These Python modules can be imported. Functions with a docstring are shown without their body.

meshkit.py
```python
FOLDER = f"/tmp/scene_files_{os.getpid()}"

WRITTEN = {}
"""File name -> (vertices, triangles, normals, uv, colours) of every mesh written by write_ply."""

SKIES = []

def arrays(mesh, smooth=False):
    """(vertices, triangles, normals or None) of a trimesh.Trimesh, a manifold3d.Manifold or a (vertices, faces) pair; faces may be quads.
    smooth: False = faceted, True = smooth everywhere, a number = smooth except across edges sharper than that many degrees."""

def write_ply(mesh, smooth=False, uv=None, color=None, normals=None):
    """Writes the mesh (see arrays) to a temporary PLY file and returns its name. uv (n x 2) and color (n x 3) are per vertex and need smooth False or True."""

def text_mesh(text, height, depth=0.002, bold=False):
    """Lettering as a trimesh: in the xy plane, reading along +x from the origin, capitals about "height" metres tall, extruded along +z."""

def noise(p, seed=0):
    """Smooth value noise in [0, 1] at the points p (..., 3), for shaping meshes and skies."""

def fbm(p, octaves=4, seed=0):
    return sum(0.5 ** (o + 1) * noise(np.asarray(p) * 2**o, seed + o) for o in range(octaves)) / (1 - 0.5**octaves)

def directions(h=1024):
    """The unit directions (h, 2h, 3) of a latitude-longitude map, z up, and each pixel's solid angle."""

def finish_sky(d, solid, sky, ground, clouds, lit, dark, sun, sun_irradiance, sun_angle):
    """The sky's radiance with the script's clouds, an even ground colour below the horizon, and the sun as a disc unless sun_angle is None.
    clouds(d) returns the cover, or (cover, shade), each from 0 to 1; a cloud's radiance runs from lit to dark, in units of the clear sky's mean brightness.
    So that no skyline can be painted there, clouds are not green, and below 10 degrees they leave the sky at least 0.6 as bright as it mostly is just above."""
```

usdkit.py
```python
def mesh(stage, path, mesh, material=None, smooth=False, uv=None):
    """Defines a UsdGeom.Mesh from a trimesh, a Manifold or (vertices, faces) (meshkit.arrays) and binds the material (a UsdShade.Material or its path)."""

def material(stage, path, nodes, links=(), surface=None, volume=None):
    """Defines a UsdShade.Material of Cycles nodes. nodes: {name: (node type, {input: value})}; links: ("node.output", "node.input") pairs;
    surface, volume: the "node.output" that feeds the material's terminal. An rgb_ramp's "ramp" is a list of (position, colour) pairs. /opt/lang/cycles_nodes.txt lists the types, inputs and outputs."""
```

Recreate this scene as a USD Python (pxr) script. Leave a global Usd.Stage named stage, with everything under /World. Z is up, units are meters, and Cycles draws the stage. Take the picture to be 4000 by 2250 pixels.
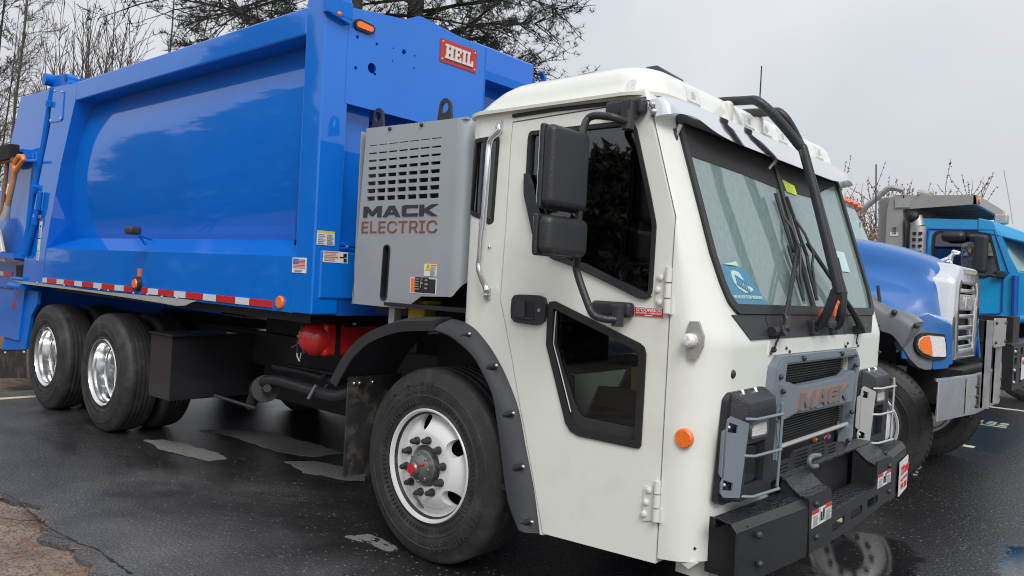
import math, random
import numpy as np, trimesh, usdkit, meshkit
import manifold3d as m3
from shapely.geometry import Polygon, Point, box as sbox, LineString
from shapely.ops import unary_union
from shapely import affinity
from pxr import Usd, UsdGeom, UsdLux, UsdShade, Gf, Sdf, Vt

# World: x forward along the white truck, y away from the viewer across the bays, z up, metres.
stage = Usd.Stage.CreateInMemory()
UsdGeom.SetStageUpAxis(stage, 'Z'); UsdGeom.SetStageMetersPerUnit(stage, 1.0)
UsdGeom.Xform.Define(stage, '/World'); UsdGeom.Scope.Define(stage, '/World/Looks')
# ---------------------------------------------------------------- camera
cam = UsdGeom.Camera.Define(stage, '/World/camera')
cam.AddTransformOp().Set(Gf.Matrix4d(0.757087, 0.651261, 0.051751, 0, -0.045206, -0.026802, 0.998618, 0,
                                     0.651748, -0.758381, 0.009149, 0, 3.0222, -2.8935, 1.54, 1))
cam.CreateHorizontalApertureAttr(36.0); cam.CreateVerticalApertureAttr(20.25); cam.CreateFocalLengthAttr(27.249)
cam.CreateClippingRangeAttr(Gf.Vec2f(0.05, 5000.0))
cam.CreateExposureAttr(0.45)
# ---------------------------------------------------------------- sky (bright overcast) and a veiled sun
SUN_EL, SUN_AZ = math.radians(44), math.radians(128)          # azimuth as atan2(x, y)
usdkit.material(stage, '/World/Looks/sky_material', {
    'sky': ('sky_texture', {'sky_type': 'single_scattering', 'sun_disc': False, 'sun_elevation': SUN_EL, 'sun_rotation': SUN_AZ, 'aerosol_density': 3.0}),
    'tc': ('texture_coordinate', {}),
    'n': ('noise_texture', {'scale': 1.5, 'detail': 5.0, 'roughness': 0.5, 'distortion': 0.4}),
    'r': ('rgb_ramp', {'ramp': [(0.28, (5.9, 6.1, 6.65)), (0.5, (7.3, 7.5, 7.95)), (0.72, (8.7, 8.8, 9.0))]}),
    'xyz': ('separate_xyz', {}), 'el': ('map_range', {'from_min': 0.0, 'from_max': 1.0, 'to_min': 0.60, 'to_max': 1.08, 'clamp': True}),
    'k': ('mix_color', {'blend_type': 'multiply', 'fac': 1.0, 'use_clamp': False}), 'm': ('mix_color', {'fac': 0.92, 'use_clamp': False}),
    'b': ('background_shader', {'strength': 0.1})},
    [('tc.generated', 'n.vector'), ('n.fac', 'r.fac'), ('sky.color', 'm.a'), ('tc.generated', 'xyz.vector'), ('xyz.z', 'el.value'), ('r.color', 'k.a'), ('el.result', 'k.b'), ('k.result', 'm.b'), ('m.result', 'b.color')], surface='b.background')
dome = UsdLux.DomeLight.Define(stage, '/World/sky')
dome.CreateIntensityAttr(1.0)
UsdShade.MaterialBindingAPI.Apply(dome.GetPrim()).Bind(UsdShade.Material.Get(stage, '/World/Looks/sky_material'))
dome.GetPrim().SetCustomDataByKey('kind', 'structure')
sun = UsdLux.DistantLight.Define(stage, '/World/sun')
sun.CreateIntensityAttr(0.4); sun.CreateAngleAttr(30.0); sun.CreateNormalizeAttr(True); sun.CreateColorAttr(Gf.Vec3f(1, 0.97, 0.93))
sd = Gf.Vec3d(math.sin(SUN_AZ) * math.cos(SUN_EL), math.cos(SUN_AZ) * math.cos(SUN_EL), math.sin(SUN_EL))
sun.AddTransformOp().Set(Gf.Matrix4d(Gf.Rotation(Gf.Vec3d(0, 0, 1), sd), Gf.Vec3d(0, 0, 0)))

# ---------------------------------------------------------------- helpers: scene graph
counts = {}
def numbered(parent, name):
    n = counts.get((parent, name), 0); counts[(parent, name)] = n + 1
    return f'{parent}/{name}' if n == 0 else f'{parent}/{name}_{n:03d}'
def path_of(p): return p if isinstance(p, str) else str(p.GetPath())
def put(parent, name, mesh, mat, smooth=30, label=None, kind=None):
    """One Mesh prim (a part, or a thing when parent is /World)."""
    pa = numbered(path_of(parent), name)
    if isinstance(mesh, list): mesh = cat(mesh)
    m = usdkit.mesh(stage, pa, mesh, M[mat], smooth=smooth).GetPrim()
    if label: m.SetCustomDataByKey('label', label)
    if kind: m.SetCustomDataByKey('kind', kind)
    return m
def group(parent, name, loc=None, rz=0, label=None, kind=None):
    pa = numbered(path_of(parent), name)
    x = UsdGeom.Xform.Define(stage, pa)
    if loc is not None: x.AddTranslateOp().Set(Gf.Vec3d(*map(float, loc)))
    if rz: x.AddRotateZOp().Set(float(rz))
    p = x.GetPrim()
    if label: p.SetCustomDataByKey('label', label)
    if kind: p.SetCustomDataByKey('kind', kind)
    return p
def tag(p, label=None, cat=None, group=None, kind=None):
    for k, v in (('label', label), ('category', cat), ('group', group), ('kind', kind)):
        if v: p.SetCustomDataByKey(k, v)
    return p
def copy_of(src, name, loc, rz, label, cat, grp=None, scale=1.0):
    x = UsdGeom.Xform.Define(stage, numbered('/World', name)); x.AddTranslateOp().Set(Gf.Vec3d(*map(float, loc))); x.AddRotateZOp().Set(float(rz))
    if scale != 1.0: x.AddScaleOp().Set(Gf.Vec3f(scale, scale, scale))
    p = x.GetPrim(); p.GetReferences().AddInternalReference(src.GetPath()); p.SetInstanceable(True)
    return tag(p, label, cat, grp)

# ---------------------------------------------------------------- helpers: shapes
def cat(ms):
    out = []
    for m in ms:
        if hasattr(m, 'to_mesh'):
            q = m.to_mesh(); m = trimesh.Trimesh(q.vert_properties[:, :3], q.tri_verts, process=False)
        elif isinstance(m, tuple):
            v, f = np.asarray(m[0], float), np.asarray(m[1], int)
            if f.shape[1] == 4: f = np.vstack([f[:, [0, 1, 2]], f[:, [0, 2, 3]]])
            m = trimesh.Trimesh(v, f, process=False)
        out.append(m)
    return trimesh.util.concatenate(out)
def man(m):
    m = cat([m]); m.merge_vertices()
    if m.volume < 0: m.invert()
    return m3.Manifold(m3.Mesh(np.asarray(m.vertices, np.float32), np.asarray(m.faces, np.uint32)))
def box(x0, x1, y0, y1, z0, z1):
    m = trimesh.creation.box([abs(x1 - x0), abs(y1 - y0), abs(z1 - z0)]); m.apply_translation([(x0 + x1) / 2, (y0 + y1) / 2, (z0 + z1) / 2]); return m
def rbox(x0, x1, y0, y1, z0, z1, r=0.01, n=12):
    s = m3.Manifold.sphere(r, n)
    x0, x1, y0, y1, z0, z1 = min(x0, x1), max(x0, x1), min(y0, y1), max(y0, y1), min(z0, z1), max(z0, z1)
    r = min(r, (x1 - x0) / 2.01, (y1 - y0) / 2.01, (z1 - z0) / 2.01); s = m3.Manifold.sphere(r, n)
    return cat([m3.Manifold.batch_hull([s.translate((a, b, c)) for a in (x0 + r, x1 - r) for b in (y0 + r, y1 - r) for c in (z0 + r, z1 - r)])])
def poly(pts, r=0.0, holes=()):
    p = Polygon(pts).buffer(0)
    if r: p = p.buffer(-r, quad_segs=5).buffer(2 * r, quad_segs=5).buffer(-r, quad_segs=5)
    for h in holes: p = p.difference(h)
    return p
def ext(p, d):
    gs = getattr(p, 'geoms', [p])
    return cat([trimesh.creation.extrude_polygon(g, d, engine='earcut') for g in gs if g.area > 1e-9])
def prism_y(p, y0, y1):
    """Polygon in (x, z) extruded from y0 to y1."""
    if not hasattr(p, 'area'): p = poly(p)
    m = ext(p, y1 - y0); v = m.vertices.copy(); m.vertices = np.c_[v[:, 0], y0 + v[:, 2], v[:, 1]]; m.invert(); return m
def prism_x(p, x0, x1):
    """Polygon in (y, z) extruded from x0 to x1."""
    if not hasattr(p, 'area'): p = poly(p)
    m = ext(p, x1 - x0); v = m.vertices.copy(); m.vertices = np.c_[x0 + v[:, 2], v[:, 0], v[:, 1]]; return m
def prism_z(p, z0, z1):
    if not hasattr(p, 'area'): p = poly(p)
    m = ext(p, z1 - z0); m.apply_translation([0, 0, z0]); return m
def tube(pts, r, n=10, caps=True, smooth_n=0, closed=False):
    p = np.asarray(pts, float)
    if smooth_n: p = catmull(p, smooth_n)
    t = np.gradient(p, axis=0); t /= np.linalg.norm(t, axis=1, keepdims=True) + 1e-12
    a = np.cross(t[0], [0, 0, 1.0] if abs(t[0][2]) < 0.9 else [1.0, 0, 0]); a /= np.linalg.norm(a)
    A = []
    for i in range(len(p)):
        a = a - t[i] * (a @ t[i]); a /= np.linalg.norm(a); A.append(a)
    A = np.array(A); B = np.cross(t, A); ang = np.arange(n) * 2 * np.pi / n
    r = np.broadcast_to(r, (len(p),))
    v = p[:, None] + r[:, None, None] * (np.cos(ang)[None, :, None] * A[:, None] + np.sin(ang)[None, :, None] * B[:, None])
    f = [(i * n + j, i * n + (j + 1) % n, (i + 1) * n + (j + 1) % n, (i + 1) * n + j) for i in range(len(p) - 1) for j in range(n)]
    m = cat([(v.reshape(-1, 3), np.array(f))])
    if caps:
        k = len(m.vertices); vv = np.vstack([m.vertices, p[0], p[-1]])
        ff = [(k, (j + 1) % n, j) for j in range(n)] + [(k + 1, (len(p) - 1) * n + j, (len(p) - 1) * n + (j + 1) % n) for j in range(n)]
        m = trimesh.Trimesh(vv, np.vstack([m.faces, ff]), process=False)
    return m
def catmull(p, n):
    p = np.asarray(p, float); q = np.vstack([2 * p[0] - p[1], p, 2 * p[-1] - p[-2]]); out = []
    for i in range(len(p) - 1):
        a, b, c, d = q[i:i + 4]
        for t in np.linspace(0, 1, n, endpoint=False):
            out.append(0.5 * (2 * b + (c - a) * t + (2 * a - 5 * b + 4 * c - d) * t * t + (3 * b - a - 3 * c + d) * t ** 3))
    out.append(p[-1]); return np.array(out)
def lathe_y(profile, c, n=64, flip=False):
    """Profile [(r, y)] turned about the y axis through c; y counts from c[1]."""
    pr = np.asarray(profile, float); a = np.arange(n) * 2 * np.pi / n; k = len(pr)
    v = np.stack([c[0] + pr[:, 0][None] * np.cos(a)[:, None], np.broadcast_to(c[1] + pr[:, 1], (n, k)), c[2] + pr[:, 0][None] * np.sin(a)[:, None]], -1).reshape(-1, 3)
    f = np.array([(i * k + j, i * k + j + 1, ((i + 1) % n) * k + j + 1, ((i + 1) % n) * k + j) for i in range(n) for j in range(k - 1)])
    m = cat([(v, f)])
    if flip: m.invert()
    return m
def cyl(a, b, r, n=16, r2=None):
    a, b = np.asarray(a, float), np.asarray(b, float)
    return tube([a, a + (b - a) * 0.5, b], [r, (r + (r2 or r)) / 2, r2 or r], n)
def ball(c, r, s=2, scale=(1, 1, 1)):
    m = trimesh.creation.icosphere(s, r); m.apply_scale(scale); m.apply_translation(c); return m
def hull_path(pts, rs, n=10):
    out = []
    for (a, ra), (b, rb) in zip(list(zip(pts, rs))[:-1], list(zip(pts, rs))[1:]):
        out.append(m3.Manifold.batch_hull([m3.Manifold.sphere(ra, n).translate(tuple(a)), m3.Manifold.sphere(rb, n).translate(tuple(b))]))
    return cat([m3.Manifold.batch_boolean(out, m3.OpType.Add)])
def loft(loops, cap=True):
    L = np.asarray(loops, float); k, n = L.shape[:2]
    f = [(i * n + j, i * n + (j + 1) % n, (i + 1) * n + (j + 1) % n, (i + 1) * n + j) for i in range(k - 1) for j in range(n)]
    m = cat([(L.reshape(-1, 3), np.array(f))])
    if cap:
        v = np.vstack([m.vertices, L[0].mean(0), L[-1].mean(0)]); q = len(m.vertices)
        ff = [(q, (j + 1) % n, j) for j in range(n)] + [(q + 1, (k - 1) * n + j, (k - 1) * n + (j + 1) % n) for j in range(n)]
        m = trimesh.Trimesh(v, np.vstack([m.faces, ff]), process=False)
    return m
def rrect(x0, x1, y0, y1, rf, rr, n=7):
    """Counter-clockwise rounded rectangle; rf radius at x1 (front), rr at x0."""
    out = []
    for cx, cy, r, a0 in ((x1 - rf, y0 + rf, rf, -90), (x1 - rf, y1 - rf, rf, 0), (x0 + rr, y1 - rr, rr, 90), (x0 + rr, y0 + rr, rr, 180)):
        for t in np.linspace(a0, a0 + 90, n): out.append((cx + r * math.cos(math.radians(t)), cy + r * math.sin(math.radians(t))))
    return out
def frame_map(m, o, u, v):
    """Mesh in the (x, y, z) of a flat drawing to the plane through o spanned by u and v, z along u x v."""
    o, u, v = (np.asarray(a, float) for a in (o, u, v)); w = np.cross(u, v)
    p = np.asarray(m.vertices); m = m.copy(); m.vertices = o + p[:, :1] * u + p[:, 1:2] * v + p[:, 2:3] * w; return m
SIDE = ((1, 0, 0), (0, 0, 1)); FRONT = ((0, 1, 0), (0, 0, 1)); FLOOR = ((1, 0, 0), (0, 1, 0))
def text_on(s, h, o, uv, width=None, d=0.002, bold=False):
    m = meshkit.text_mesh(s, h, d, bold); m.vertices -= [m.bounds[0][0], 0, 0]
    if width: m.vertices *= [width / (m.bounds[1][0]), 1, 1]
    return frame_map(m, o, *uv)
def letters(word, w, h, d, o, uv, shear=0.0, gap=0.08, font=None):
    """Blocky cut-out lettering from outlines."""
    n = len(word); wid = [font[c][1] for c in word]; unit = w / (sum(wid) + gap * (n - 1)); x = 0; out = []
    for c, k in zip(word, wid):
        g = affinity.scale(font[c][0], unit * k, h, origin=(0, 0)); g = affinity.skew(affinity.translate(g, x, 0), xs=shear, origin=(0, 0))
        out.append(ext(g, d)); x += unit * (k + gap)
    return frame_map(cat(out), o, *uv)
def P_(*pts): return Polygon(pts)
BLOCK = {'M': (P_((0, 0), (0, 1), (.24, 1), (.5, .5), (.76, 1), (1, 1), (1, 0), (.78, 0), (.78, .56), (.57, .12), (.43, .12), (.22, .56), (.22, 0)), 1.25),
         'A': (P_((0, 0), (.34, 1), (.66, 1), (1, 0), (.76, 0), (.69, .2), (.31, .2), (.24, 0)).difference(P_((.39, .42), (.61, .42), (.5, .76))), 1.15),
         'C': (P_((0, .12), (.1, 0), (1, 0), (1, .27), (.27, .27), (.27, .73), (1, .73), (1, 1), (.1, 1), (0, .88)), 1.0),
         'E': (P_((0, .12), (.1, 0), (1, 0), (1, .3), (.3, .3), (.3, .42), (.9, .42), (.9, .58), (.3, .58), (.3, .7), (1, .7), (1, 1), (.1, 1), (0, .88)), 1.0),
         'K': (P_((0, 0), (0, 1), (.25, 1), (.25, .62), (.66, 1), (1, 1), (.5, .52), (1, 0), (.67, 0), (.25, .4), (.25, 0)), 1.1)}
def U_(*bs): return unary_union([sbox(*b) for b in bs])
SLAB = {'H': (U_((.1, 0, .36, 1), (.64, 0, .9, 1), (.2, .38, .8, .62), (0, 0, .45, .17), (.55, 0, 1, .17), (0, .83, .45, 1), (.55, .83, 1, 1)), 1.15),
        'E': (U_((.1, 0, .38, 1), (0, 0, .95, .2), (0, .8, .95, 1), (.3, .4, .75, .6), (.75, 0, .95, .36), (.75, .64, .95, 1)), 0.95),
        'I': (U_((.25, 0, .75, 1), (0, 0, 1, .18), (0, .82, 1, 1)), 0.55),
        'L': (U_((.12, 0, .42, 1), (0, 0, 1, .2), (0, .82, .55, 1), (.75, 0, 1, .42)), 0.9)}
# ---------------------------------------------------------------- materials
M = {}
def pm(name, col, rough=0.5, metal=0.0, var=0.08, scale=5.0, bump=0.0, bscale=60.0, coat=0.0, rvar=0.12, drops=0.0, dscale=90.0, spec=0.5, coat_rough=0.05, bdist=0.01, trans=0.0, grime=None, coat_ior=1.5):
    c = np.array(col, float)
    nodes = {'g': ('geometry', {}), 'n': ('noise_texture', {'scale': scale, 'detail': 5.0, 'roughness': 0.6}),
             'cr': ('rgb_ramp', {'ramp': [(0.3, tuple(c * (1 - var))), (0.7, tuple(np.minimum(c * (1 + var), 1)))]}),
             'rr': ('map_range', {'from_min': 0.3, 'from_max': 0.7, 'to_min': max(rough - rvar * rough, 0.02), 'to_max': min(rough + rvar * rough, 1), 'clamp': True}),
             'p': ('principled_bsdf', {'metallic': metal, 'coat_weight': coat, 'coat_roughness': coat_rough, 'coat_ior': coat_ior, 'specular_ior_level': spec, 'transmission_weight': trans})}
    links = [('g.position', 'n.vector'), ('n.fac', 'cr.fac'), ('cr.color', 'p.base_color'), ('n.fac', 'rr.value'), ('rr.result', 'p.roughness')]
    if grime is not None:
        gc, lo, hi, gs = grime
        nodes |= {'gn': ('noise_texture', {'scale': gs, 'detail': 6.0, 'roughness': 0.65}), 'gr': ('map_range', {'from_min': lo, 'from_max': hi, 'clamp': True}), 'gm': ('mix_color', {'b': gc})}
        links = [l for l in links if l[1] != 'p.base_color'] + [('g.position', 'gn.vector'), ('gn.fac', 'gr.value'), ('gr.result', 'gm.fac'), ('cr.color', 'gm.a'), ('gm.result', 'p.base_color')]
    last = None
    if bump:
        nodes |= {'bn': ('noise_texture', {'scale': bscale, 'detail': 3.0}), 'b': ('bump', {'strength': bump, 'distance': bdist})}
        links += [('g.position', 'bn.vector'), ('bn.fac', 'b.height')]; last = 'b.normal'
    if drops:
        nodes |= {'v': ('voronoi_texture', {'scale': dscale, 'randomness': 1.0}), 'vr': ('map_range', {'from_min': 0.0, 'from_max': 0.34, 'to_min': 1.0, 'to_max': 0.0, 'clamp': True, 'range_type': 'smoothstep'}),
                  'vb': ('bump', {'strength': drops, 'distance': 0.004})}
        links += [('g.position', 'v.vector'), ('v.distance', 'vr.value'), ('vr.result', 'vb.height')]
        if last: links.append((last, 'vb.normal'))
        last = 'vb.normal'
    if last:
        links.append((last, 'p.normal'))
        if coat: links.append((last, 'p.coat_normal'))
    M[name] = usdkit.material(stage, '/World/Looks/' + name, nodes, links, surface='p.BSDF'); return M[name]
pm('blue_paint', (0.0, 0.150, 0.63), 0.42, var=0.06, scale=1.4, bump=0.018, bscale=9, coat=1.0, coat_rough=0.05, spec=0.1, coat_ior=1.62)
pm('blue_trim', (0.0, 0.138, 0.58), 0.45, var=0.06, coat=0.2, coat_rough=0.15, spec=0.25)
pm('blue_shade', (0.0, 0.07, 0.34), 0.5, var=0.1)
pm('white_paint', (0.73, 0.755, 0.70), 0.36, var=0.02, scale=2, coat=0.6, bump=0.035, bscale=5, drops=0.06, dscale=120, coat_rough=0.08, grime=((0.60, 0.60, 0.54), 0.52, 0.95, 4.0))
pm('white_trim', (0.66, 0.67, 0.62), 0.45, var=0.03, coat=0.3)
pm('grey_metallic', (0.36, 0.395, 0.425), 0.38, metal=0.3, var=0.05, scale=2, bump=0.02, bscale=200, coat=0.2)
pm('grey_plastic', (0.165, 0.195, 0.23), 0.42, var=0.06, scale=5, drops=0.06)
pm('pale_grey_metal', (0.50, 0.51, 0.50), 0.42, metal=0.4, var=0.06)
pm('black_plastic', (0.020, 0.022, 0.027), 0.42, var=0.15, scale=9, bump=0.15, bscale=300, drops=0.35, dscale=75)
pm('fender_plastic', (0.028, 0.031, 0.037), 0.5, var=0.15, scale=7, bump=0.25, bscale=350, drops=0.2, dscale=110)
pm('black_steel', (0.017, 0.018, 0.021), 0.4, var=0.2, scale=11, bump=0.2, bscale=160)
pm('wet_steel', (0.012, 0.013, 0.016), 0.15, var=0.2, scale=11, bump=1.0, bscale=55, bdist=0.012)
pm('black_frame', (0.010, 0.010, 0.012), 0.55, var=0.3, scale=6)
pm('toolbox_black', (0.014, 0.014, 0.017), 0.28, var=0.2, scale=3, coat=0.3)
pm('panel_grey', (0.42, 0.47, 0.45), 0.6)
pm('seat_grey', (0.075, 0.075, 0.08), 0.8)
pm('edge_orange', (0.42, 0.12, 0.045), 0.5)
pm('bright_steel', (0.86, 0.88, 0.90), 0.24, metal=1.0, var=0.04, scale=6)
pm('wheel_grey', (0.2, 0.2, 0.205), 0.4)
pm('cab_interior', (0.022, 0.022, 0.024), 0.7, var=0.2)
pm('interior_grey', (0.10, 0.115, 0.11), 0.6, var=0.15)
pm('rubber', (0.024, 0.024, 0.025), 0.62, var=0.3, scale=8, bump=0.2, bscale=90, grime=((0.075, 0.07, 0.066), 0.5, 0.8, 7))
pm('seal_rubber', (0.015, 0.015, 0.016), 0.5, var=0.2)
pm('tread_rubber', (0.026, 0.026, 0.027), 0.6, var=0.3, scale=20, bump=0.3, bscale=60)
pm('mudflap_rubber', (0.022, 0.022, 0.023), 0.6, var=0.3, scale=12, grime=((0.12, 0.095, 0.07), 0.5, 0.72, 9))
pm('rim_white', (0.66, 0.67, 0.67), 0.35, var=0.03, coat=0.4)
pm('aluminium', (0.78, 0.79, 0.80), 0.16, metal=1.0, var=0.05, scale=12)
pm('chrome', (0.80, 0.82, 0.85), 0.07, metal=1.0, var=0.05, scale=3, bump=0.05, bscale=5)
pm('brushed_steel', (0.62, 0.63, 0.63), 0.3, metal=1.0, var=0.08, scale=25)
pm('galvanised', (0.46, 0.46, 0.45), 0.5, metal=0.7, var=0.12, scale=12)
pm('hub_grey', (0.19, 0.19, 0.195), 0.4, metal=0.7, var=0.2, scale=20)
pm('bolt_dark', (0.04, 0.042, 0.046), 0.45, metal=0.3, var=0.2)
pm('red_paint', (0.50, 0.016, 0.014), 0.35, var=0.1, coat=0.5)
pm('red_cap', (0.55, 0.02, 0.02), 0.4)
pm('red_tape', (0.52, 0.022, 0.02), 0.28, var=0.12, scale=60, coat=0.4)
pm('white_tape', (0.62, 0.64, 0.66), 0.28, var=0.10, scale=60, coat=0.4)
pm('sign_red', (0.42, 0.035, 0.03), 0.45, var=0.06)
pm('sticker_white', (0.70, 0.71, 0.70), 0.4, var=0.03)
pm('sticker_black', (0.02, 0.02, 0.022), 0.4)
pm('sticker_orange', (0.80, 0.17, 0.02), 0.4)
pm('sticker_yellow', (0.75, 0.55, 0.03), 0.4)
pm('sticker_red', (0.55, 0.03, 0.03), 0.4)
pm('sticker_blue', (0.10, 0.18, 0.50), 0.4)
pm('sticker_grey', (0.25, 0.25, 0.26), 0.4)
pm('letter_grey', (0.16, 0.155, 0.15), 0.5)
pm('copper', (0.26, 0.10, 0.065), 0.45, metal=0.3)
pm('mack_black', (0.03, 0.03, 0.036), 0.4)
pm('letter_white', (0.62, 0.62, 0.58), 0.5, var=0.1, scale=40)
pm('orange_lens', (0.85, 0.17, 0.01), 0.22, coat=0.6, var=0.15, scale=90, bump=0.3, bscale=120)
pm('clear_lens', (0.72, 0.73, 0.72), 0.15, metal=0.1, coat=0.8, var=0.18, scale=70, bump=0.4, bscale=110)
pm('lamp_bowl', (0.85, 0.86, 0.87), 0.06, metal=1.0, var=0.1, scale=30, bump=0.4, bscale=30)
pm('yellow_paint', (0.55, 0.42, 0.03), 0.45)
pm('lime_sticker', (0.55, 0.66, 0.03), 0.5)
pm('orange_ornament', (0.62, 0.12, 0.035), 0.4, var=0.15, scale=30)
pm('wood_tan', (0.52, 0.27, 0.11), 0.5, var=0.15, scale=15)
pm('wood_brown', (0.22, 0.10, 0.055), 0.55, var=0.2, scale=15)
pm('orange_plastic', (0.72, 0.24, 0.05), 0.4)
pm('shovel_white', (0.58, 0.57, 0.52), 0.35, var=0.15, scale=6)
pm('bristle', (0.012, 0.010, 0.010), 0.8, bump=0.8, bscale=150)
pm('cardboard', (0.28, 0.18, 0.07), 0.7)
pm('poster_blue', (0.07, 0.23, 0.36), 0.5, var=0.05)
pm('poster_white', (0.46, 0.66, 0.65), 0.5)
pm('fog_blue_paint', (0.012, 0.115, 0.37), 0.4, var=0.06, scale=4, coat=0.35, spec=0.35, drops=0.06)
pm('fog_blue_dark', (0.008, 0.06, 0.34), 0.34, var=0.06, scale=4, coat=0.6)
pm('cyan_paint', (0.008, 0.30, 0.62), 0.34, var=0.05, scale=4, coat=0.6)
pm('flare_grey', (0.15, 0.16, 0.175), 0.5, var=0.08)
pm('dump_steel', (0.36, 0.35, 0.33), 0.45, metal=0.35, var=0.08, scale=3)
pm('amber_small', (0.75, 0.12, 0.015), 0.3, coat=0.5)
pm('paint_cream', (0.62, 0.58, 0.36), 0.55, var=0.15, scale=14)
pm('paint_line_white', (0.62, 0.60, 0.50), 0.45, var=0.15, scale=14)
pm('paint_line_blue', (0.07, 0.30, 0.58), 0.35, var=0.2, scale=14)
pm('building_beige', (0.52, 0.47, 0.36), 0.8, var=0.08, scale=2)
pm('building_grey', (0.16, 0.16, 0.16), 0.7, var=0.1)
pm('bark', (0.075, 0.065, 0.055), 0.9, var=0.35, scale=14, bump=0.6, bscale=25)
pm('pine_bark', (0.04, 0.034, 0.03), 0.9, var=0.4, scale=10, bump=0.9, bscale=16)
pm('twig', (0.12, 0.10, 0.085), 0.9, var=0.3, scale=9)
pm('dark_twig', (0.035, 0.03, 0.026), 0.9, var=0.3, scale=9)
pm('bud', (0.30, 0.20, 0.13), 0.7, var=0.4, scale=20)
pm('stone', (0.14, 0.12, 0.105), 0.8, var=0.35, scale=25)
pm('dead_leaf', (0.17, 0.085, 0.045), 0.7, var=0.5, scale=30)

def leaf(name, col, trans=0.25):
    c = np.array(col)
    M[name] = usdkit.material(stage, '/World/Looks/' + name, {
        'g': ('geometry', {}), 'n': ('noise_texture', {'scale': 1.3, 'detail': 3.0}),
        'cr': ('rgb_ramp', {'ramp': [(0.3, tuple(c * 0.55)), (0.7, tuple(c * 1.5))]}),
        'd': ('principled_bsdf', {'roughness': 0.6}), 't': ('translucent_bsdf', {}), 'm': ('mix_closure', {'fac': trans})},
        [('g.position', 'n.vector'), ('n.fac', 'cr.fac'), ('cr.color', 'd.base_color'), ('cr.color', 't.color'), ('d.BSDF', 'm.closure1'), ('t.BSDF', 'm.closure2')], surface='m.closure')
leaf('needles', (0.020, 0.027, 0.017), 0.15)
leaf('evergreen', (0.055, 0.070, 0.042))

def pane(name, tint=(0.5, 0.55, 0.55), ior=1.5, rough=0.015, streak=0.0, haze=(0.55, 0.72, 0.70)):
    """Window glass: clear with a mirror sheen; streak mixes in a veil of fine water drops."""
    nodes = {'f': ('fresnel', {'IOR': ior}), 't': ('transparent_bsdf', {'color': tint}), 'g': ('glossy_bsdf', {'roughness': rough, 'color': (0.95, 0.97, 1.0)}), 'm': ('mix_closure', {})}
    links = [('f.fac', 'm.fac'), ('t.BSDF', 'm.closure1'), ('g.BSDF', 'm.closure2')]; out = 'm.closure'
    if streak:
        nodes |= {'geo': ('geometry', {}), 'mp': ('mapping', {'scale': (30.0, 30.0, 5.0)}), 'n': ('noise_texture', {'scale': 2.6, 'detail': 5.0, 'roughness': 0.65}),
                  'r': ('map_range', {'from_min': 0.3, 'from_max': 0.75, 'to_min': streak * 0.7, 'to_max': streak * 1.3, 'clamp': True}),
                  'd': ('diffuse_bsdf', {'color': haze}), 'm2': ('mix_closure', {})}
        links += [('geo.position', 'mp.vector'), ('mp.vector', 'n.vector'), ('n.fac', 'r.value'), ('r.result', 'm2.fac'), ('m.closure', 'm2.closure1'), ('d.BSDF', 'm2.closure2')]; out = 'm2.closure'
    M[name] = usdkit.material(stage, '/World/Looks/' + name, nodes, links, surface=out)
pane('side_glass', (0.62, 0.65, 0.66), 2.0)
pane('lower_glass', (0.75, 0.80, 0.78), 1.35)
pane('wet_windscreen', (0.80, 0.94, 0.93), 2.0, 0.02, streak=0.22)
pane('far_windscreen', (0.5, 0.66, 0.64), 1.6, 0.02, streak=0.45)
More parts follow.
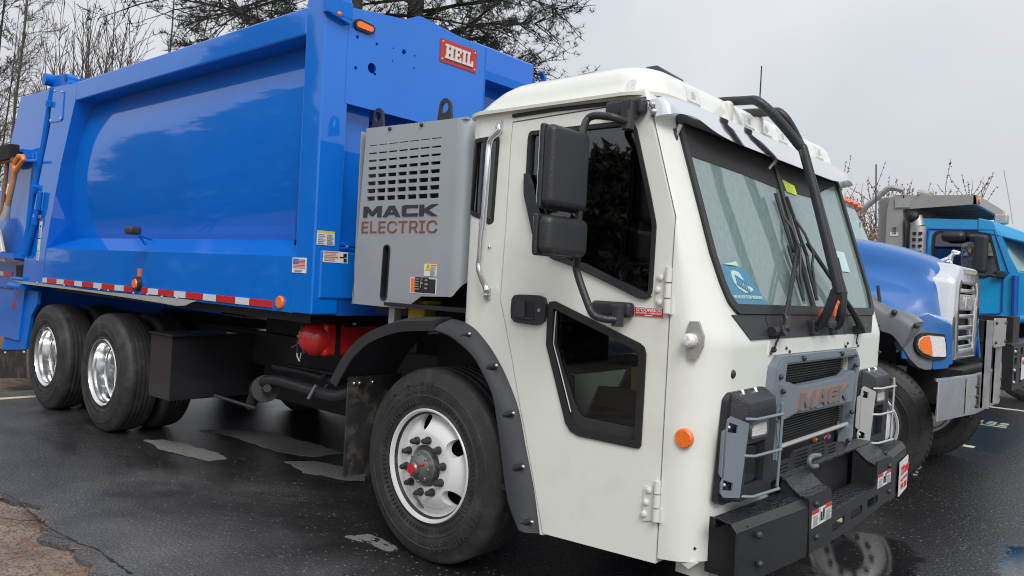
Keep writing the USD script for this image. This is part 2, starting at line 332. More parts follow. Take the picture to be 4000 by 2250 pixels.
pane('lens_glass', (0.92, 0.93, 0.95), 1.45)

def ground_mat():
    def math_(t, **k): return ('math', {'math_type': t, **k})
    nodes = {'g': ('geometry', {}), 'xyz': ('separate_xyz', {}), 'sp': ('noise_texture', {'scale': 75.0, 'detail': 4.0, 'roughness': 0.75}), 'vor': ('voronoi_texture', {'scale': 60.0}),
        'mid': ('noise_texture', {'scale': 2.6, 'detail': 6.0, 'roughness': 0.6}), 'wetn': ('noise_texture', {'scale': 0.42, 'detail': 6.0, 'roughness': 0.6, 'distortion': 0.8}),
        # damp everywhere, drier and dustier toward the broken edge of the lot
        'edge': ('map_range', {'from_min': -1.25, 'from_max': 0.5, 'to_min': 0.42, 'to_max': 0.0, 'clamp': True}), 'wsum': math_('add'),
        'dry': ('map_range', {'from_min': 0.55, 'from_max': 0.95, 'clamp': True, 'range_type': 'smoothstep'}),
        'c1': ('rgb_ramp', {'ramp': [(0.3, (0.005, 0.005, 0.0055)), (0.55, (0.011, 0.011, 0.0118)), (0.68, (0.024, 0.024, 0.025)), (0.78, (0.07, 0.07, 0.07))]}),
        'c2': ('rgb_ramp', {'ramp': [(0.3, (0.04, 0.04, 0.042)), (0.55, (0.105, 0.105, 0.108)), (0.68, (0.18, 0.18, 0.182)), (0.76, (0.28, 0.28, 0.28))]}),
        'cm': ('mix_color', {}), 'mm': ('map_range', {'from_min': 0.3, 'from_max': 0.7, 'to_min': 0.65, 'to_max': 1.25, 'clamp': True}), 'mul': ('mix_color', {'blend_type': 'multiply', 'fac': 1.0, 'use_clamp': False}),
        'vs': ('separate_color', {}), 'vt': ('map_range', {'from_min': 0.93, 'from_max': 0.95, 'clamp': True}), 'vd': ('map_range', {'from_min': 0.25, 'from_max': 0.45, 'to_min': 1.0, 'to_max': 0.0, 'clamp': True}),
        'vm': math_('multiply'), 'spk': ('mix_color', {'b': (0.22, 0.22, 0.215)}),
        'r1': ('map_range', {'from_min': 0.0, 'from_max': 1.0, 'to_min': 0.30, 'to_max': 0.60, 'clamp': True}), 'b1': ('map_range', {'from_min': 0.0, 'from_max': 1.0, 'to_min': 0.45, 'to_max': 1.0, 'clamp': True}),
        'pr': ('mix_float', {'b': 0.012}), 'pb': ('mix_float', {'b': 0.015}), 'pc': ('mix_color', {'blend_type': 'multiply', 'b': (0.55, 0.55, 0.56)}),
        'b': ('bump', {'distance': 0.006}), 'b2': ('bump', {'distance': 0.005}), 'p': ('principled_bsdf', {'specular_ior_level': 0.5})}
    L = [('g.position', n + '.vector') for n in ('sp', 'vor', 'mid', 'wetn', 'xyz')] + [('xyz.y', 'edge.value'), ('edge.result', 'wsum.value1'), ('wetn.fac', 'wsum.value2'), ('wsum.value', 'dry.value'),
        ('sp.fac', 'c1.fac'), ('sp.fac', 'c2.fac'), ('dry.result', 'cm.fac'), ('c1.color', 'cm.a'), ('c2.color', 'cm.b'), ('mid.fac', 'mm.value'), ('cm.result', 'mul.a'), ('mm.result', 'mul.b'),
        ('vor.color', 'vs.color'), ('vs.r', 'vt.value'), ('vor.distance', 'vd.value'), ('vt.result', 'vm.value1'), ('vd.result', 'vm.value2'), ('vm.value', 'spk.fac'), ('mul.result', 'spk.a'),
        ('dry.result', 'r1.value'), ('dry.result', 'b1.value')]
    # standing water: each pool is an ellipse with a noisy, soft shore
    prev = None
    for k, (cx, cy, rx, ry) in enumerate(((1.62, 2.0, .36, .52), (2.9, 2.75, .72, .75))):
        q = f'q{k}'
        nodes |= {q + 'x': math_('subtract', value2=cx), q + 'y': math_('subtract', value2=cy), q + 'xx': math_('divide', value2=rx), q + 'yy': math_('divide', value2=ry), q + 'x2': math_('power', value2=2.0), q + 'y2': math_('power', value2=2.0),
                  q + 'ax': math_('absolute'), q + 'ay': math_('absolute'), q + 's': math_('add'), q + 'n': ('map_range', {'from_min': 0.3, 'from_max': 0.7, 'to_min': -0.45, 'to_max': 0.45}), q + 't': math_('add'), q + 'm': ('map_range', {'from_min': 0.75, 'from_max': 1.25, 'to_min': 1.0, 'to_max': 0.0, 'clamp': True, 'range_type': 'smoothstep'})}
        L += [('xyz.x', q + 'x.value1'), ('xyz.y', q + 'y.value1'), (q + 'x.value', q + 'xx.value1'), (q + 'y.value', q + 'yy.value1'), (q + 'xx.value', q + 'ax.value1'), (q + 'yy.value', q + 'ay.value1'), (q + 'ax.value', q + 'x2.value1'), (q + 'ay.value', q + 'y2.value1'),
              (q + 'x2.value', q + 's.value1'), (q + 'y2.value', q + 's.value2'), ('mid.fac', q + 'n.value'), (q + 's.value', q + 't.value1'), (q + 'n.result', q + 't.value2'), (q + 't.value', q + 'm.value')]
        if prev:
            nodes[q + 'mx'] = math_('maximum'); L += [(prev, q + 'mx.value1'), (q + 'm.result', q + 'mx.value2')]; prev = q + 'mx.value'
        else: prev = q + 'm.result'
    L += [(prev, 'pr.fac'), (prev, 'pb.fac'), (prev, 'pc.fac'), ('r1.result', 'pr.a'), ('b1.result', 'pb.a'), ('spk.result', 'pc.a'), ('pc.result', 'p.base_color'), ('pr.result', 'p.roughness'),
          ('pb.result', 'b.strength'), ('sp.fac', 'b.height'), ('pb.result', 'b2.strength'), ('vor.distance', 'b2.height'), ('b.normal', 'b2.normal'), ('b2.normal', 'p.normal')]
    M['asphalt_surface'] = usdkit.material(stage, '/World/Looks/asphalt_surface', nodes, L, surface='p.BSDF')
    M['dry_asphalt'] = usdkit.material(stage, '/World/Looks/dry_asphalt', {
        'g': ('geometry', {}), 'sp': ('noise_texture', {'scale': 150.0, 'detail': 3.0, 'roughness': 0.7}),
        'c1': ('rgb_ramp', {'ramp': [(0.3, (0.07, 0.068, 0.066)), (0.7, (0.25, 0.243, 0.235))]}), 'b': ('bump', {'distance': 0.004, 'strength': 0.6}), 'p': ('principled_bsdf', {'roughness': 0.85})},
        [('g.position', 'sp.vector'), ('sp.fac', 'c1.fac'), ('c1.color', 'p.base_color'), ('sp.fac', 'b.height'), ('b.normal', 'p.normal')], surface='p.BSDF')
    M['earth'] = usdkit.material(stage, '/World/Looks/earth', {
        'g': ('geometry', {}), 'n': ('noise_texture', {'scale': 3.0, 'detail': 8.0, 'roughness': 0.7}), 'f': ('noise_texture', {'scale': 70.0, 'detail': 4.0, 'roughness': 0.7}),
        'c': ('rgb_ramp', {'ramp': [(0.25, (0.08, 0.05, 0.038)), (0.5, (0.27, 0.205, 0.168)), (0.75, (0.42, 0.345, 0.295))]}), 'k': ('rgb_ramp', {'ramp': [(0.35, (0.45, 0.42, 0.4)), (0.65, (1.15, 1.12, 1.1))]}),
        'm': ('mix_color', {'blend_type': 'multiply', 'fac': 1.0, 'use_clamp': False}), 'b': ('bump', {'distance': 0.012, 'strength': 0.8}), 'p': ('principled_bsdf', {'roughness': 0.8})},
        [('g.position', 'n.vector'), ('g.position', 'f.vector'), ('n.fac', 'c.fac'), ('f.fac', 'k.fac'), ('c.color', 'm.a'), ('k.color', 'm.b'), ('m.result', 'p.base_color'), ('f.fac', 'b.height'), ('b.normal', 'p.normal')], surface='p.BSDF')
    M['leaf_litter'] = usdkit.material(stage, '/World/Looks/leaf_litter', {
        'g': ('geometry', {}), 'n': ('noise_texture', {'scale': 9.0, 'detail': 8.0, 'roughness': 0.75}),
        'c': ('rgb_ramp', {'ramp': [(0.3, (0.03, 0.018, 0.012)), (0.5, (0.11, 0.065, 0.045)), (0.7, (0.24, 0.16, 0.11))]}), 'b': ('bump', {'distance': 0.03, 'strength': 0.9}), 'p': ('principled_bsdf', {'roughness': 0.85})},
        [('g.position', 'n.vector'), ('n.fac', 'c.fac'), ('c.color', 'p.base_color'), ('n.fac', 'b.height'), ('b.normal', 'p.normal')], surface='p.BSDF')
ground_mat()
# ================================================================ setting: ground
rng = np.random.default_rng(7)
def edge_y(x): return -1.27 + 0.07 * math.sin(x * 2.1) + 0.05 * math.sin(x * 5.3 + 1) + 0.03 * math.sin(x * 13.0)
xs = np.concatenate([np.linspace(-60, -8, 14), np.arange(-7.9, 8, 0.06), np.linspace(8.1, 60, 14)])
def ragged(x): return edge_y(x) + (0.03 * (meshkit.noise(np.array([x * 11, 0, 0])) - 0.5) + 0.02 * (meshkit.noise(np.array([x * 33, 5, 0])) - 0.5)) * 2
e = [(float(x), float(ragged(x))) for x in xs]
earth = put('/World', 'earth', (np.array([(-400, -400, -0.03), (400, -400, -0.03), (400, 400, -0.03), (-400, 400, -0.03)]), np.array([(0, 1, 2, 3)])), 'earth', smooth=False, kind='structure')
tag(earth, 'bare brown sandy ground beside the asphalt')
lot = group('/World', 'parking_lot', kind='structure', label='wet dark asphalt parking lot under the trucks')
# the lot reaches back to x = -7.0 (leaf litter beyond) and forward past the frame
lot_poly = poly([p for p in e if p[0] >= -7.0] + [(60, 60), (-7.0, 60)])
put(lot, 'asphalt', prism_z(lot_poly, -0.06, 0.0), 'asphalt_surface', smooth=False)
litter = put('/World', 'leaf_litter', (np.array([(-400, -60, -0.012), (-6.99, -60, -0.012), (-6.99, 400, -0.012), (-400, 400, -0.012)]), np.array([(0, 1, 2, 3)])), 'leaf_litter', smooth=False, kind='structure')
tag(litter, 'brown leaf litter on the ground behind the parked trucks')
# broken slab pieces and cracks along the asphalt edge
def crack(pts, w, seed):
    r = np.random.default_rng(seed); p = catmull(np.array([(a, b, 0) for a, b in pts]), 9)[:, :2]
    p = p + r.normal(0, 0.0022, p.shape); ww = w * (0.15 + 1.3 * np.array([meshkit.noise(np.array([k * 0.35, seed, 0.5])) for k in range(len(p))]) ** 2) * r.uniform(0.5, 1.2, len(p)); ww[0] = ww[-1] = 0.001
    n = np.gradient(p, axis=0); n = np.c_[-n[:, 1], n[:, 0]]; n /= np.linalg.norm(n, axis=1, keepdims=True)
    return poly(list(map(tuple, p + n * ww[:, None])) + list(map(tuple, (p - n * ww[:, None])[::-1])))
crk = [(-2.711,-1.208),(-2.565,-1.191),(-2.395,-1.191),(-2.207,-1.208),(-2.074,-1.21),(-1.953,-1.221),(-1.676,-1.223),(-1.495,-1.203),(-1.42,-1.207),(-1.35,-1.18),(-1.247,-1.167),(-1.109,-1.176),(-0.959,-1.178),(-0.815,-1.181)]
crk2 = [(-2.148,-1.367),(-2.058,-1.324),(-1.997,-1.273),(-1.961,-1.222)]
crk3 = [(-1.778,-1.304),(-1.649,-1.27),(-1.549,-1.229),(-1.461,-1.208)]
for i, (c, w) in enumerate(((crk, 0.011), (crk2, 0.010), (crk3, 0.005))):
    put(lot, 'crack', prism_z(crack(c, w, i), 0.0002, 0.0014), 'black_frame', smooth=False)
# dry patches of asphalt sheltered under the truck
def blot(pts, seed, amp=0.02):
    p = Polygon(pts).buffer(0.02).exterior; n = 90; q = np.array([p.interpolate(k / n, True).coords[0] for k in range(n)])
    a = np.array([meshkit.fbm(np.array([x * 9, y * 9, seed]), 3) for x, y in q]) - 0.5
    c = q.mean(0); d = q - c; d /= np.linalg.norm(d, axis=1, keepdims=True); return poly(list(map(tuple, q + d * a[:, None] * amp * 4)))
for i, pts in enumerate((
        [(-3.682,0.167),(-3.592,0.262),(-3.266,0.34),(-2.92,0.37),(-2.725,0.342),(-2.724,0.241),(-2.936,0.187),(-3.233,0.145)],
        [(-3.81,0.729),(-3.704,0.91),(-3.344,1.163),(-2.825,1.218),(-2.323,1.203),(-2.351,0.935),(-2.675,0.817),(-3.126,0.847),(-3.584,0.815)],
        [(-2.335,0.669),(-2.201,0.831),(-1.954,0.912),(-1.671,0.897),(-1.502,0.793),(-1.674,0.676),(-1.958,0.635)],
        [(-0.561,-0.035),(-0.505,0.05),(-0.396,0.084),(-0.226,0.022),(-0.26,-0.017),(-0.416,-0.036)])):
    pt_ = blot(pts, i, .03); x0_, y0_, x1_, y1_ = pt_.bounds
    for _ in range(26):                                            # specks of wet asphalt left inside the dry patch
        c_ = Point(rng.uniform(x0_, x1_), rng.uniform(y0_, y1_)).buffer(rng.uniform(.004, .016), 3); pt_ = pt_.difference(affinity.scale(c_, rng.uniform(.8, 2.2), rng.uniform(.5, 1.0)))
    put(lot, 'dry_patch', prism_z(pt_.simplify(.002), 0.0, 0.0025), 'dry_asphalt', smooth=False)
# painted bay lines
def stripe(x0, x1, y0, y1, mat='paint_line_white', z=0.004): put(lot, 'parking_line', box(x0, x1, y0, y1, -0.002, z), mat, smooth=False)
stripe(-6.0, 1.42, 6.72, 6.83, 'paint_cream'); stripe(-6.0, 1.55, 10.80, 10.91); stripe(-6.0, 1.40, 2.66, 2.76, 'paint_cream'); stripe(-6.0, 1.4, 14.9, 15.0)
put(lot, 'back_line', box(-6.50, -6.40, -1.1, 16, -0.002, 0.004), 'paint_cream', smooth=False)
def bay_number(s, x, y):
    put(lot, 'bay_number', text_on(s, 0.30, (x, y + 0.14, 0.001), FLOOR, width=0.36, d=0.0035, bold=True), 'paint_line_white', smooth=False)
    put(lot, 'number_underline', box(x - 0.02, x + 0.38, y, y + 0.05, -0.002, 0.004), 'paint_line_white', smooth=False)
bay_number('182', 1.06, 8.68); bay_number('181', 0.95, 4.70)
# loose stones and leaf scraps along the broken edge
def scatter(n, fn, sz, seed, flat=1.0):
    r = np.random.default_rng(seed); base = trimesh.creation.icosphere(0); out = []
    for _ in range(n):
        x, y = fn(r); s = r.uniform(*sz); m = base.copy(); m.vertices *= r.uniform(0.6, 1.2, 3) * s * [1, 1, flat]
        m.apply_transform(trimesh.transformations.rotation_matrix(r.uniform(0, 6.3), [0, 0, 1])); z = -0.03 if y < edge_y(x) else 0.0
        m.apply_translation([x, y, z + s * 0.3 * flat]); out.append(m)
    return cat(out)
st = put('/World', 'gravel', scatter(3200, lambda r: ((x := r.uniform(-4.2, 1.5)), edge_y(x) - abs(r.normal(0, 0.35)) + 0.05)[0:2], (0.0025, 0.0075), 3), 'stone', smooth=False)
tag(st, 'small loose stones strewn along the broken asphalt edge', None, kind='stuff')
lv = put('/World', 'fallen_leaves', scatter(450, lambda r: ((x := r.uniform(-4.0, 1.2)), edge_y(x) - abs(r.normal(0, 0.2)) + 0.03), (0.006, 0.022), 4, 0.25), 'dead_leaf', smooth=False)
tag(lv, 'brown leaf scraps lying on the sandy verge', None, kind='stuff')
# ================================================================ the white and blue refuse truck
YS, YC = -0.06, 1.17                      # near side of the body, centre line
YF = 2 * YC - YS
truck = group('/World', 'refuse_truck')
tag(truck, 'white cab-over refuse truck with a tall blue steel body', 'refuse truck')
# ---- body
put(truck, 'body_core', box(-5.62, -1.42, 0.22, YF, 1.27, 3.16), 'blue_paint')
put(truck, 'top_rail', rbox(-4.99, -1.247, YS + .001, 0.30, 3.035, 3.21, 0.012), 'blue_paint')
put(truck, 'roof_panel', box(-5.6, -1.2, 0.24, YF, 3.12, 3.19), 'blue_trim')
rc = [(-4.955, 3.20), (-5.615, 3.235), (-5.60, 2.884), (-5.878, 2.258), (-6.163, 1.575), (-6.225, 1.265), (-5.63, 1.265), (-5.60, 1.57), (-5.484, 1.927), (-5.282, 2.457), (-5.0, 3.03)]
put(truck, 'rear_column', prism_y(rc, YS, 0.4), 'blue_paint', smooth=False)
put(truck, 'front_column', [rbox(-1.245, -1.043, YS, 0.14, 1.266, 3.42, 0.012), box(-1.250, -1.15, .10, .40, 1.268, 3.2)], 'blue_paint')
# curved side panel: it bellies out towards mid height, deepest in under the rail and over the ledge
zz = np.linspace(1.745, 3.05, 25)
prof = catmull(np.array([(1.60, .21, 0), (1.745, .175, 0), (2.0, .115, 0), (2.3, .075, 0), (2.63, .065, 0), (2.85, .085, 0), (3.05, .13, 0)]), 10)
pz, py = prof[:, 0], prof[:, 1]
def col_edge(z): return float(np.interp(z, [1.56, 1.927, 2.457, 3.03, 3.1], [-5.60, -5.484, -5.282, -5.0, -4.96]))
gx = np.linspace(0, 1, 30); g = np.array([[(col_edge(z) + (-1.22 - col_edge(z)) * t, y, z) for t in gx] for z, y in zip(pz, py)])
nx, nz = len(gx), len(pz)
gv = g.reshape(-1, 3); gf = np.array([(i * nx + j, i * nx + j + 1, (i + 1) * nx + j + 1, (i + 1) * nx + j) for i in range(nz - 1) for j in range(nx - 1)])
put(truck, 'side_panel', [(gv, gf), box(-5.6, -1.2, 0.2, 0.25, 1.6, 3.05)], 'blue_paint', smooth=40)
# skirt and the sloping ledge above it
put(truck, 'side_skirt', prism_y([(-5.63, 1.265), (-1.247, 1.265), (-1.247, 1.625), (-5.60, 1.625)], YS + 0.004, 0.25), 'blue_paint', smooth=False)
put(truck, 'ledge', (np.array([(-5.60, YS + 0.004, 1.624), (-1.247, YS + 0.004, 1.624), (-1.247, .19, 1.752), (-5.30, .19, 1.752), (-5.60, .19, 1.624)]), np.array([(0, 1, 2), (0, 2, 3), (0, 3, 4)])), 'blue_paint', smooth=False)
# hanging spill lip under the tape, with rivets
lip = [(-6.522,1.301),(-6.166,1.273),(-5.792,1.27),(-5.179,1.268),(-4.56,1.261),(-3.947,1.262),(-3.399,1.268),(-2.908,1.275),(-2.441,1.274),(-2.525,1.256),(-2.609,1.23),(-2.741,1.218),(-3.021,1.225),(-3.662,1.235),(-4.558,1.245),(-5.629,1.244),(-6.119,1.245),(-6.517,1.271)]
put(truck, 'spill_lip', prism_y(lip, YS - 0.02, YS - 0.012), 'pale_grey_metal', smooth=False)
for x, z in [(-5.722,1.275),(-4.998,1.278),(-4.195,1.275),(-4.001,1.276),(-3.499,1.279),(-3.248,1.28),(-2.995,1.275),(-2.751,1.277)]:
    put(truck, 'rivet', ball((x, YS - 0.02, z), 0.009, 1, (1, 1, 1)), 'pale_grey_metal')
# reflective tape, piece by piece

segs = [([(-5.619,1.308),(-5.495,1.309),(-5.24,1.309),(-5.059,1.309),(-4.799,1.309),(-4.615,1.309),(-4.358,1.309),(-4.18,1.309),(-3.908,1.309),(-3.725,1.309),(-3.569,1.309)], 0), ([(-3.39,1.308),(-3.275,1.308),(-3.094,1.307),(-2.829,1.306),(-2.644,1.306),(-2.38,1.306),(-2.193,1.306),(-1.931,1.306),(-1.75,1.306),(-1.474,1.307)], 1)]
for pts, odd in segs:
    for k, ((xa, _), (xb, _)) in enumerate(zip(pts[:-1], pts[1:])):
        red = (k + odd) % 2 == 1
        put(truck, 'reflective_strip', box(xa + 0.001, xb - 0.001, YS - 0.006, YS + 0.01, 1.283, 1.330), 'red_tape' if red else 'white_tape', smooth=False, label='red reflective strip' if red else 'white reflective strip')
sx, sz = (-3.46,1.358)
mk = put(truck, 'side_marker', lathe_y([(0, -0.03), (0.035, -0.03), (0.046, -0.015), (0.048, 0)], (sx, YS - 0.01, sz), 24, True), 'orange_lens', label='round amber side marker in black ring')
put(mk, 'ring', lathe_y([(0.046, 0.0), (0.048, -0.022), (0.058, -0.018), (0.062, 0.01)], (sx, YS - 0.01, sz), 24, True), 'seal_rubber')
put(truck, 'amber_tab', box(sx - 0.015, sx + 0.03, YS - 0.006, YS + 0.01, sz + 0.06, sz + 0.125), 'orange_lens', label='small square amber reflector')
rx, rz_ = (-1.385,1.324)
put(truck, 'round_reflector', lathe_y([(0, -0.012), (0.036, -0.012), (0.042, -0.006), (0.042, 0.01)], (rx, YS, rz_), 28, True), 'orange_lens', label='round orange reflector')
# swivel lamp on a stalk over the ledge
a, b, c = (-3.29,-0.1,1.692), (-3.24,-0.18,1.748), (-3.286,-0.2,1.78)
lamp = put(truck, 'work_lamp', [rbox(c[0] - .055, c[0] + .055, c[1] - .05, c[1] + .05, c[2] - .03, c[2] + .035, .02)], 'bolt_dark', label='small dark work lamp on a stalk')
put(lamp, 'bracket', [tube([a, b], .008, 8), tube([(a[0] - .06, a[1] + .08, a[2] + .03), b], .008, 8), ball(a, .016, 1)], 'blue_trim')
# rear column trim: inspection cover with screws, lift rod, hinge lugs
cov = [(-5.535,3.204),(-5.273,3.16),(-5.287,2.902),(-5.317,2.874),(-5.614,2.881),(-5.586,3.071)]
put(truck, 'cover_plate', prism_y(poly(cov, .01), YS - .008, YS + .01), 'blue_paint', smooth=False)
for x, z in [(-5.503,3.188),(-5.306,3.154),(-5.32,2.895),(-5.594,2.901)]: put(truck, 'screw', ball((x, YS - .010, z), .011, 1), 'pale_grey_metal')
rod = [(-5.615,-0.05,3.231),(-5.676,-0.05,3.085),(-5.815,-0.05,2.646),(-5.965,-0.05,2.263)]
put(truck, 'lift_rod', [tube(rod, .030, 12), tube([(-5.601,-0.07,3.095),(-5.619,-0.07,3.046)], .042, 12), tube([(-5.903,-0.07,2.264),(-5.932,-0.07,2.207)], .042, 12), tube([(-6.015,-0.05,2.219),(-6.23,-0.05,1.548)], .028, 10)], 'blue_trim')
put(truck, 'lower_lift_rod', [tube([(-5.712,-0.09,2.19),(-5.754,-0.09,2.018)], .026, 10), tube([(-5.763,-0.09,2.005),(-5.826,-0.09,1.877)], .018, 10), tube([(-5.782,-0.09,2.012),(-5.798,-0.09,1.967)], .032, 10), tube([(-5.822,-0.09,1.928),(-5.843,-0.09,1.864)], .034, 10), tube([(-5.844,-0.09,1.87),(-6.043,-0.09,1.549)], .03, 10)], 'blue_trim')
lug = [(-5.813,3.344),(-5.757,3.376),(-5.617,3.358),(-5.433,3.361),(-5.339,3.346),(-5.28,3.307),(-5.291,3.271),(-5.242,3.258),(-5.127,3.225),(-5.483,3.226),(-5.653,3.236),(-5.79,3.277)]
put(truck, 'hinge_lug', [prism_y(poly(lug, .02), -.03, .06), prism_y(poly(lug, .02), .16, .22), cyl(((-5.727,3.327)[0], -.10, (-5.727,3.327)[1]), ((-5.727,3.327)[0], .28, (-5.727,3.327)[1]), .06, 20)], 'blue_trim', smooth=40)
hx, hz = (-5.347,3.3)
put(truck, 'pin_hole', cyl((hx, -.036, hz), (hx, -.02, hz), .035, 16), 'blue_shade')
# tailgate
tg = [(-5.60, 3.26), (-6.72, 3.28), (-7.03, 2.74), (-7.35, 2.1), (-7.5, 1.5), (-7.5, .62), (-6.45, .62), (-6.32, 1.2), (-6.2, 1.575), (-5.9, 2.258), (-5.62, 2.884)]
gate = put(truck, 'tailgate', prism_y(tg, 0.0, 2.34), 'blue_paint', smooth=False)
put(gate, 'seam', tube([(-7.122,-0.004,1.171),(-6.684,-0.004,1.17)], .012, 8), 'blue_shade')
for (pa, pb), red in (([(-7.14,1.325),(-7.012,1.327)], 0), ([(-7.012,1.327),(-6.735,1.328)], 1)):
    put(gate, 'reflective_strip', box(pa[0] - (0 if red else .3), pb[0], -.008, .01, pa[1] - .024, pa[1] + .024), 'red_tape' if red else 'white_tape', smooth=False)
hook = [(-6.564,1.43),(-6.274,1.437),(-6.26,1.392),(-6.34,1.363),(-6.316,1.324),(-6.547,1.303)]
put(gate, 'latch_pocket', prism_y(poly(hook, .01), -.02, .02), 'black_frame', smooth=False)
put(gate, 'latch_pin', [tube([(-6.566,-0.07,1.21),(-6.37,-0.07,1.213),(-6.16,-0.07,1.212)], .035, 10), tube([(-6.478,-0.07,1.291),(-6.114,-0.07,1.292)], .022, 8)], 'blue_trim')
tray = [(-6.837,1.561),(-6.221,1.56),(-6.214,1.514),(-6.831,1.512)]
put(gate, 'tool_tray', prism_y([(tray[0][0] - .3, tray[0][1])] + tray[1:3] + [(tray[3][0] - .3, tray[3][1])], -.16, .0), 'blue_trim', smooth=False)
brk = [(-6.702,2.686),(-6.262,2.662),(-6.246,2.543),(-6.688,2.584)]
put(gate, 'tool_bracket', [prism_y(poly(brk).difference(poly(brk).buffer(-.03)), -.09, .0), tube([(-6.911,-0.12,2.588),(-6.492,-0.12,2.572),(-6.018,-0.12,2.518),(-5.741,-0.12,2.501)], .014, 8), tube([(-6.192,-0.02,2.625),(-6.182,-0.02,2.546)], .014, 8), tube([(-6.086,-0.02,2.618),(-6.076,-0.02,2.54)], .014, 8)], 'blue_trim', smooth=False)
# rear mud shield below the tailgate
ms = [(-6.7,1.136),(-6.372,1.179),(-5.982,1.171),(-6.001,1.041),(-6.166,0.9),(-6.288,0.54),(-7.021,0.462),(-6.951,0.72)]
put(truck, 'rear_shield', prism_y(ms, .02, .05), 'blue_trim', smooth=False)
mf = [(-7.056,0.461),(-6.32,0.541),(-6.279,0.229),(-7.095,0.123)]
fl = put(truck, 'rear_mudflap', prism_y([(mf[3][0] - .1, mf[3][1]), (mf[0][0] - .1, mf[0][1])] + mf[1:3], .03, .042), 'mudflap_rubber', smooth=False)
for x, z in [(-6.943,0.439),(-6.338,0.506)]: put(fl, 'bolt', ball((x, .028, z), .016, 1), 'pale_grey_metal')
put(truck, 'rear_marker', prism_y([(-6.678,1.028),(-6.61,1.025),(-6.602,0.964),(-6.67,0.967)], -.01, .02), 'sticker_red', smooth=False)
# ---- front wall of the body with the maker's plate
XF = -1.045
tab = poly([(.115, 2.614), (.115, 3.222), (.58, 3.278), (.69, 3.332), (.74, 3.338), (1.06, 3.306), (1.38, 3.297), (1.38, 2.0), (1.30, 2.0), (1.30, 2.60), (.66, 2.612)])
holes = [(353, 262, .012), (490, 312, .010), (683, 368, .018), (456, 483, .034), (340, 482, .012), (477, 525, .010), (607, 342, .005), (757, 396, .006), (601, 431, .005), (753, 484, .006)]
hp = [(0.188,3.051),(0.347,3.048),(0.583,3.057),(0.317,2.882),(0.186,2.852),(0.344,2.85),(0.488,3.057),(0.678,3.054),(0.486,2.972),(0.679,2.969)]
for (y, z), (_, _, r) in zip(hp, holes): tab = tab.difference(Point(y, z).buffer(r, 8))
fw = put(truck, 'hopper_front', prism_x(tab, XF - .012, XF + .004), 'blue_paint', smooth=False)
put(truck, 'hopper_side', [prism_x([(1.38, 2.0), (1.38, 3.297), (1.40, 3.297), (1.40, 2.0)], XF - .35, XF + .003)], 'blue_trim', smooth=False)
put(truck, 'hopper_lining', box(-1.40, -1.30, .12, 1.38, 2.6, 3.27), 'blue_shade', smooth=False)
put(truck, 'far_front_block', [rbox(-1.62, -1.40, 1.62, 2.40, 2.2, 3.47, .02)], 'blue_paint')
lugm = poly([(2.399,3.282),(2.41,3.353),(2.44,3.398),(2.488,3.422),(2.539,3.428),(2.572,3.397),(2.609,3.329)]).difference(Point(*(2.484,3.358)).buffer(.07, 8))
put(truck, 'lifting_eye', prism_x(lugm, -1.44, -1.40), 'blue_trim', smooth=False)

put(truck, 'corner_bracket', [rbox(-1.05, -1.0, YS - .02, .115, 3.13, 3.235, .006), prism_x([(-.06, 3.13), (.10, 3.13), (.10, 3.10)], -1.05, -1.0)], 'blue_trim', smooth=False)
y, z = (0.011,3.139)
put(truck, 'bullet_lamp', [ball((-1.0, y, z), .016, 2)], 'orange_lens', label='tiny amber lamp on the corner bracket')
ov = [(0.151,3.135),(0.166,3.157),(0.194,3.165),(0.298,3.154),(0.317,3.132),(0.307,3.102),(0.279,3.091),(0.17,3.095),(0.153,3.108)]
op = poly(ov, .01); om = put(truck, 'turn_lamp', prism_x(op.buffer(-.014), XF, XF + .026), 'orange_lens', label='oval amber lamp in black grommet')
put(om, 'grommet', prism_x(op.difference(op.buffer(-.014)), XF - .01, XF + .022), 'seal_rubber')
# HEIL plate
pl = [(0.923,3.221),(1.284,3.228),(1.274,3.093),(0.922,3.1)]
c = np.array(pl).mean(0); pw, ph = .365, .155
pt = put(truck, 'maker_plate', prism_x(sbox(c[0] - pw / 2, c[1] - ph / 2, c[0] + pw / 2, c[1] + ph / 2).buffer(.006, 3), XF, XF + .010), 'sign_red', smooth=False, label='red plate with white slab lettering HEIL')
put(pt, 'lettering', letters('HEIL', pw * .78, ph * .66, .010, (XF + .0095, c[0] - pw * .39, c[1] - ph * .33), FRONT, font=SLAB, gap=.12), 'letter_white', smooth=False)
for dy in (-1, 1):
    for dz in (-1, 1): put(pt, 'rivet', ball((XF + .011, c[0] + dy * (pw / 2 - .016), c[1] + dz * (ph / 2 - .016)), .007, 1), 'letter_white')
# hopper mouth below: back wall, cross bars and the latch box
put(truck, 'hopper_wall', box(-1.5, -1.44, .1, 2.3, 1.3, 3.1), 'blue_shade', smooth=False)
put(truck, 'hopper_floor', box(-1.5, -1.06, .1, 2.3, 1.70, 1.74), 'blue_trim', smooth=False)
for z0, z1, x in ((2.40, 2.50, -1.30), (2.20, 2.37, -1.30), (2.02, 2.12, -1.24)): put(truck, 'cross_bar', rbox(x - .06, x, .1, 2.3, z0, z1, .01), 'blue_trim')
put(truck, 'latch_box', [rbox(-1.1, -1.031, -.015, .75, 1.365, 1.672, .015)], 'blue_paint')
put(truck, 'latch_keeper', [ball((-1.03, .18, 1.70), .016, 1), box(-1.05, -1.03, .14, .5, 1.69, 1.70)], 'blue_trim')
put(truck, 'front_sill', box(-1.2, -1.045, .14, 2.35, 1.26, 1.40), 'blue_shade', smooth=False)
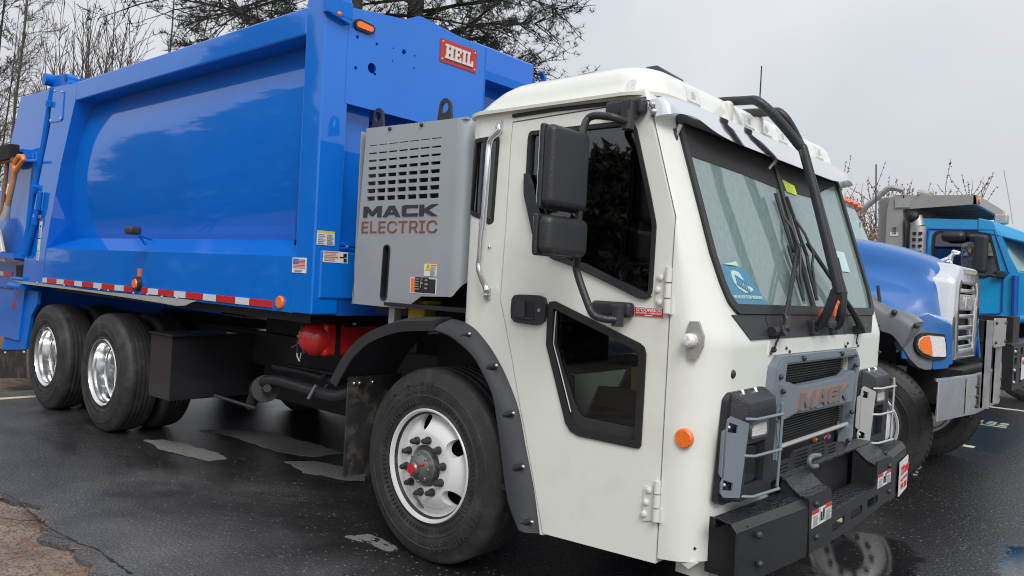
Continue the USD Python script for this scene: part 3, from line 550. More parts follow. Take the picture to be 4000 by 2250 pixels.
# decals on the front column
def decal(parent, name, w, h, o, uv, parts, label=None, mat='sticker_white'):
    """A flat sticker: base sheet and coloured fields given as (x0, y0, x1, y1, material) in fractions."""
    base = put(parent, name, frame_map(ext(sbox(0, 0, w, h), .0015), o, *uv), mat, smooth=False, label=label)
    for k, (x0, y0, x1, y1, m) in enumerate(parts):
        put(base, 'print', frame_map(ext(sbox(x0 * w, y0 * h, x1 * w, y1 * h), .0015), np.array(o) + np.cross(*map(np.array, uv)) * (.0008 + .0003 * k), *uv), m, smooth=False)
    return base
def lines(n, x0, x1, y0, y1, m='sticker_grey', seed=0):
    r = np.random.default_rng(seed); dy = (y1 - y0) / n
    return [(x0, y1 - (k + .7) * dy, x0 + (x1 - x0) * r.uniform(.7, 1), y1 - (k + .3) * dy, m) for k in range(n)]
a, b = [(-1.266,1.617),(-1.111,1.521)]
fw_, fh_ = b[0] - a[0] if b[0] - a[0] > .05 else .1, a[1] - b[1]
fo = (a[0], YS - .001, b[1])
decal(truck, 'flag_sticker', fw_, fh_, fo, SIDE, [(.08, .30, .92, .93, 'sticker_white')] + [(.08, .30 + k * .09, .92, .345 + k * .09, 'sticker_red') for k in range(7)] + [(.08, .62, .45, .93, 'sticker_blue')] + lines(2, .2, .8, .06, .22), 'small white sticker with a flag')

def front_decal(p0, p1, name, parts, x, label):
    return decal(truck, name, abs(p1[0] - p0[0]), abs(p1[1] - p0[1]), (x, min(p0[0], p1[0]), min(p0[1], p1[1])), FRONT, parts, label)

front_decal((-.045, 1.703), (.088, 1.792), 'caution_sticker', [(0, .84, 1, 1, 'sticker_yellow'), (.495, 0, .505, .84, 'sticker_grey')] + lines(6, .06, .45, .05, .8, seed=1) + lines(6, .55, .95, .05, .8, seed=2), -1.0415, 'white sticker with yellow caution header')
put(truck, 'front_lower_wall', [rbox(-1.2, -1.06, .12, 2.3, 1.30, 1.72, .01)], 'blue_paint')
front_decal((.0, 1.597), (.19, 1.668), 'warning_sticker', [(.02, .84, .6, .96, 'sticker_orange'), (.02, .40, .6, .52, 'sticker_orange')] + lines(2, .04, .58, .55, .82, seed=1) + lines(2, .04, .58, .08, .38, seed=2) + [(.66, .46, .84, .56, 'sticker_black'), (.80, .52, .94, .86, 'sticker_black'), (.82, .1, .94, .42, 'sticker_black')], -1.030, 'white sticker with orange header and hand symbol')
for k, pts in enumerate(([(-5.793,1.924),(-5.675,1.923),(-5.709,1.727),(-5.813,1.726)], [(-5.844,1.718),(-5.69,1.714),(-5.714,1.501),(-5.873,1.502)])):
    q = np.array(pts); w, h = .075, q[:, 1].max() - q[:, 1].min(); cx, cz = q.mean(0)
    ux = np.array([q[1] + q[2] - q[0] - q[3]])[0]; vx = (q[0] + q[1] - q[2] - q[3]); vx = vx / np.linalg.norm(vx)
    o2 = np.array([cx, YS - .001, cz]) - .5 * w * np.array([1, 0, 0]) - .5 * h * np.array([vx[0], 0, vx[1]])
    decal(truck, 'service_sticker', w, h, o2, ((1, 0, 0), (vx[0], 0, vx[1])), ([(0, .86, 1, 1, 'sticker_red'), (.3, .55, .7, .66, 'sticker_black')] if k == 0 else [(.1, .75, .6, .88, 'sticker_yellow')]) + lines(7, .15, .85, .06, .5, seed=k), 'tall narrow white sticker')
# ---- chassis under the body
put(truck, 'frame_rail', rbox(-7.0, 1.5, .72, .80, .72, 1.0, .01), 'black_frame'); put(truck, 'frame_rail', rbox(-7.0, 1.5, 1.54, 1.62, .72, 1.0, .01), 'black_frame')
put(truck, 'body_floor', box(-5.6, -1.2, .05, 2.3, 1.20, 1.27), 'black_frame', smooth=False)
put(truck, 'far_side_tanks', [rbox(-3.7, -.55, 1.75, 2.32, .16, 1.2, .03)], 'black_frame'); put(truck, 'cross_member', [box(x - .06, x + .06, .8, 1.54, .74, .98) for x in (-6.5, -3.4, -2.4, -.9)], 'black_frame', smooth=False)
for x in (-5.642, -4.251): put(truck, 'drive_axle', [cyl((x, .2, .53), (x, 2.14, .53), .12, 16), ball((x, 1.17, .55), .27, 2)], 'black_frame')
put(truck, 'front_axle', rbox(-.07, .07, .25, 2.1, .42, .55, .02), 'black_frame')
put(truck, 'battery_case', [rbox(-2.85, -.95, .75, 1.6, .45, 1.15, .02)], 'black_frame', label='dark battery case between the frame rails')
tbx = [(-3.322,0.965),(-2.967,0.966),(-2.986,0.456),(-3.358,0.456)]
put(truck, 'tool_box', [rbox(tbx[0][0], tbx[1][0], .0, 1.3, tbx[3][1] - .005, tbx[0][1], .008), box(tbx[0][0] - .02, tbx[1][0] + .03, -.012, 1.3, tbx[0][1], tbx[0][1] + .012)], 'toolbox_black')
# red tank with its end dome and chain
rd = [(-0.039,1.206),(-0.125,1.19),(-0.151,1.121),(-0.135,1.026),(-0.084,1.02),(-0.026,1.083)]
put(truck, 'red_tank', [rbox(-1.45, -1.24, .20, 1.9, .97, 1.20, .03), ball((-1.345, .20, 1.085), .115, 3)], 'red_paint')
put(truck, 'tank_bracket', [box(-1.3, -1.235, .28, .32, .97, 1.24), box(-1.3, -1.225, .35, 1.5, 1.17, 1.24)], 'black_frame', smooth=False)
put(truck, 'tank_bolt', [ball((-1.22, .42, 1.2), .018, 1), ball((-1.22, 1.0, 1.2), .018, 1)], 'pale_grey_metal')
hx = [(-1.384,0.12,1.165),(-1.4,0.12,1.118),(-1.416,0.12,1.072),(-1.427,0.12,1.012)]
put(truck, 'hose', tube([(-1.379,0.12,1.172),(-1.397,0.12,1.119),(-1.4,0.12,1.086)], .012, 8), 'seal_rubber')
put(truck, 'chain', [tube([(-1.398,0.12,1.131),(-1.402,0.12,1.105)], .016, 8), tube([(-1.434,0.12,1.096),(-1.362,0.12,1.099),(-1.382,0.12,1.071),(-1.431,0.12,1.051)], .011, 6), tube([(-1.435,0.12,0.992),(-1.428,0.12,0.96),(-1.398,0.12,0.93)], .007, 6), tube([(-1.386,0.12,0.99),(-1.394,0.12,0.95)], .007, 6), tube([(-1.505,0.12,1.012),(-1.441,0.12,1.042)], .004, 5)], 'brushed_steel')
put(truck, 'strap', [tube([(-1.427,0.12,1.071),(-1.431,0.12,0.985)], .012, 6), tube([(-1.393,0.12,1.067),(-1.347,0.12,0.987)], .012, 6)], 'seal_rubber')
# cooling pipes and hangers ahead of the front wheel's mud flap
put(truck, 'pipe', tube([(-2.194,0.25,0.497),(-2.148,0.25,0.591),(-2.064,0.25,0.681),(-1.964,0.25,0.723),(-1.814,0.25,0.737),(-1.597,0.25,0.73),(-1.39,0.25,0.72),(-1.215,0.25,0.714),(-1.101,0.25,0.73),(-1.011,0.25,0.761)], .041, 14, smooth_n=5), 'black_steel')
put(truck, 'pipe', tube([(-2.211,0.45,0.787),(-2.118,0.45,0.786),(-1.863,0.45,0.786),(-1.586,0.45,0.777),(-1.393,0.45,0.773)], .028, 12, smooth_n=4), 'black_steel')
put(truck, 'pipe', tube([(-2.256,0.6,0.782),(-1.995,0.6,0.785),(-1.724,0.6,0.787),(-1.572,0.6,0.787)], .016, 10, smooth_n=4), 'black_steel')
put(truck, 'pipe_hanger', prism_y([(-1.323,0.779),(-1.301,0.779),(-1.376,0.675),(-1.403,0.676)], .19, .20), 'flare_grey', smooth=False)
put(truck, 'pipe_hanger', prism_y([(-1.515,0.823),(-1.484,0.823),(-1.527,0.766),(-1.556,0.766)], .40, .41), 'black_steel', smooth=False)
put(truck, 'pipe_hanger', prism_y([(-1.281,0.787),(-1.253,0.787),(-1.282,0.744),(-1.31,0.745)], .25, .26), 'black_steel', smooth=False)
put(truck, 'brake_chamber', [cyl((-2.2, .35, .62), (-2.0, .25, .66), .10, 18), cyl((-2.0, .25, .66), (-1.9, .2, .68), .03, 8)], 'black_steel')
put(truck, 'under_rail', tube([(-2.445,0.1,0.561),(-1.873,0.1,0.549)], .012, 6), 'black_steel')

# ---- wheels
def tyre(c, R, W, seed=0, r_in=.295, inward=True):
    """Outer face at c.y, body running to +y."""
    pr = [(r_in - .02, .03), (r_in, .004), (r_in + .015, .0), (r_in + .03, .006), (r_in + .045, .0), (r_in + .075, -.010), (r_in + .080, -.013), (r_in + .086, -.010), (r_in + .12, -.014), (R - .095, -.010), (R - .088, -.013), (R - .082, -.008), (R - .05, .002), (R - .022, .014), (R - .008, .026), (R, .048)]
    n = 5; ws = np.linspace(.05, W - .05, n * 2 + 1)
    for k in range(n):
        a, b = ws[2 * k], ws[2 * k + 2]
        pr += [(R, a + .004), (R, b - .012)] + ([(R - .014, b - .010), (R - .014, b - .001)] if k < n - 1 else [])
    pr += [(R - .01, W - .02), (R - .05, W), (r_in + .1, W + .005), (r_in, W - .01), (r_in - .02, W - .03)]
    return lathe_y(pr, c, 96)
def ticks(c, r, n, l=.022):
    return cat([box(-.002, .002, -.0135, -.004, 0, l).apply_transform(trimesh.transformations.translation_matrix(c) @ trimesh.transformations.rotation_matrix(2 * math.pi * k / n, [0, 1, 0]) @ trimesh.transformations.translation_matrix([0, 0, r])) for k in range(n)])
def arc_text(s, h, c, r, a0, da):
    out = []
    for k, ch in enumerate(s):
        m = meshkit.text_mesh(ch, h, .003, True); m.vertices -= [m.bounds[:, 0].mean(), 0, 0]; m = frame_map(m, (0, 0, 0), *SIDE)
        th = a0 + da * k
        m.apply_transform(trimesh.transformations.translation_matrix(c) @ trimesh.transformations.rotation_matrix(th, [0, 1, 0]) @ trimesh.transformations.translation_matrix([0, -.0125, r])); out.append(m)
    return cat(out)
def front_wheel(parent, c, R=.525, W=.36, mat='rim_white'):
    w = group(parent, 'wheel', label=None)
    t = put(w, 'tyre', [tyre(c, R, W), ticks(c, .335, 84), arc_text('MICHELIN', .05, c, .40, 2.0, .135), arc_text('MICHELIN', .05, c, .40, -.95, .135)], 'rubber', smooth=32)
    # steel disc: flange, drop, five hand holes, raised bolt face
    prof = [(.300, .012), (.306, .0), (.302, -.006), (.294, -.004), (.288, .012), (.279, .030), (.272, .050), (.266, .056), (.258, .050), (.235, .022), (.21, .0), (.19, -.012), (.175, -.016), (.115, -.016), (.110, -.008), (.110, .05)]
    back = [(.110, .06), (.18, .03), (.25, .075), (.285, .09), (.300, .06)]
    disc = man(lathe_y(prof + back + [prof[0]], c, 80)); cut = []
    for k in range(5):
        a = math.radians(72 * k + 33); cut.append(man(cyl((c[0] + .226 * math.cos(a), c[1] - .05, c[2] + .228 * math.sin(a)), (c[0] + .226 * math.cos(a), c[1] + .12, c[2] + .226 * math.sin(a)), .046, 24)))
    for q in cut: disc = disc - q
    rim = put(w, 'rim', disc, mat, smooth=35)
    put(w, 'brake_drum', cyl((c[0], c[1] + .10, c[2]), (c[0], c[1] + .30, c[2]), .27, 32), 'black_frame')
    hub = put(w, 'hub', [lathe_y([(0, -.115), (.030, -.115), (.036, -.105), (.036, -.085), (.055, -.075), (.074, -.062), (.080, -.035), (.088, -.030), (.090, .0), (.105, .0), (.105, .05)], c, 32, True)] +
        [ball((c[0] + .072 * math.cos(a), c[1] - .062, c[2] + .072 * math.sin(a)), .010, 1) for a in np.arange(8) * math.pi / 4], 'hub_grey')
    put(hub, 'hub_cap', cyl((c[0], c[1] - .122, c[2]), (c[0], c[1] - .10, c[2]), .026, 20), 'red_cap')
    put(hub, 'red_mark', ball((c[0] + .045, c[1] - .082, c[2] + .028), .011, 1), 'red_cap')
    for k in range(10):
        a = math.radians(36 * k + 10); p = np.array([c[0] + .143 * math.cos(a), c[1] - .016, c[2] + .143 * math.sin(a)])
        put(w, 'lug_nut', lathe_y([(0, -.050), (.010, -.050), (.012, -.042), (.015, -.040), (.016, -.022), (.021, -.014), (.022, .0)], p, 14, True), 'bolt_dark')
    return w
def rear_wheel(parent, c, R=.53, mat='aluminium'):
    w = group(parent, 'wheel')
    put(w, 'tyre', [tyre(c, R, .29), ticks(c, .345, 80, .018), tyre((c[0], c[1] + .34, c[2]), R, .28)], 'rubber', smooth=32)
    rim = put(w, 'rim', lathe_y([(.300, .014), (.305, .0), (.300, -.006), (.292, -.004), (.286, .012), (.274, .022), (.270, .05), (.262, .062), (.258, .12), (.252, .128), (.246, .135), (.243, .20), (.225, .212), (.13, .214), (.13, .165), (.115, .158), (.0, .158)], c, 80, True), mat, smooth=35)
    for k in range(10):
        a = math.radians(36 * k); put(rim, 'lug_nut', cyl((c[0] + .168 * math.cos(a), c[1] + .19, c[2] + .168 * math.sin(a)), (c[0] + .168 * math.cos(a), c[1] + .214, c[2] + .168 * math.sin(a)), .017, 8), 'brushed_steel')
    return w
front_wheel(truck, (0, 0, .523))
for x in (-4.251, -5.642): rear_wheel(truck, (x, 0, .53))
def far_wheel(parent, c, R=.525, W=.36):
    put(group(parent, 'wheel'), 'tyre', lathe_y([(.2, 0), (R - .05, 0), (R, .05), (R, W - .05), (R - .05, W), (.2, W), (.2, 0)], c, 40), 'tread_rubber')
for x in (0, -4.251, -5.642): far_wheel(truck, (x, 1.98, .523))
# ---- mudguard over the front wheel: rear shell and the bolted flare on the cab
arc = np.array([(-0.73,0.859),(-0.658,0.961),(-0.578,1.051),(-0.435,1.15),(-0.232,1.22),(-0.068,1.245),(0.082,1.256)])
def shell(path, off, yo, yi, th, lip):
    """Curved sheet along an (x, z) path: the outer lip hangs down at yo, the sheet runs in to yi."""
    p = catmull(np.c_[path, np.zeros(len(path))], 6)[:, :2]; t = np.gradient(p, axis=0); n = np.c_[-t[:, 1], t[:, 0]]; n /= np.linalg.norm(n, axis=1, keepdims=True)
    n *= np.sign(n[len(n) // 2][1])
    loops = []
    for a, b in zip(p, n):
        sec = [(0, yo), (lip, yo - .012), (lip + off, yo + .06), (lip + off, yi), (lip + off - th, yi), (lip + off - th, yo + .05), (lip - th, yo + .012), (0, yo + .012)]
        loops.append([(a[0] + b[0] * h, y, a[1] + b[1] * h) for h, y in sec])
    return loft(loops)
put(truck, 'mudguard', shell(arc, .02, -.08, .42, .012, .055), 'fender_plastic', smooth=50)
fl_in = np.array([(0.087,1.256),(0.219,1.229),(0.369,1.154),(0.45,1.071),(0.519,0.975),(0.558,0.837),(0.592,0.7),(0.633,0.53),(0.674,0.442),(0.725,0.379)])
fl_out = np.array([(0.157,1.324),(0.299,1.301),(0.414,1.226),(0.507,1.134),(0.587,1.025),(0.647,0.917),(0.702,0.748),(0.758,0.583),(0.786,0.475),(0.81,0.369)])
a, b = catmull(np.c_[fl_in, np.zeros(len(fl_in))], 6)[:, :2], catmull(np.c_[fl_out, np.zeros(len(fl_out))], 6)[:, :2]
loops = []
for p, q in zip(a, b):
    loops.append([(p[0], -.08, p[1]), (p[0] * .85 + q[0] * .15, -.098, p[1] * .85 + q[1] * .15), (p[0] * .45 + q[0] * .55, -.088, p[1] * .45 + q[1] * .55), (q[0], -.036, q[1]), (q[0], .0, q[1]), (p[0] * .9 + q[0] * .1, .38, p[1] * .9 + q[1] * .1), (p[0], .38, p[1]), (p[0], -.07, p[1])])
flare = put(truck, 'wheel_flare', loft(loops), 'fender_plastic', smooth=50)
for (x, z) in [(0.335,1.264),(0.526,1.126),(0.65,0.913),(0.726,0.673),(0.796,0.429)]:
    put(flare, 'bolt_pocket', hull_path([(x - .05, -.074, z - .018), (x - .012, -.070, z - .003)], [.018, .014], 12), 'black_plastic')
    put(flare, 'bolt', ball((x + .004, -.080, z), .0085, 2), 'brushed_steel')
mfl = [(-0.755,0.819),(-0.531,0.876),(-0.512,0.737),(-0.568,0.574),(-0.578,0.374),(-0.708,0.348),(-0.819,0.32),(-0.823,0.531),(-0.798,0.671)]
mfp = put(truck, 'front_mudflap', prism_x([(-.02, .32), (.40, .32), (.40, .92), (-.02, .92)], -.70, -.688), 'mudflap_rubber', smooth=False)
for y in (.02, .06, .16): put(mfp, 'bolt', ball((-.685, y, .88), .014, 1), 'brushed_steel')
# ================================================================ cab of the refuse truck
CY0, CY1 = -0.03, 2.37
XL = 1.637                                    # upright front below the windscreen
def front_x(z): return XL if z < 1.337 else 2.083 - 0.333 * z
def section(z, d=0.0):
    x1 = front_x(z) - d; x0 = 0.20 + d
    rx = float(np.interp(z, [1.2, 1.45, 1.84, 2.4], [.17, .14, .055, .045])); ry = float(np.interp(z, [1.2, 1.45, 1.84, 2.4], [.19, .17, .155, .15])); rr = .10
    y0, y1 = CY0 + d, CY1 - d; out = []; n = 9
    for cx, cy, a, b, t0 in ((x1 - rx, y0 + ry, rx, ry, -90), (x1 - rx, y1 - ry, rx, ry, 0), (x0 + rr, y1 - rr, rr, rr, 90), (x0 + rr, y0 + rr, rr, rr, 180)):
        for t in np.radians(np.linspace(t0, t0 + 90, n)): out.append((cx + a * math.cos(t), cy + b * math.sin(t), z))
    return out
def cab_solid(zs, d=0.0): return man(loft([section(z, d) for z in zs]))
ZS = [.25, .8, 1.15, 1.30, 1.337, 1.38, 1.45, 1.6, 1.84, 2.1, 2.39]
outer = cab_solid(ZS)
inner = cab_solid([.52] + ZS[1:-1] + [2.37], .035)
lin_in = cab_solid([.53] + ZS[1:-1] + [2.36], .042)
# openings
win_up = poly([(0.638,2.262),(0.767,2.263),(1.171,2.261),(1.205,2.249),(1.227,2.218),(1.24,2.175),(1.313,1.933)] + [(1.338,1.842),(1.347,1.803),(1.346,1.618),(1.344,1.526),(1.333,1.5),(1.313,1.49),(1.275,1.494),(1.135,1.547),(0.996,1.595),(0.915,1.622),(0.807,1.65),(0.755,1.677),(0.714,1.72),(0.68,1.774),(0.648,1.855),(0.614,1.965)] + [(0.618,2.077),(0.618,2.224),(0.623,2.252)])
win_low = poly([(0.794,1.436),(0.805,1.452),(0.834,1.457),(1.296,1.305),(1.32,1.29),(1.331,1.261),(1.331,1.044),(1.33,0.873),(1.323,0.86),(1.302,0.857),(1.005,0.858),(0.96,0.872),(0.93,0.906),(0.914,0.949),(0.816,1.201),(0.797,1.248),(0.795,1.314)])
win_rear = poly([(0.254,2.25),(0.327,2.254),(0.408,2.257),(0.425,2.246),(0.428,2.219),(0.415,1.834),(0.404,1.824),(0.385,1.821),(0.333,1.845),(0.223,1.88)])
win_rear_in = win_rear
ws = poly([(.235, 1.458), (2.14, 1.453), (2.185, 1.49), (2.215, 1.6), (2.215, 2.30), (.125, 2.30), (.130, 1.70), (.150, 1.58), (.180, 1.50)], .04)

arch_cut = poly([(-.5, .2), (float(b[-1][0]), .2)] + [tuple(p) for p in b[::-1]] + [(-.5, float(b[0][1]))])
door_px = [(0.514,2.316),(0.507,2.22),(0.503,1.859),(0.492,1.476),(0.49,1.448)] + [(0.522,1.355),(0.591,1.143),(0.657,0.918),(0.681,0.851),(0.754,0.617),(0.828,0.37)]
door = poly(door_px + [(1.427, .395), (1.427, 1.838), (1.271, 2.338)])
Y_OUT = (-.2, .12)
def cut(p, y0, y1): return man(prism_y(p, y0, y1))
below = man(prism_y([(-.5, -.1), (2.2, -.1), (2.2, .49), (1.6, .437), (.80, .362), (-.5, .25)], -1, 4))
rear_low = man(prism_y(poly([(-.2, .0), (-.2, 2.6), (.205, 2.6), (.17, 1.36), (.13, 1.30)]), -1, 4))
win_cuts = [cut(win_rear.buffer(.004), -.2, .25), man(prism_x(ws, 1.05, 2.0)), cut(win_up, 2.2, 2.6), cut(win_low, 2.2, 2.6)]
shell_ = outer - inner - below - cut(arch_cut, -1, 4) - cut(door.buffer(.005, join_style=2), -.2, .05)
for c_ in win_cuts: shell_ = shell_ - c_
# recess behind the grille
shell_ = shell_ - man(prism_x(poly([(.56, .62), (1.62, .62), (1.62, 1.22), (.62, 1.22), (.56, 1.17)]), 1.58, 1.8))
cab = put(truck, 'cab', shell_, 'white_paint', smooth=38)
lining = inner.translate((0, 0, 0)) - lin_in - below - cut(arch_cut, -1, 4) - cut(win_up.buffer(.02), -.2, .1) - cut(win_low.buffer(.02), -.2, .1)
for c_ in win_cuts: lining = lining - c_
put(truck, 'cab_lining', lining, 'cab_interior', smooth=30)
put(truck, 'cab_floor', box(.3, 1.55, .02, 2.32, .50, .53), 'cab_interior', smooth=False)
put(truck, 'wheel_well', [box(-.4, .82, .42, .45, .4, 1.36), box(-.45, .82, .02, 1.9, 1.36, 1.38)], 'black_frame', smooth=False)
# quarter window glass and seals
def seal(parent, p, w, y0=-.038, y1=.0, mat='seal_rubber'): return put(parent, 'window_seal', prism_y(p.difference(p.buffer(-w)), y0, y1), mat, smooth=False)
q0 = man(prism_y(win_rear, -.2, .25))
qs = (cab_solid(ZS, .006) - cab_solid(ZS, .011)) ^ q0
put(truck, 'quarter_window', qs, 'side_glass', smooth=40)
put(truck, 'quarter_seal', (cab_solid(ZS, -.003) - cab_solid(ZS, .016)) ^ man(prism_y(win_rear.buffer(.004).difference(win_rear.buffer(-.018)), -.2, .25)), 'seal_rubber', smooth=30)
bar_x = (0.333,2.253)[0]
put(truck, 'quarter_bar', tube([(0.337,-0.028,2.252),(0.336,-0.028,1.846)], .014, 8), 'seal_rubber')
# door
dskin = door.buffer(-.0025, join_style=2).difference(win_up).difference(win_low)
dr = put(truck, 'door', prism_y(dskin, -.0315, .03), 'white_paint', smooth=False)
seal(dr, win_up, .020); seal(dr, win_low, .034, -.040)
put(dr, 'door_lining', prism_y(door.buffer(-.02).difference(win_up.buffer(.0)).difference(win_low.buffer(0)), .031, .04), 'cab_interior', smooth=False)
put(dr, 'window_glass', prism_y(win_up.buffer(-.018), -.020, -.015), 'side_glass', smooth=False)
put(dr, 'lower_window_glass', prism_y(win_low.buffer(-.03), -.022, -.017), 'lower_glass', smooth=False)
wl_in = poly([(0.824,1.409),(0.826,1.259),(0.874,1.137),(0.965,0.984),(1.022,0.945),(1.288,0.941),(1.296,1.101),(1.288,1.254),(1.106,1.37),(0.828,1.444)])
put(dr, 'glass_border', prism_y(win_low.buffer(-.03).difference(poly([(0.841,1.424),(0.848,1.261),(0.894,1.151),(0.963,1.012),(0.99,0.966),(1.022,0.945),(1.288,0.941),(1.293,1.101),(1.286,1.248),(1.116,1.357),(0.85,1.439)])), -.0235, -.0225), 'cab_interior', smooth=False)
put(dr, 'trim_strip', tube([(0.845,-0.041,1.41),(0.841,-0.041,1.261),(0.89,-0.041,1.14),(0.96,-0.041,0.96)], .003, 5), 'pale_grey_metal')
dfl = poly([(0.621,2.056),(0.644,2.056),(0.668,2.009),(0.698,1.92),(0.732,1.832),(0.765,1.757)] + [(0.758,1.713),(0.759,1.685),(0.735,1.706),(0.692,1.769),(0.649,1.894)] + [(0.628,1.954),(0.623,2.011)])
put(dr, 'wind_deflector', prism_y(dfl, -.058, -.038), 'black_plastic', smooth=False)
sill_ = poly([(0.789,1.667),(0.881,1.646),(0.969,1.639),(1.11,1.586),(1.243,1.542),(1.342,1.505),(1.319,1.492),(1.281,1.495),(1.141,1.549),(1.003,1.596),(0.922,1.623),(0.832,1.645)])
put(dr, 'sill_strip', prism_y(sill_, -.046, -.02), 'black_plastic', smooth=False)
# door handle in its dished plate
hp_ = poly([(0.58,1.451),(0.594,1.471),(0.625,1.477),(0.747,1.479),(0.777,1.469),(0.789,1.443),(0.791,1.39),(0.782,1.359),(0.756,1.341),(0.722,1.337),(0.607,1.342),(0.584,1.359),(0.578,1.396)], .008)
hd = put(dr, 'handle', prism_y(hp_, -.052, -.03), 'black_plastic', smooth=False)
put(hd, 'grip', [prism_y(poly([(0.61,1.449),(0.67,1.454),(0.677,1.369),(0.614,1.368)], .008), -.062, -.05), prism_y(poly([(0.613,1.378),(0.732,1.369),(0.73,1.364),(0.614,1.361)]), -.058, -.05)], 'bolt_dark')
put(hd, 'recess', prism_y(poly([(0.672,1.449),(0.725,1.449),(0.73,1.371),(0.677,1.372)], .006), -.0535, -.05), 'black_frame', smooth=False)
lx, lz = (0.756,1.409); put(hd, 'lock', cyl((lx, -.056, lz), (lx, -.045, lz), .0095, 14), 'brushed_steel')
# hinges
for pts, leafp, bolts in (([(1.405,1.631),(1.436,1.631),(1.438,1.436),(1.403,1.437)], [(1.365,1.595),(1.397,1.601),(1.405,1.601),(1.402,1.464),(1.385,1.467),(1.364,1.485)], [(1.386,1.585),(1.374,1.534),(1.386,1.483)]),
                          ([(1.403,0.74),(1.439,0.747),(1.437,0.581),(1.406,0.573)], [(1.357,0.703),(1.401,0.716),(1.406,0.573),(1.358,0.562)], [(1.383,0.696),(1.371,0.643),(1.364,0.592)])):
    pts = np.array(pts); x0, x1, z0, z1 = pts[:, 0].min() + .008, pts[:, 0].max() - .004, pts[:, 1].min(), pts[:, 1].max()
    h = put(truck, 'hinge', [prism_y(poly(leafp), -.040, -.03)] + [cyl(((x0 + x1) / 2, -.045, z0 + (z1 - z0) * (k / 3) + .003), ((x0 + x1) / 2, -.045, z0 + (z1 - z0) * ((k + 1) / 3) - .003), .0145, 12) for k in range(3)] + [box((x0 + x1) / 2, x1 + .012, -.045, -.03, z0, z0 + (z1 - z0) * .33)], 'white_trim')
    for x, z in bolts: put(h, 'bolt', [lathe_y([(0, -.012), (.006, -.012), (.0125, -.008), (.015, 0)], (x, -.040, z), 14, True)], 'white_trim')
# dealer sticker on the door
sa, sb_ = [(1.262,1.453),(1.404,1.414)]
w_, h_ = sb_[0] - sa[0], sa[1] - sb_[1]; so = (sa[0], -.0335, sb_[1] + .004)
stk = decal(truck, 'dealer_sticker', w_, h_, so, SIDE, [(.02, .04, .98, .96, 'sticker_red')], 'red and white dealer sticker on the door')
put(stk, 'lettering', [text_on("O'CONNOR", h_ * .34, (so[0] + w_ * .06, -.0358, so[2] + h_ * .56), SIDE, w_ * .88, .001, True), text_on('AUGUSTA - PORTLAND', h_ * .17, (so[0] + w_ * .05, -.0358, so[2] + h_ * .31), SIDE, w_ * .90, .001, True), text_on('MAINE', h_ * .12, (so[0] + w_ * .37, -.0358, so[2] + h_ * .10), SIDE, w_ * .26, .001, True)], 'sticker_white', smooth=False)
# grab handle
put(truck, 'grab_handle', [tube([(0.459,-0.075,2.294),(0.465,-0.075,2.274),(0.442,-0.075,2.256),(0.413,-0.075,2.233),(0.402,-0.075,2.188)] + [(0.417,-0.095,2.079),(0.407,-0.095,1.785)] + [(0.403,-0.095,1.84),(0.397,-0.095,1.659),(0.392,-0.095,1.616),(0.405,-0.095,1.568)] + [(0.417,-0.07,1.513),(0.433,-0.07,1.486)], .0155, 12, smooth_n=4)], 'aluminium')
for p in ((0.432,2.303), (0.408,1.475)):
    hb = put(truck, 'handle_bracket', prism_y(poly([(p[0] - .018, p[1] - .035), (p[0] + .018, p[1] - .035), (p[0] + .018, p[1] + .03), (p[0] - .018, p[1] + .03)], .01), -.045, -.03), 'brushed_steel', smooth=False)
    put(hb, 'bolt', ball((p[0], -.05, p[1] - .012), .010, 2), 'brushed_steel')
for p in ((0.403,1.705),): put(truck, 'screw', ball((p[0], -.034, p[1]), .009, 1), 'brushed_steel')
# side marker, clearance lamp and front corner plugs
p = (1.524,0.936); put(truck, 'round_reflector', lathe_y([(0, -.010), (.034, -.010), (.040, -.004), (.041, .008)], (p[0], -.03, p[1]), 30, True), 'orange_lens', label='round orange reflector')
p = (1.541,1.338)
pl_ = unary_union([Point(p[0] + .004, p[1]).buffer(.036), Polygon([(p[0] - .012, p[1] + .07), (p[0] + .018, p[1] + .072), (p[0] + .04, p[1] + .02), (p[0] + .04, p[1] - .02), (p[0] + .018, p[1] - .07), (p[0] - .012, p[1] - .07), (p[0] - .03, p[1])]).buffer(.006)])
sl = put(truck, 'clearance_lamp', lathe_y([(0, -.05), (.018, -.048), (.028, -.035), (.030, .0)], (p[0] - .004, -.03, p[1]), 24, True), 'clear_lens', label='small round clear lamp on a diamond base')
put(sl, 'base', prism_y(pl_, -.038, -.02), 'galvanised', smooth=False)
for y, z in [(0.148,1.201),(0.111,0.963)] + [(0.068,0.722),(0.027,0.489)]:
    k = float(np.interp(y, [-.03, 0.0, .05, .10, .16], [1.47, 1.55, 1.59, 1.615, 1.635]))
    put(truck, 'plug', [lathe_y([(0, -.012), (.012, -.010), (.020, -.004), (.022, .006)], (0, 0, 0), 16, True).apply_transform(trimesh.transformations.translation_matrix((k, y, z)) @ trimesh.transformations.rotation_matrix(math.radians(55), [0, 0, 1]))], 'bolt_dark')
# cab front lower step of body colour seen under the lamp panel
put(truck, 'cab_underpanel', [box(1.45, 1.6, .10, .5, .34, .50)], 'white_trim', smooth=False)
put(truck, 'corner_tab', prism_y([(1.50, .43), (1.60, .44), (1.56, .405)], .0, .012), 'white_trim', smooth=False)

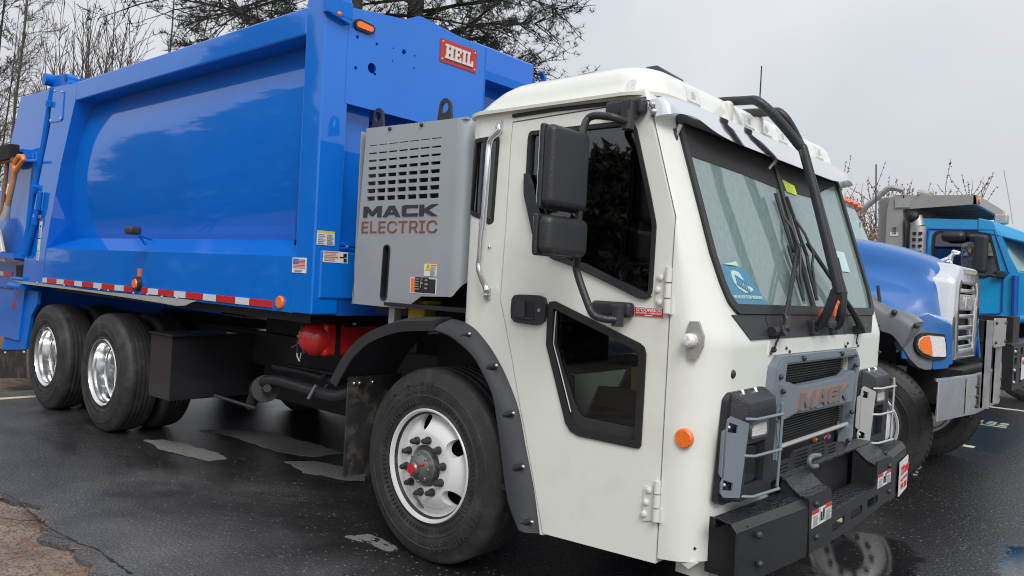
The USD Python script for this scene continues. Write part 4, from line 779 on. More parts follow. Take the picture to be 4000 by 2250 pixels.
# ---- roof
def roof_loop(z, d, dr=0.0): return [(x, y, z) for x, y in rrect(.17 + d + dr, 1.315 - d, CY0 - .032 + d, CY1 + .032 - d, max(.17 - d * .3, .05), max(.16 - d * .3, .05), 9)]
roof_levels = [(2.372, .03), (2.366, .0), (2.381, -.002), (2.389, .012), (2.392, .030), (2.44, .042), (2.48, .058), (2.508, .085), (2.528, .13), (2.542, .20), (2.552, .34), (2.556, .5)]
put(truck, 'roof', loft([roof_loop(z, d, max(0, (z - 2.39)) * 1.2) for z, d in roof_levels]), 'white_paint', smooth=50)
put(truck, 'gutter', tube([(0.515,-0.034,2.347),(0.764,-0.034,2.351),(1.061,-0.034,2.347),(1.261,-0.034,2.346)], .010, 8), 'seal_rubber')
def lamp_plate(o, u, v, w, h):
    g = put(truck, 'roof_marker', frame_map(ext(sbox(-w / 2, -h / 2, w / 2, h / 2).buffer(.006, 3), .009), o, u, v), 'clear_lens', label='clear roof marker lamp')
    put(g, 'base', frame_map(ext(sbox(-w / 2 - .005, -h / 2 - .005, w / 2 + .005, h / 2 + .004).buffer(.006, 3), .005), o, u, v), 'white_trim', smooth=False)
    put(g, 'bulb_ring', frame_map(ext(Point(0, 0).buffer(h * .34), .0105), o, u, v), 'pale_grey_metal', smooth=False)
x, z = (1.114,2.406); lamp_plate((x, -.016, z), (1, 0, 0), (0, .30, .954), .135, .058)
for (y, z) in [(0.354,2.442),(0.969,2.433),(1.198,2.428),(1.427,2.426),(2.017,2.419)]: lamp_plate((1.268, y, 2.437), (0, 1, 0), (-.30, 0, .954), .115, .058)
for yy in (.75, 1.12): put(truck, 'roof_step', rbox(1.16, 1.285, yy - .03, yy + .03, 2.39, 2.50, .02), 'white_trim')
put(truck, 'roof_beacon', hull_path([(.93, .35, 2.55), (1.08, .35, 2.545)], [.035, .02]), 'bolt_dark')
put(truck, 'fin_antenna', [cat([m3.Manifold.batch_hull([m3.Manifold.sphere(.012, 8).translate(q) for q in ((.98, .33, 2.55), (1.18, .33, 2.53), (.98, .41, 2.55), (1.18, .41, 2.53), (1.02, .36, 2.60), (1.07, .36, 2.60))])])], 'bolt_dark')
put(truck, 'hatch', rbox(.25, .45, .35, .8, 2.52, 2.575, .02), 'white_trim')
put(truck, 'whip_antenna', cyl((.9, 1.95, 2.5), (.9, 1.95, 3.02), .006, 6, .004), 'bolt_dark')
# ---- sun visor: a polished strip wrapped round the top of the windscreen
st_ = [((1.283, -.036, 2.337), (1.300, -.038, 2.262)), ((1.32, -.034, 2.345), (1.345, -.040, 2.268)), ((1.345, -.005, 2.352), (1.385, -.012, 2.275)), ((1.352, .08, 2.358), (1.398, .07, 2.285)), ((1.352, .18, 2.362), (1.408, .17, 2.283)), ((1.352, .30, 2.362), (1.415, .30, 2.258)), ((1.352, .42, 2.362), (1.418, .42, 2.245)), ((1.352, .6, 2.362), (1.42, .6, 2.240)), ((1.352, 1.17, 2.362), (1.42, 1.17, 2.240))]
st_ = st_ + [((a_[0], 2 * YC - a_[1], a_[2]), (b_[0], 2 * YC - b_[1], b_[2])) for a_, b_ in st_[:-1][::-1]]
top_, bot_ = catmull([s[0] for s in st_], 5), catmull([s[1] for s in st_], 5)
loops = []
for p, q in zip(top_, bot_):
    mid = (p + q) / 2; bow = np.array([.010, 0, .006])
    loops.append([p, mid + bow, q, q - [.004, 0, .001], mid + bow - [.004, 0, .003], p - [.004, 0, .002]])
vis = put(truck, 'sun_visor', loft(loops), 'chrome', smooth=50)
for x, y, z in ((1.296, -.040, 2.318), (1.306, -.042, 2.286)): put(vis, 'bolt', lathe_y([(0, -.010), (.008, -.009), (.013, -.003), (.014, .002)], (x, y, z), 14, True), 'brushed_steel')
put(truck, 'visor_bracket', tube([(1.36, .10, 2.25), (1.345, .085, 2.20)], .010, 8), 'galvanised'); put(truck, 'visor_bracket', tube([(1.40, 1.08, 2.255), (1.375, 1.02, 2.19)], .008, 8), 'galvanised')
put(truck, 'visor_clip', [rbox(1.33, 1.355, .075, .10, 2.17, 2.235, .008)], 'bolt_dark')
# ---- windscreen: two panes in one rubber frame, dark band above, cowl below
FN = np.array([.949, 0, .316]); FU, FV = np.array([0, 1.0, 0]), np.array([-.316, 0, .949])
FO = np.array([1.60, 0, 1.45])
def on_front(p, d0, d1):
    """Polygon in (y, z) laid on the raked front, d0..d1 metres proud of it."""
    q = affinity.affine_transform(p, [1, 0, 0, 1 / .949, 0, -1.45 / .949])
    return frame_map(ext(q, d1 - d0), FO + FN * d0, FU, FV)
frame = ws.buffer(.012, 4).difference(ws.buffer(-.030, 4))
mid_bar = sbox(1.145, 1.46, 1.19, 2.3)
put(truck, 'windscreen_frame', [on_front(frame, -.012, .014), on_front(mid_bar, -.01, .012)], 'seal_rubber', smooth=False)
for y0, y1 in ((.10, 1.145), (1.19, 2.24)): put(truck, 'windscreen', on_front(ws.buffer(-.025).intersection(sbox(y0, 1.3, y1, 2.4)), -.006, -.001), 'wet_windscreen', smooth=False)
band = poly([(.15, 2.255), (.168, 2.128), (.72, 2.120), (1.14, 2.103), (1.635, 2.112), (1.67, 2.10), (1.745, 2.11), (1.80, 2.155), (1.92, 2.19), (2.19, 2.256), (2.19, 2.29), (.15, 2.29)])
put(truck, 'shade_band', on_front(band, .0005, .002), 'cab_interior', smooth=False)
cowl = poly([(.177, 1.444), (.303, 1.337), (2.028, 1.343), (2.15, 1.444)])
put(truck, 'cowl', on_front(cowl, -.02, .006), 'grey_cowl' if 'grey_cowl' in M else 'fender_plastic', smooth=False)
for yy in (.517, 1.54): put(truck, 'cowl_seam', on_front(sbox(yy - .003, 1.338, yy + .003, 1.44), .006, .0075), 'black_frame', smooth=False)
# hood flap strip under the cowl
fl2 = [(0.502,1.337),(1.525,1.339),(1.558,1.263),(0.496,1.264)]
put(truck, 'front_flap', prism_x(poly(fl2).buffer(-.002), 1.62, 1.642), 'white_paint', smooth=False)
fr2 = [(1.535,1.339),(1.799,1.341),(1.782,1.261),(1.538,1.266)]
put(truck, 'front_flap', prism_x(poly(fr2).buffer(-.002), 1.62, 1.642), 'white_paint', smooth=False)
for y, z in [(0.516,1.276),(0.699,1.292),(0.74,1.275),(1.586,1.291),(1.557,1.275),(1.772,1.272),(1.748,1.289),(2.218,1.218),(1.758,1.159)]: put(truck, 'rivet', ball((1.642, y, z), .009, 1), 'bolt_dark')
# wipers
def fp(pts3): return pts3
for armp, bladep, arm2 in (([(1.672,0.605,1.39),(1.662,0.647,1.422),(1.653,0.637,1.447),(1.627,0.736,1.526),(1.534,1.061,1.805)], [(1.432,0.988,2.059),(1.467,0.998,1.954),(1.494,1.002,1.873),(1.532,1.017,1.76)] + [(1.523,0.969,1.788),(1.567,0.975,1.654),(1.614,0.972,1.515)], [(1.657,0.67,1.421),(1.622,0.767,1.526),(1.528,1.117,1.809)]),
                           ([(1.676,1.707,1.377),(1.653,1.658,1.447),(1.62,1.54,1.547),(1.531,1.198,1.815)], [(1.432,1.135,2.059),(1.466,1.162,1.956),(1.501,1.169,1.852),(1.535,1.196,1.751)] + [(1.552,1.177,1.699),(1.611,1.164,1.521)], [(1.669,1.756,1.384),(1.646,1.707,1.455),(1.615,1.58,1.547),(1.524,1.238,1.821)])):
    wp = put(truck, 'wiper', [tube(armp, .008, 8), tube(arm2, .007, 6), hull_path(armp[:3], [.020, .018, .011])], 'black_steel')
    put(wp, 'blade', [tube(bladep, .009, 6), tube([bladep[1], np.array(bladep[2]) + FN * .03, np.array(bladep[3]) + FN * .035, np.array(bladep[-2]) + FN * .02, bladep[-1]], .007, 6)], 'seal_rubber')
for base_, w0 in (((1.653,0.573,1.373), .08), ((1.655,1.756,1.367), .07)):
    put(truck, 'wiper_motor', [cyl(np.array(base_) + [0, -w0, 0], np.array(base_) + [0, w0, .01], .022, 12), cyl(np.array(base_) - FN * .04, np.array(base_) + FN * .03, .026, 12)], 'black_steel')
put(truck, 'washer_hose', tube([(1.649,0.604,1.353),(1.658,0.541,1.326),(1.667,0.502,1.3)], .005, 6), 'seal_rubber')
put(truck, 'washer_hose', tube([(1.649,1.739,1.354),(1.66,1.694,1.32),(1.669,1.657,1.294)], .004, 6), 'seal_rubber')
y, z = (0.534,1.291); put(truck, 'washer_knob', ball((1.65, y, z), .014, 1), 'bolt_dark')
# cross-view mirror loop: two bars from the roof down to the cowl
put(truck, 'front_bar', tube([(.95, .83, 2.53), (1.30, .80, 2.508), (1.42, .80, 2.475), (1.55, .944, 2.297), (1.59, .965, 2.21), (1.755, 1.0, 1.62), (1.752, 1.005, 1.57), (1.71, 1.015, 1.45), (1.67, 1.045, 1.395), (1.62, 1.06, 1.378)], .0235, 12, smooth_n=6), 'black_plastic', label='left black bar in front of the windscreen')
put(truck, 'front_bar', tube([(.95, 1.13, 2.53), (1.30, 1.095, 2.508), (1.41, 1.09, 2.478), (1.478, 1.2, 2.316), (1.51, 1.215, 2.22), (1.675, 1.30, 1.62), (1.69, 1.305, 1.57), (1.69, 1.305, 1.46), (1.67, 1.33, 1.40), (1.62, 1.35, 1.378)], .0235, 12, smooth_n=6), 'black_plastic', label='right black bar in front of the windscreen')
for yy in (1.035, 1.325): bp = put(truck, 'bar_bracket', [rbox(1.60, 1.66, yy - .03, yy + .05, 1.345, 1.42, .01)], 'black_steel'); put(bp, 'bolt', ball((1.664, yy, 1.39), .012, 1), 'brushed_steel')
# orange dog ornament on the cowl
og = (1.659,1.116,1.444); ox, oy, oz = og
S_ = lambda r, p: m3.Manifold.sphere(r, 14).translate(tuple(map(float, p)))
jt = np.array([(1.654,1.128,1.434),(1.659,1.132,1.449),(1.697,1.164,1.488),(1.705,1.171,1.514),(1.713,1.178,1.516),(1.702,1.168,1.525),(1.694,1.162,1.448),(1.685,1.154,1.45)])
ex_ = np.array([-.0104, .0121, 0])
dog = [m3.Manifold.batch_hull([S_(.024, jt[0] + [0, 0, .008]), S_(.026, jt[1] + [0, 0, .006])]), m3.Manifold.batch_hull([S_(.027, jt[1] + [0, 0, .006]), S_(.020, jt[2])]), m3.Manifold.batch_hull([S_(.019, jt[2]), S_(.014, jt[3])]),
       m3.Manifold.batch_hull([S_(.016, jt[3]), S_(.009, jt[4])]), S_(.006, jt[5] + ex_ * .5), S_(.006, jt[5] - ex_ * .5)]
for sg in (1, -1): dog += [m3.Manifold.batch_hull([S_(.011, jt[2] + ex_ * sg), S_(.008, jt[6] + ex_ * sg * (1 if sg > 0 else 1.3))]), m3.Manifold.batch_hull([S_(.016, jt[1] + ex_ * sg), S_(.010, jt[7] + ex_ * sg * 1.2 - [.018, .016, 0])])]
put(truck, 'ornament', m3.Manifold.batch_boolean(dog, m3.OpType.Add), 'orange_ornament', smooth=50, label='small orange sitting dog ornament')
put(truck, 'ornament_base', rbox(1.64, 1.70, 1.10, 1.22, 1.385, 1.425, .01), 'black_steel')
# sticker and papers behind the glass
put(truck, 'window_sticker', on_front(poly([(1.235, 2.165), (1.40, 2.15), (1.405, 2.095), (1.255, 2.10)]), .0022, .003), 'lime_sticker', smooth=False, label='lime green sticker at the top of the windscreen')
# ---- interior
def ring(c, R, r, nrm, n=40, m=8):
    nrm = np.array(nrm, float); nrm /= np.linalg.norm(nrm); a_ = np.cross(nrm, [0, 1, 0]); a_ /= np.linalg.norm(a_); b_ = np.cross(nrm, a_)
    pts = [np.array(c) + R * (math.cos(t) * a_ + math.sin(t) * b_) for t in np.linspace(0, 2 * math.pi, n + 1)]; return tube(pts, r, m, False)
for yy in (.62, 1.72):
    sw = put(truck, 'steering_wheel', [ring((1.16, yy, 1.52), .23, .017, (-.55, 0, .83))], 'wheel_grey')
    put(sw, 'spokes', [cyl((1.18, yy, 1.49), (1.30, yy, 1.28), .06, 12), hull_path([(1.16, yy - .21, 1.52), (1.18, yy, 1.49), (1.16, yy + .21, 1.52)], [.012, .04, .012]), rbox(1.12, 1.30, yy - .13, yy + .10, 1.36, 1.47, .02)], 'cab_interior')
    put(truck, 'seat', [rbox(.42, .92, yy - .24, yy + .24, .95, 1.10, .05), rbox(.34, .50, yy - .24, yy + .24, 1.08, 1.75, .05), rbox(.34, .46, yy - .14, yy + .14, 1.78, 2.0, .04), box(.5, .85, yy - .18, yy + .18, .53, .96)], 'seat_grey')
put(truck, 'dashboard', [rbox(1.30, 1.58, .06, 2.28, 1.18, 1.40, .04), box(1.30, 1.6, .9, 1.45, .53, 1.2)], 'interior_grey')
put(truck, 'kick_panel', [prism_y([(0.833,1.111),(0.876,1.112),(1.154,1.17),(1.112,1.084),(1.006,1.077),(0.939,0.924),(0.902,0.941),(0.879,0.99),(0.871,1.107)], .10, .12)], 'panel_grey', smooth=False)
put(truck, 'floor_mat', [prism_y([(0.979,1.07),(1.207,1.078),(1.198,0.909),(0.911,0.914)], .14, .15)], 'cab_interior', smooth=False)
put(truck, 'yellow_label', prism_y([(1.183,1.183),(1.224,1.191),(1.224,1.078),(1.189,1.082)], .09, .095), 'cardboard', smooth=False)
# ---- side mirrors on their arms
mir = put(truck, 'mirror', [rbox(1.075, 1.135, -.492, -.232, 1.845, 2.172, .028, 16)], 'black_plastic', label='large rectangular wing mirror')
put(mir, 'rim', rbox(1.055, 1.08, -.488, -.225, 1.838, 2.178, .010, 12), 'black_plastic')
put(mir, 'glass', box(1.050, 1.055, -.478, -.24, 1.86, 2.155), 'chrome', smooth=False)
mir2 = put(truck, 'mirror', [rbox(1.065, 1.135, -.490, -.212, 1.652, 1.812, .032, 16)], 'black_plastic', label='smaller lower wing mirror')
put(mir2, 'rim', rbox(1.045, 1.07, -.488, -.205, 1.648, 1.818, .010, 12), 'black_plastic'); put(mir2, 'glass', box(1.040, 1.045, -.478, -.22, 1.665, 1.805), 'chrome', smooth=False)
for m_ in (tube([(1.225, -.12, 2.235), (1.20, -.17, 2.245), (1.165, -.18, 2.252), (1.104, -.18, 2.261), (1.068, -.18, 2.25), (1.075, -.215, 2.205), (1.105, -.265, 2.14)], .0165, 12, smooth_n=4), tube([(1.105, -.262, 1.90), (1.105, -.255, 1.78)], .0165, 10),
                          tube([(1.095, -.25, 1.70), (1.065, -.20, 1.645), (1.055, -.18, 1.59), (1.126, -.18, 1.449), (1.150, -.17, 1.412), (1.19, -.15, 1.40), (1.225, -.12, 1.40)], .0165, 12, smooth_n=4)): put(truck, 'mirror_arm', m_, 'black_plastic')
for (x0, x1, z0, z1, zz_) in ((1.085, 1.278, 2.272, 2.345, 2.235), (1.064, 1.267, 1.408, 1.474, 1.40)):
    br = put(truck, 'mirror_bracket', [rbox(x0, x1, -.085, -.03, z0, z1, .018), cyl((1.225, -.105, zz_ - .03), (1.225, -.105, zz_ + .05), .026, 14), rbox(1.19, 1.25, -.12, -.05, zz_ + .02, z1 - .01, .012)], 'black_plastic')
    put(br, 'screw_cap', lathe_y([(0, -.002), (.014, -.002), (.016, .004)], (x1 - .045, -.085, (z0 + z1) / 2), 16, True), 'black_frame')
# ---- far mirrors
put(truck, 'mirror', [rbox(1.03, 1.13, 2.58, 2.84, 1.85, 2.18, .035, 10), tube([(1.05, 2.62, 2.15), (1.1, 2.5, 2.25), (1.2, 2.38, 2.24)], .016, 8)], 'black_plastic', label='wing mirror on the far side')
# ================================================================ front of the refuse truck: lamps, grille, bumper
def hull_pts(pts, r=.008, n=8):
    s = m3.Manifold.sphere(r, n); return cat([m3.Manifold.batch_hull([s.translate(tuple(map(float, p))) for p in pts])])
def lamp_unit(dy, guard_mat):
    u = group(truck, 'headlamp_unit')
    T = lambda m: cat([m]).apply_translation([0, dy, 0])
    back_ = poly([(.115, 1.128), (.44, 1.132), (.462, 1.10), (.45, .66), (.075, .672), (.040, .69), (.085, 1.10)], .02)
    put(u, 'backing', T(prism_x(back_, 1.625, 1.652)), 'black_plastic', smooth=False)
    body = man(hull_pts([(1.65, .125, 1.115), (1.65, .445, 1.118), (1.70, .16, 1.085), (1.70, .43, 1.088), (1.705, .165, 1.05), (1.705, .435, 1.05), (1.70, .125, .70), (1.70, .43, .69), (1.65, .08, .70), (1.65, .45, .68)], .012))
    notch = man(box(1.645, 1.8, .145, .335, .745, .922))
    put(u, 'housing', T(cat([body - notch])), 'black_plastic', smooth=40)
    for y in (.20, .33): put(u, 'screw', T(hull_pts([(1.66, y, 1.13), (1.665, y, 1.118)], .009, 8)), 'brushed_steel')
    for y in (.215, .335): put(u, 'rib', T(hull_pts([(1.655, y, 1.118), (1.70, y + .012, 1.095)], .007, 8)), 'black_plastic')
    led = poly([(.160, .945), (.318, .940), (.335, .955), (.335, 1.0), (.318, 1.012), (.178, 1.008), (.158, .99)], .015)
    l = put(u, 'upper_lamp', T(prism_x(led.buffer(-.008), 1.70, 1.722)), 'clear_lens', smooth=False, label='clear ribbed upper lamp')
    put(l, 'bezel', T(prism_x(led.difference(led.buffer(-.009)), 1.70, 1.726)), 'hub_grey', smooth=False)
    low = put(u, 'headlight', T(prism_x(poly([(.148, .750), (.332, .748), (.332, .918), (.148, .918)], .01), 1.690, 1.694)), 'lens_glass', smooth=False)
    put(low, 'reflector', T(cat([hull_pts([(1.648, .15, .75), (1.648, .33, .75), (1.648, .15, .915), (1.648, .33, .915)], .003), hull_pts([(1.650, .17, .752), (1.688, .18, .752), (1.650, .315, .752), (1.688, .305, .752), (1.652, .175, .815), (1.652, .31, .815)], .003)])), 'lamp_bowl', smooth=False)
    put(low, 'facet', T(hull_pts([(1.655, .175, .756), (1.686, .185, .756), (1.655, .31, .756), (1.686, .30, .756), (1.656, .185, .822), (1.656, .305, .822)], .003)), 'clear_lens', smooth=False)
    put(low, 'bulb', T(hull_pts([(1.655, .245, .845), (1.678, .245, .845)], .009)), 'amber_small')
    g = poly([(0, .80), (-.014, .775), (-.012, .735), (.004, .718), (.092, .708), (.124, 1.010), (.026, 1.042), (.006, 1.03), (.0, .985)], .004)
    for q in ([(.012, 1.02), (.062, 1.005), (.060, .972), (.006, .980)], [(-.002, .790), (.050, .772), (.048, .740), (-.006, .748)]): g = g.difference(poly(q, .003))
    gu = np.array([.35, .937, 0]); go = np.array([1.672, .030, 0])
    gd = put(u, 'lamp_guard', T(frame_map(ext(g, .008), go, gu, (0, 0, 1))), guard_mat, smooth=False, label='metal plate of the headlamp guard')
    put(gd, 'edge', T(cat([hull_pts([(1.655, .034, .81), (1.668, .026, .80), (1.655, .040, .975), (1.668, .030, .985)], .004)])), guard_mat)
    for za, zb in ((1.028, 1.032), (.878, .880), (.712, .712)):
        put(gd, 'bar', T(hull_path([(1.715, .13, za), (1.745, .16, za), (1.765, .385, zb), (1.735, .43, zb)], [.0068] * 4, 8)), guard_mat)
    put(gd, 'upright', T(hull_path([(1.745, .42, 1.07), (1.745, .43, 1.03), (1.745, .415, .70)], [.0072] * 3, 8)), guard_mat)
    for z, y in ((.995, .06), (.765, .045)): put(gd, 'bolt', T(ball((1.672, y, z), .010, 1)), 'brushed_steel')
    return u
lamp_unit(0.0, 'grey_plastic'); lamp_unit(1.745, 'pale_grey_metal')
# grille
gf_ = poly([(0.508,1.216),(0.575,1.261),(0.669,1.262),(1.637,1.261),(1.659,1.242),(1.697,1.21),(1.71,1.168),(1.685,1.097),(1.655,0.944),(1.639,0.827),(1.621,0.683),(1.509,0.69),(0.56,0.708),(0.52,0.697),(0.526,0.785),(0.537,0.879),(0.484,1.09),(0.497,1.146)], .008)
open_ = poly([(0.627,1.221),(1.631,1.221),(1.607,0.957),(1.6,0.84),(1.565,0.835),(1.543,0.697),(0.578,0.71),(0.569,0.837),(0.585,0.97),(0.608,1.114)], .006)
put(truck, 'grille_surround', [prism_x(gf_.difference(open_), 1.63, 1.675), prism_x(gf_.buffer(-.014).difference(open_.buffer(.010)), 1.674, 1.684)], 'grey_plastic', smooth=False)
put(truck, 'grille_cavity', [box(1.40, 1.405, .45, 1.68, .6, 1.25)], 'black_frame', smooth=False)
fins = [box(1.595, 1.615, .56, 1.64, z, z + .0055) for z in np.arange(.855, 1.225, .0125)]
rad = put(truck, 'radiator', fins, 'bolt_dark', smooth=False); put(rad, 'core', box(1.585, 1.594, .55, 1.65, .85, 1.23), 'black_frame', smooth=False)
put(truck, 'grille_bar', tube([(1.66,0.56,0.84),(1.66,1.005,0.842),(1.66,1.593,0.846)], .011, 8), 'pale_grey_metal')
band_ = poly([(0.534,1.146),(0.631,1.144),(0.732,1.118),(1.025,1.121),(1.397,1.127),(1.463,1.149),(1.577,1.145),(1.589,1.129),(1.552,0.975),(1.508,0.97),(1.108,0.978),(0.722,0.987),(0.553,0.968),(0.515,0.974),(0.522,0.986)], .010)
bd = put(truck, 'grille_band', [prism_x(band_, 1.655, 1.690), prism_x(band_.buffer(-.012), 1.689, 1.700)], 'grey_plastic', smooth=False, label='grey grille crossband with raised lettering')
mlo = [(0.735,1.005),(1.466,1.005),(0.753,1.088),(1.47,1.085)]
mw, mh, ms_ = mlo[1][0] - mlo[0][0], .5 * (mlo[2][1] - mlo[0][1] + mlo[3][1] - mlo[1][1]), 10
lt = lambda g, x0, d: letters('MAEK'.replace('E', 'C'), mw - .03, mh, d, (x0, mlo[0][0] + .004, mlo[0][1]), FRONT, shear=9, gap=.10, font={**BLOCK, 'C': BLOCK['E']})
put(bd, 'lettering_edge', [lt(0, 1.699, .006).apply_translation([0, -.0025, .0025])], 'edge_orange', smooth=False)
put(bd, 'lettering', lt(0, 1.701, .010), 'letter_grey', smooth=False)
for y, z in [(0.811,1.245),(1.363,1.246),(0.536,1.173),(1.607,1.172),(1.579,0.916),(1.551,0.762)]: put(truck, 'grille_bolt', [ball((1.688, y, z), .013, 2)], 'bolt_dark')
for y, z in [(0.544,1.109),(0.525,1.002)]: put(bd, 'bolt', ball((1.702, y, z), .012, 2), 'bolt_dark')
sl_ = poly([(0.449,0.804),(0.508,0.805),(0.516,0.792),(0.691,0.791),(0.727,0.818),(1.128,0.815),(1.158,0.791),(1.309,0.788),(1.318,0.734),(0.449,0.717),(0.455,0.756)])
slot = []
for k in range(6):
    t = k / 6
    slot += [poly([(0.735,0.807),(0.892,0.807),(0.893,0.8),(0.73,0.802)]), poly([(0.949,0.807),(1.122,0.806),(1.126,0.799),(0.95,0.801)]), poly([(0.531,0.773),(0.649,0.773),(0.647,0.767),(0.529,0.768)]), poly([(1.189,0.779),(1.294,0.779),(1.295,0.772),(1.19,0.772)])]
    slot[-4:] = [affinity.translate(s_, 0, -.017 * k) for s_ in slot[-4:]]
for s_ in slot: sl_ = sl_.difference(s_)
put(truck, 'lower_grille_plate', prism_x(sl_, 1.69, 1.70), 'black_steel', smooth=False)
put(truck, 'tow_hook', tube([(1.74,0.942,0.774),(1.74,0.854,0.783),(1.74,0.813,0.776),(1.74,0.807,0.755),(1.74,0.841,0.735),(1.74,0.913,0.726)], .012, 10, smooth_n=4), 'flare_grey')
for col, pts in (('evergreen', [(1.62,1.256,0.787),(1.62,1.278,0.798),(1.62,1.329,0.803)]), ('red_paint', [(1.6,1.397,0.774),(1.6,1.437,0.784),(1.6,1.487,0.787)]), ('orange_plastic', [(1.62,1.208,0.795),(1.62,1.239,0.794)]), ('sticker_blue', [(1.6,1.505,0.779),(1.6,1.473,0.765)])):
    put(truck, 'cable', tube(pts, .010, 6), col)
# bumper: channel beam with two raised blocks and swept wings
BX = 1.83
def bump_front(): 
    a_ = [(0.575,0.651),(0.864,0.649),(0.895,0.525),(1.599,0.53),(1.597,0.669),(1.887,0.656),(1.909,0.412),(1.198,0.384),(0.612,0.393)]
    return a_
bp_ = poly(bump_front(), .012)
for q in ([(0.903,0.468),(1.08,0.479),(1.087,0.437),(0.909,0.43)], [(1.174,0.475),(1.36,0.479),(1.367,0.436),(1.181,0.433)], [(1.447,0.484),(1.635,0.481),(1.643,0.438),(1.456,0.435)]): bp_ = bp_.difference(poly(q, .012))
bum = put(truck, 'bumper', [prism_x(bp_, BX - .010, BX)], 'black_steel', smooth=False, label='black steel front bumper with square openings')
A_ = bump_front(); yl0, yl1, yr0, yr1 = A_[0][0], A_[1][0], A_[4][0], A_[5][0]; zt, zl, zb = A_[0][1], A_[2][1], A_[8][1]
print('bumper', A_)
def slab(y0, y1, xa, za, xb, zb_, th=.010): return hull_pts([(xa, y0, za), (xa, y1, za), (xb, y0, zb_), (xb, y1, zb_), (xa, y0, za - th), (xa, y1, za - th), (xb, y0, zb_ - th), (xb, y1, zb_ - th)], .003, 6)
put(bum, 'block_top', [slab(yl0, yl1, BX - .012, zt - .004, BX - .05, zt + .008), slab(yl0, yl1, BX - .05, zt + .008, 1.70, zt + .075)], 'wet_steel')
put(bum, 'block_top', [slab(yr0, yr1 + .02, BX - .012, zt - .004, BX - .05, zt + .008), slab(yr0, yr1 + .02, BX - .05, zt + .008, 1.70, zt + .075)], 'wet_steel')
put(bum, 'rear_shelf', [slab(yl0 - .02, yr1 + .02, 1.715, zt + .072, 1.655, zt + .10)], 'wet_steel')
put(bum, 'lower_shelf', [slab(yl1, yr0, BX - .010, zl + .002, BX - .10, zl + .012)], 'wet_steel')
for y_ in (yl0, yl1 - .010, yr0, yr1 + .01): put(bum, 'block_side', prism_y(poly([(BX - .006, zb), (BX - .006, zt), (BX - .05, zt + .004), (1.70, zt + .07), (1.70, zb + .1)]), y_, y_ + .010), 'black_steel', smooth=False)
put(bum, 'rear_wall', box(1.66, 1.668, yl0, yr1, zb - .02, zt + .06), 'black_frame', smooth=False)
put(bum, 'beam_back', box(1.70, 1.708, yl0, yr1, zb, zl), 'black_frame', smooth=False)
# wings
def wing(ya, yb, xa, xb, ztop, name):
    """Channel from the inner end (ya, xa) out to the swept end (yb, xb)."""
    g_ = [(xa, ya), (xb, yb)]
    fr = hull_pts([(xa - .004, ya, zb), (xa - .004, ya, ztop - .03), (xb - .004, yb, zb), (xb - .004, yb, ztop - .03)], .005, 8)
    ro = hull_pts([(xa - .004, ya, ztop - .03), (xa - .03, ya, ztop), (xb - .004, yb, ztop - .03), (xb - .03, yb, ztop)], .005, 8)
    tp = hull_pts([(xa - .03, ya, ztop), (xa - .12, ya, ztop + .012), (xb - .03, yb, ztop), (xb - .10, yb, ztop + .010)], .005, 8)
    bk = hull_pts([(xa - .12, ya, ztop + .008), (xa - .12, ya, ztop - .03), (xb - .10, yb, ztop + .006), (xb - .10, yb, ztop - .03)], .004, 8)
    f_ = put(bum, name, [fr, ro], 'black_steel', smooth=50); put(f_, 'top', [tp, bk], 'wet_steel', smooth=50)
    return f_
wl = wing(yl0 + .008, -.02, BX - .004, 1.772, zt - .015, 'wing')
put(wl, 'bracket', [box(1.60, 1.775, .06, .068, zb, zt - .03), box(1.70, 1.71, .10, .35, zb + .02, zt - .06)], 'black_frame', smooth=False)
for y, z in [(0.107,0.582),(0.13,0.46)]: put(wl, 'bolt', [ball((1.802, y, z), .016, 2), ball((1.808, y, z), .010, 1)], 'bolt_dark')
wr = wing(yr1 + .012, 2.37, BX - .006, 1.785, zt + .012, 'wing')
for y, z in [(0.659,0.611),(0.683,0.457),(1.824,0.612),(1.846,0.463)]: put(bum, 'bolt', [ball((1.832, y, z), .015, 2), ball((1.838, y, z), .009, 1)], 'bolt_dark')
def danger(o0, o1, seed):
    y0, z0, y1, z1 = o0[0], o1[1], o1[0], o0[1]
    return decal(bum, 'danger_sticker', y1 - y0, z1 - z0, (1.8308, y0, z0), FRONT, [(.0, .78, .34, 1, 'sticker_red'), (.66, .78, 1, 1, 'sticker_red'), (.38, .12, .40, .95, 'sticker_grey'), (.62, .12, .63, .95, 'sticker_grey'), (.43, .2, .50, .72, 'sticker_black'), (.44, .2, .6, .26, 'sticker_black'), (.54, .3, .59, .9, 'sticker_black')] + lines(6, .05, .32, .08, .72, seed=seed) + lines(6, .68, .95, .08, .72, seed=seed + 1), 'white sticker with two red danger headers')
dA = [(0.618,0.583),(0.874,0.584),(0.888,0.5),(0.629,0.514)]; danger((dA[0][0], .5 * (dA[0][1] + dA[1][1])), (dA[1][0], .5 * (dA[2][1] + dA[3][1])), 3)
dB = [(1.618,0.596),(1.867,0.581),(1.881,0.513),(1.633,0.518)]; danger((dB[0][0], .5 * (dB[0][1] + dB[1][1])), (dB[1][0], .5 * (dB[2][1] + dB[3][1])), 7)
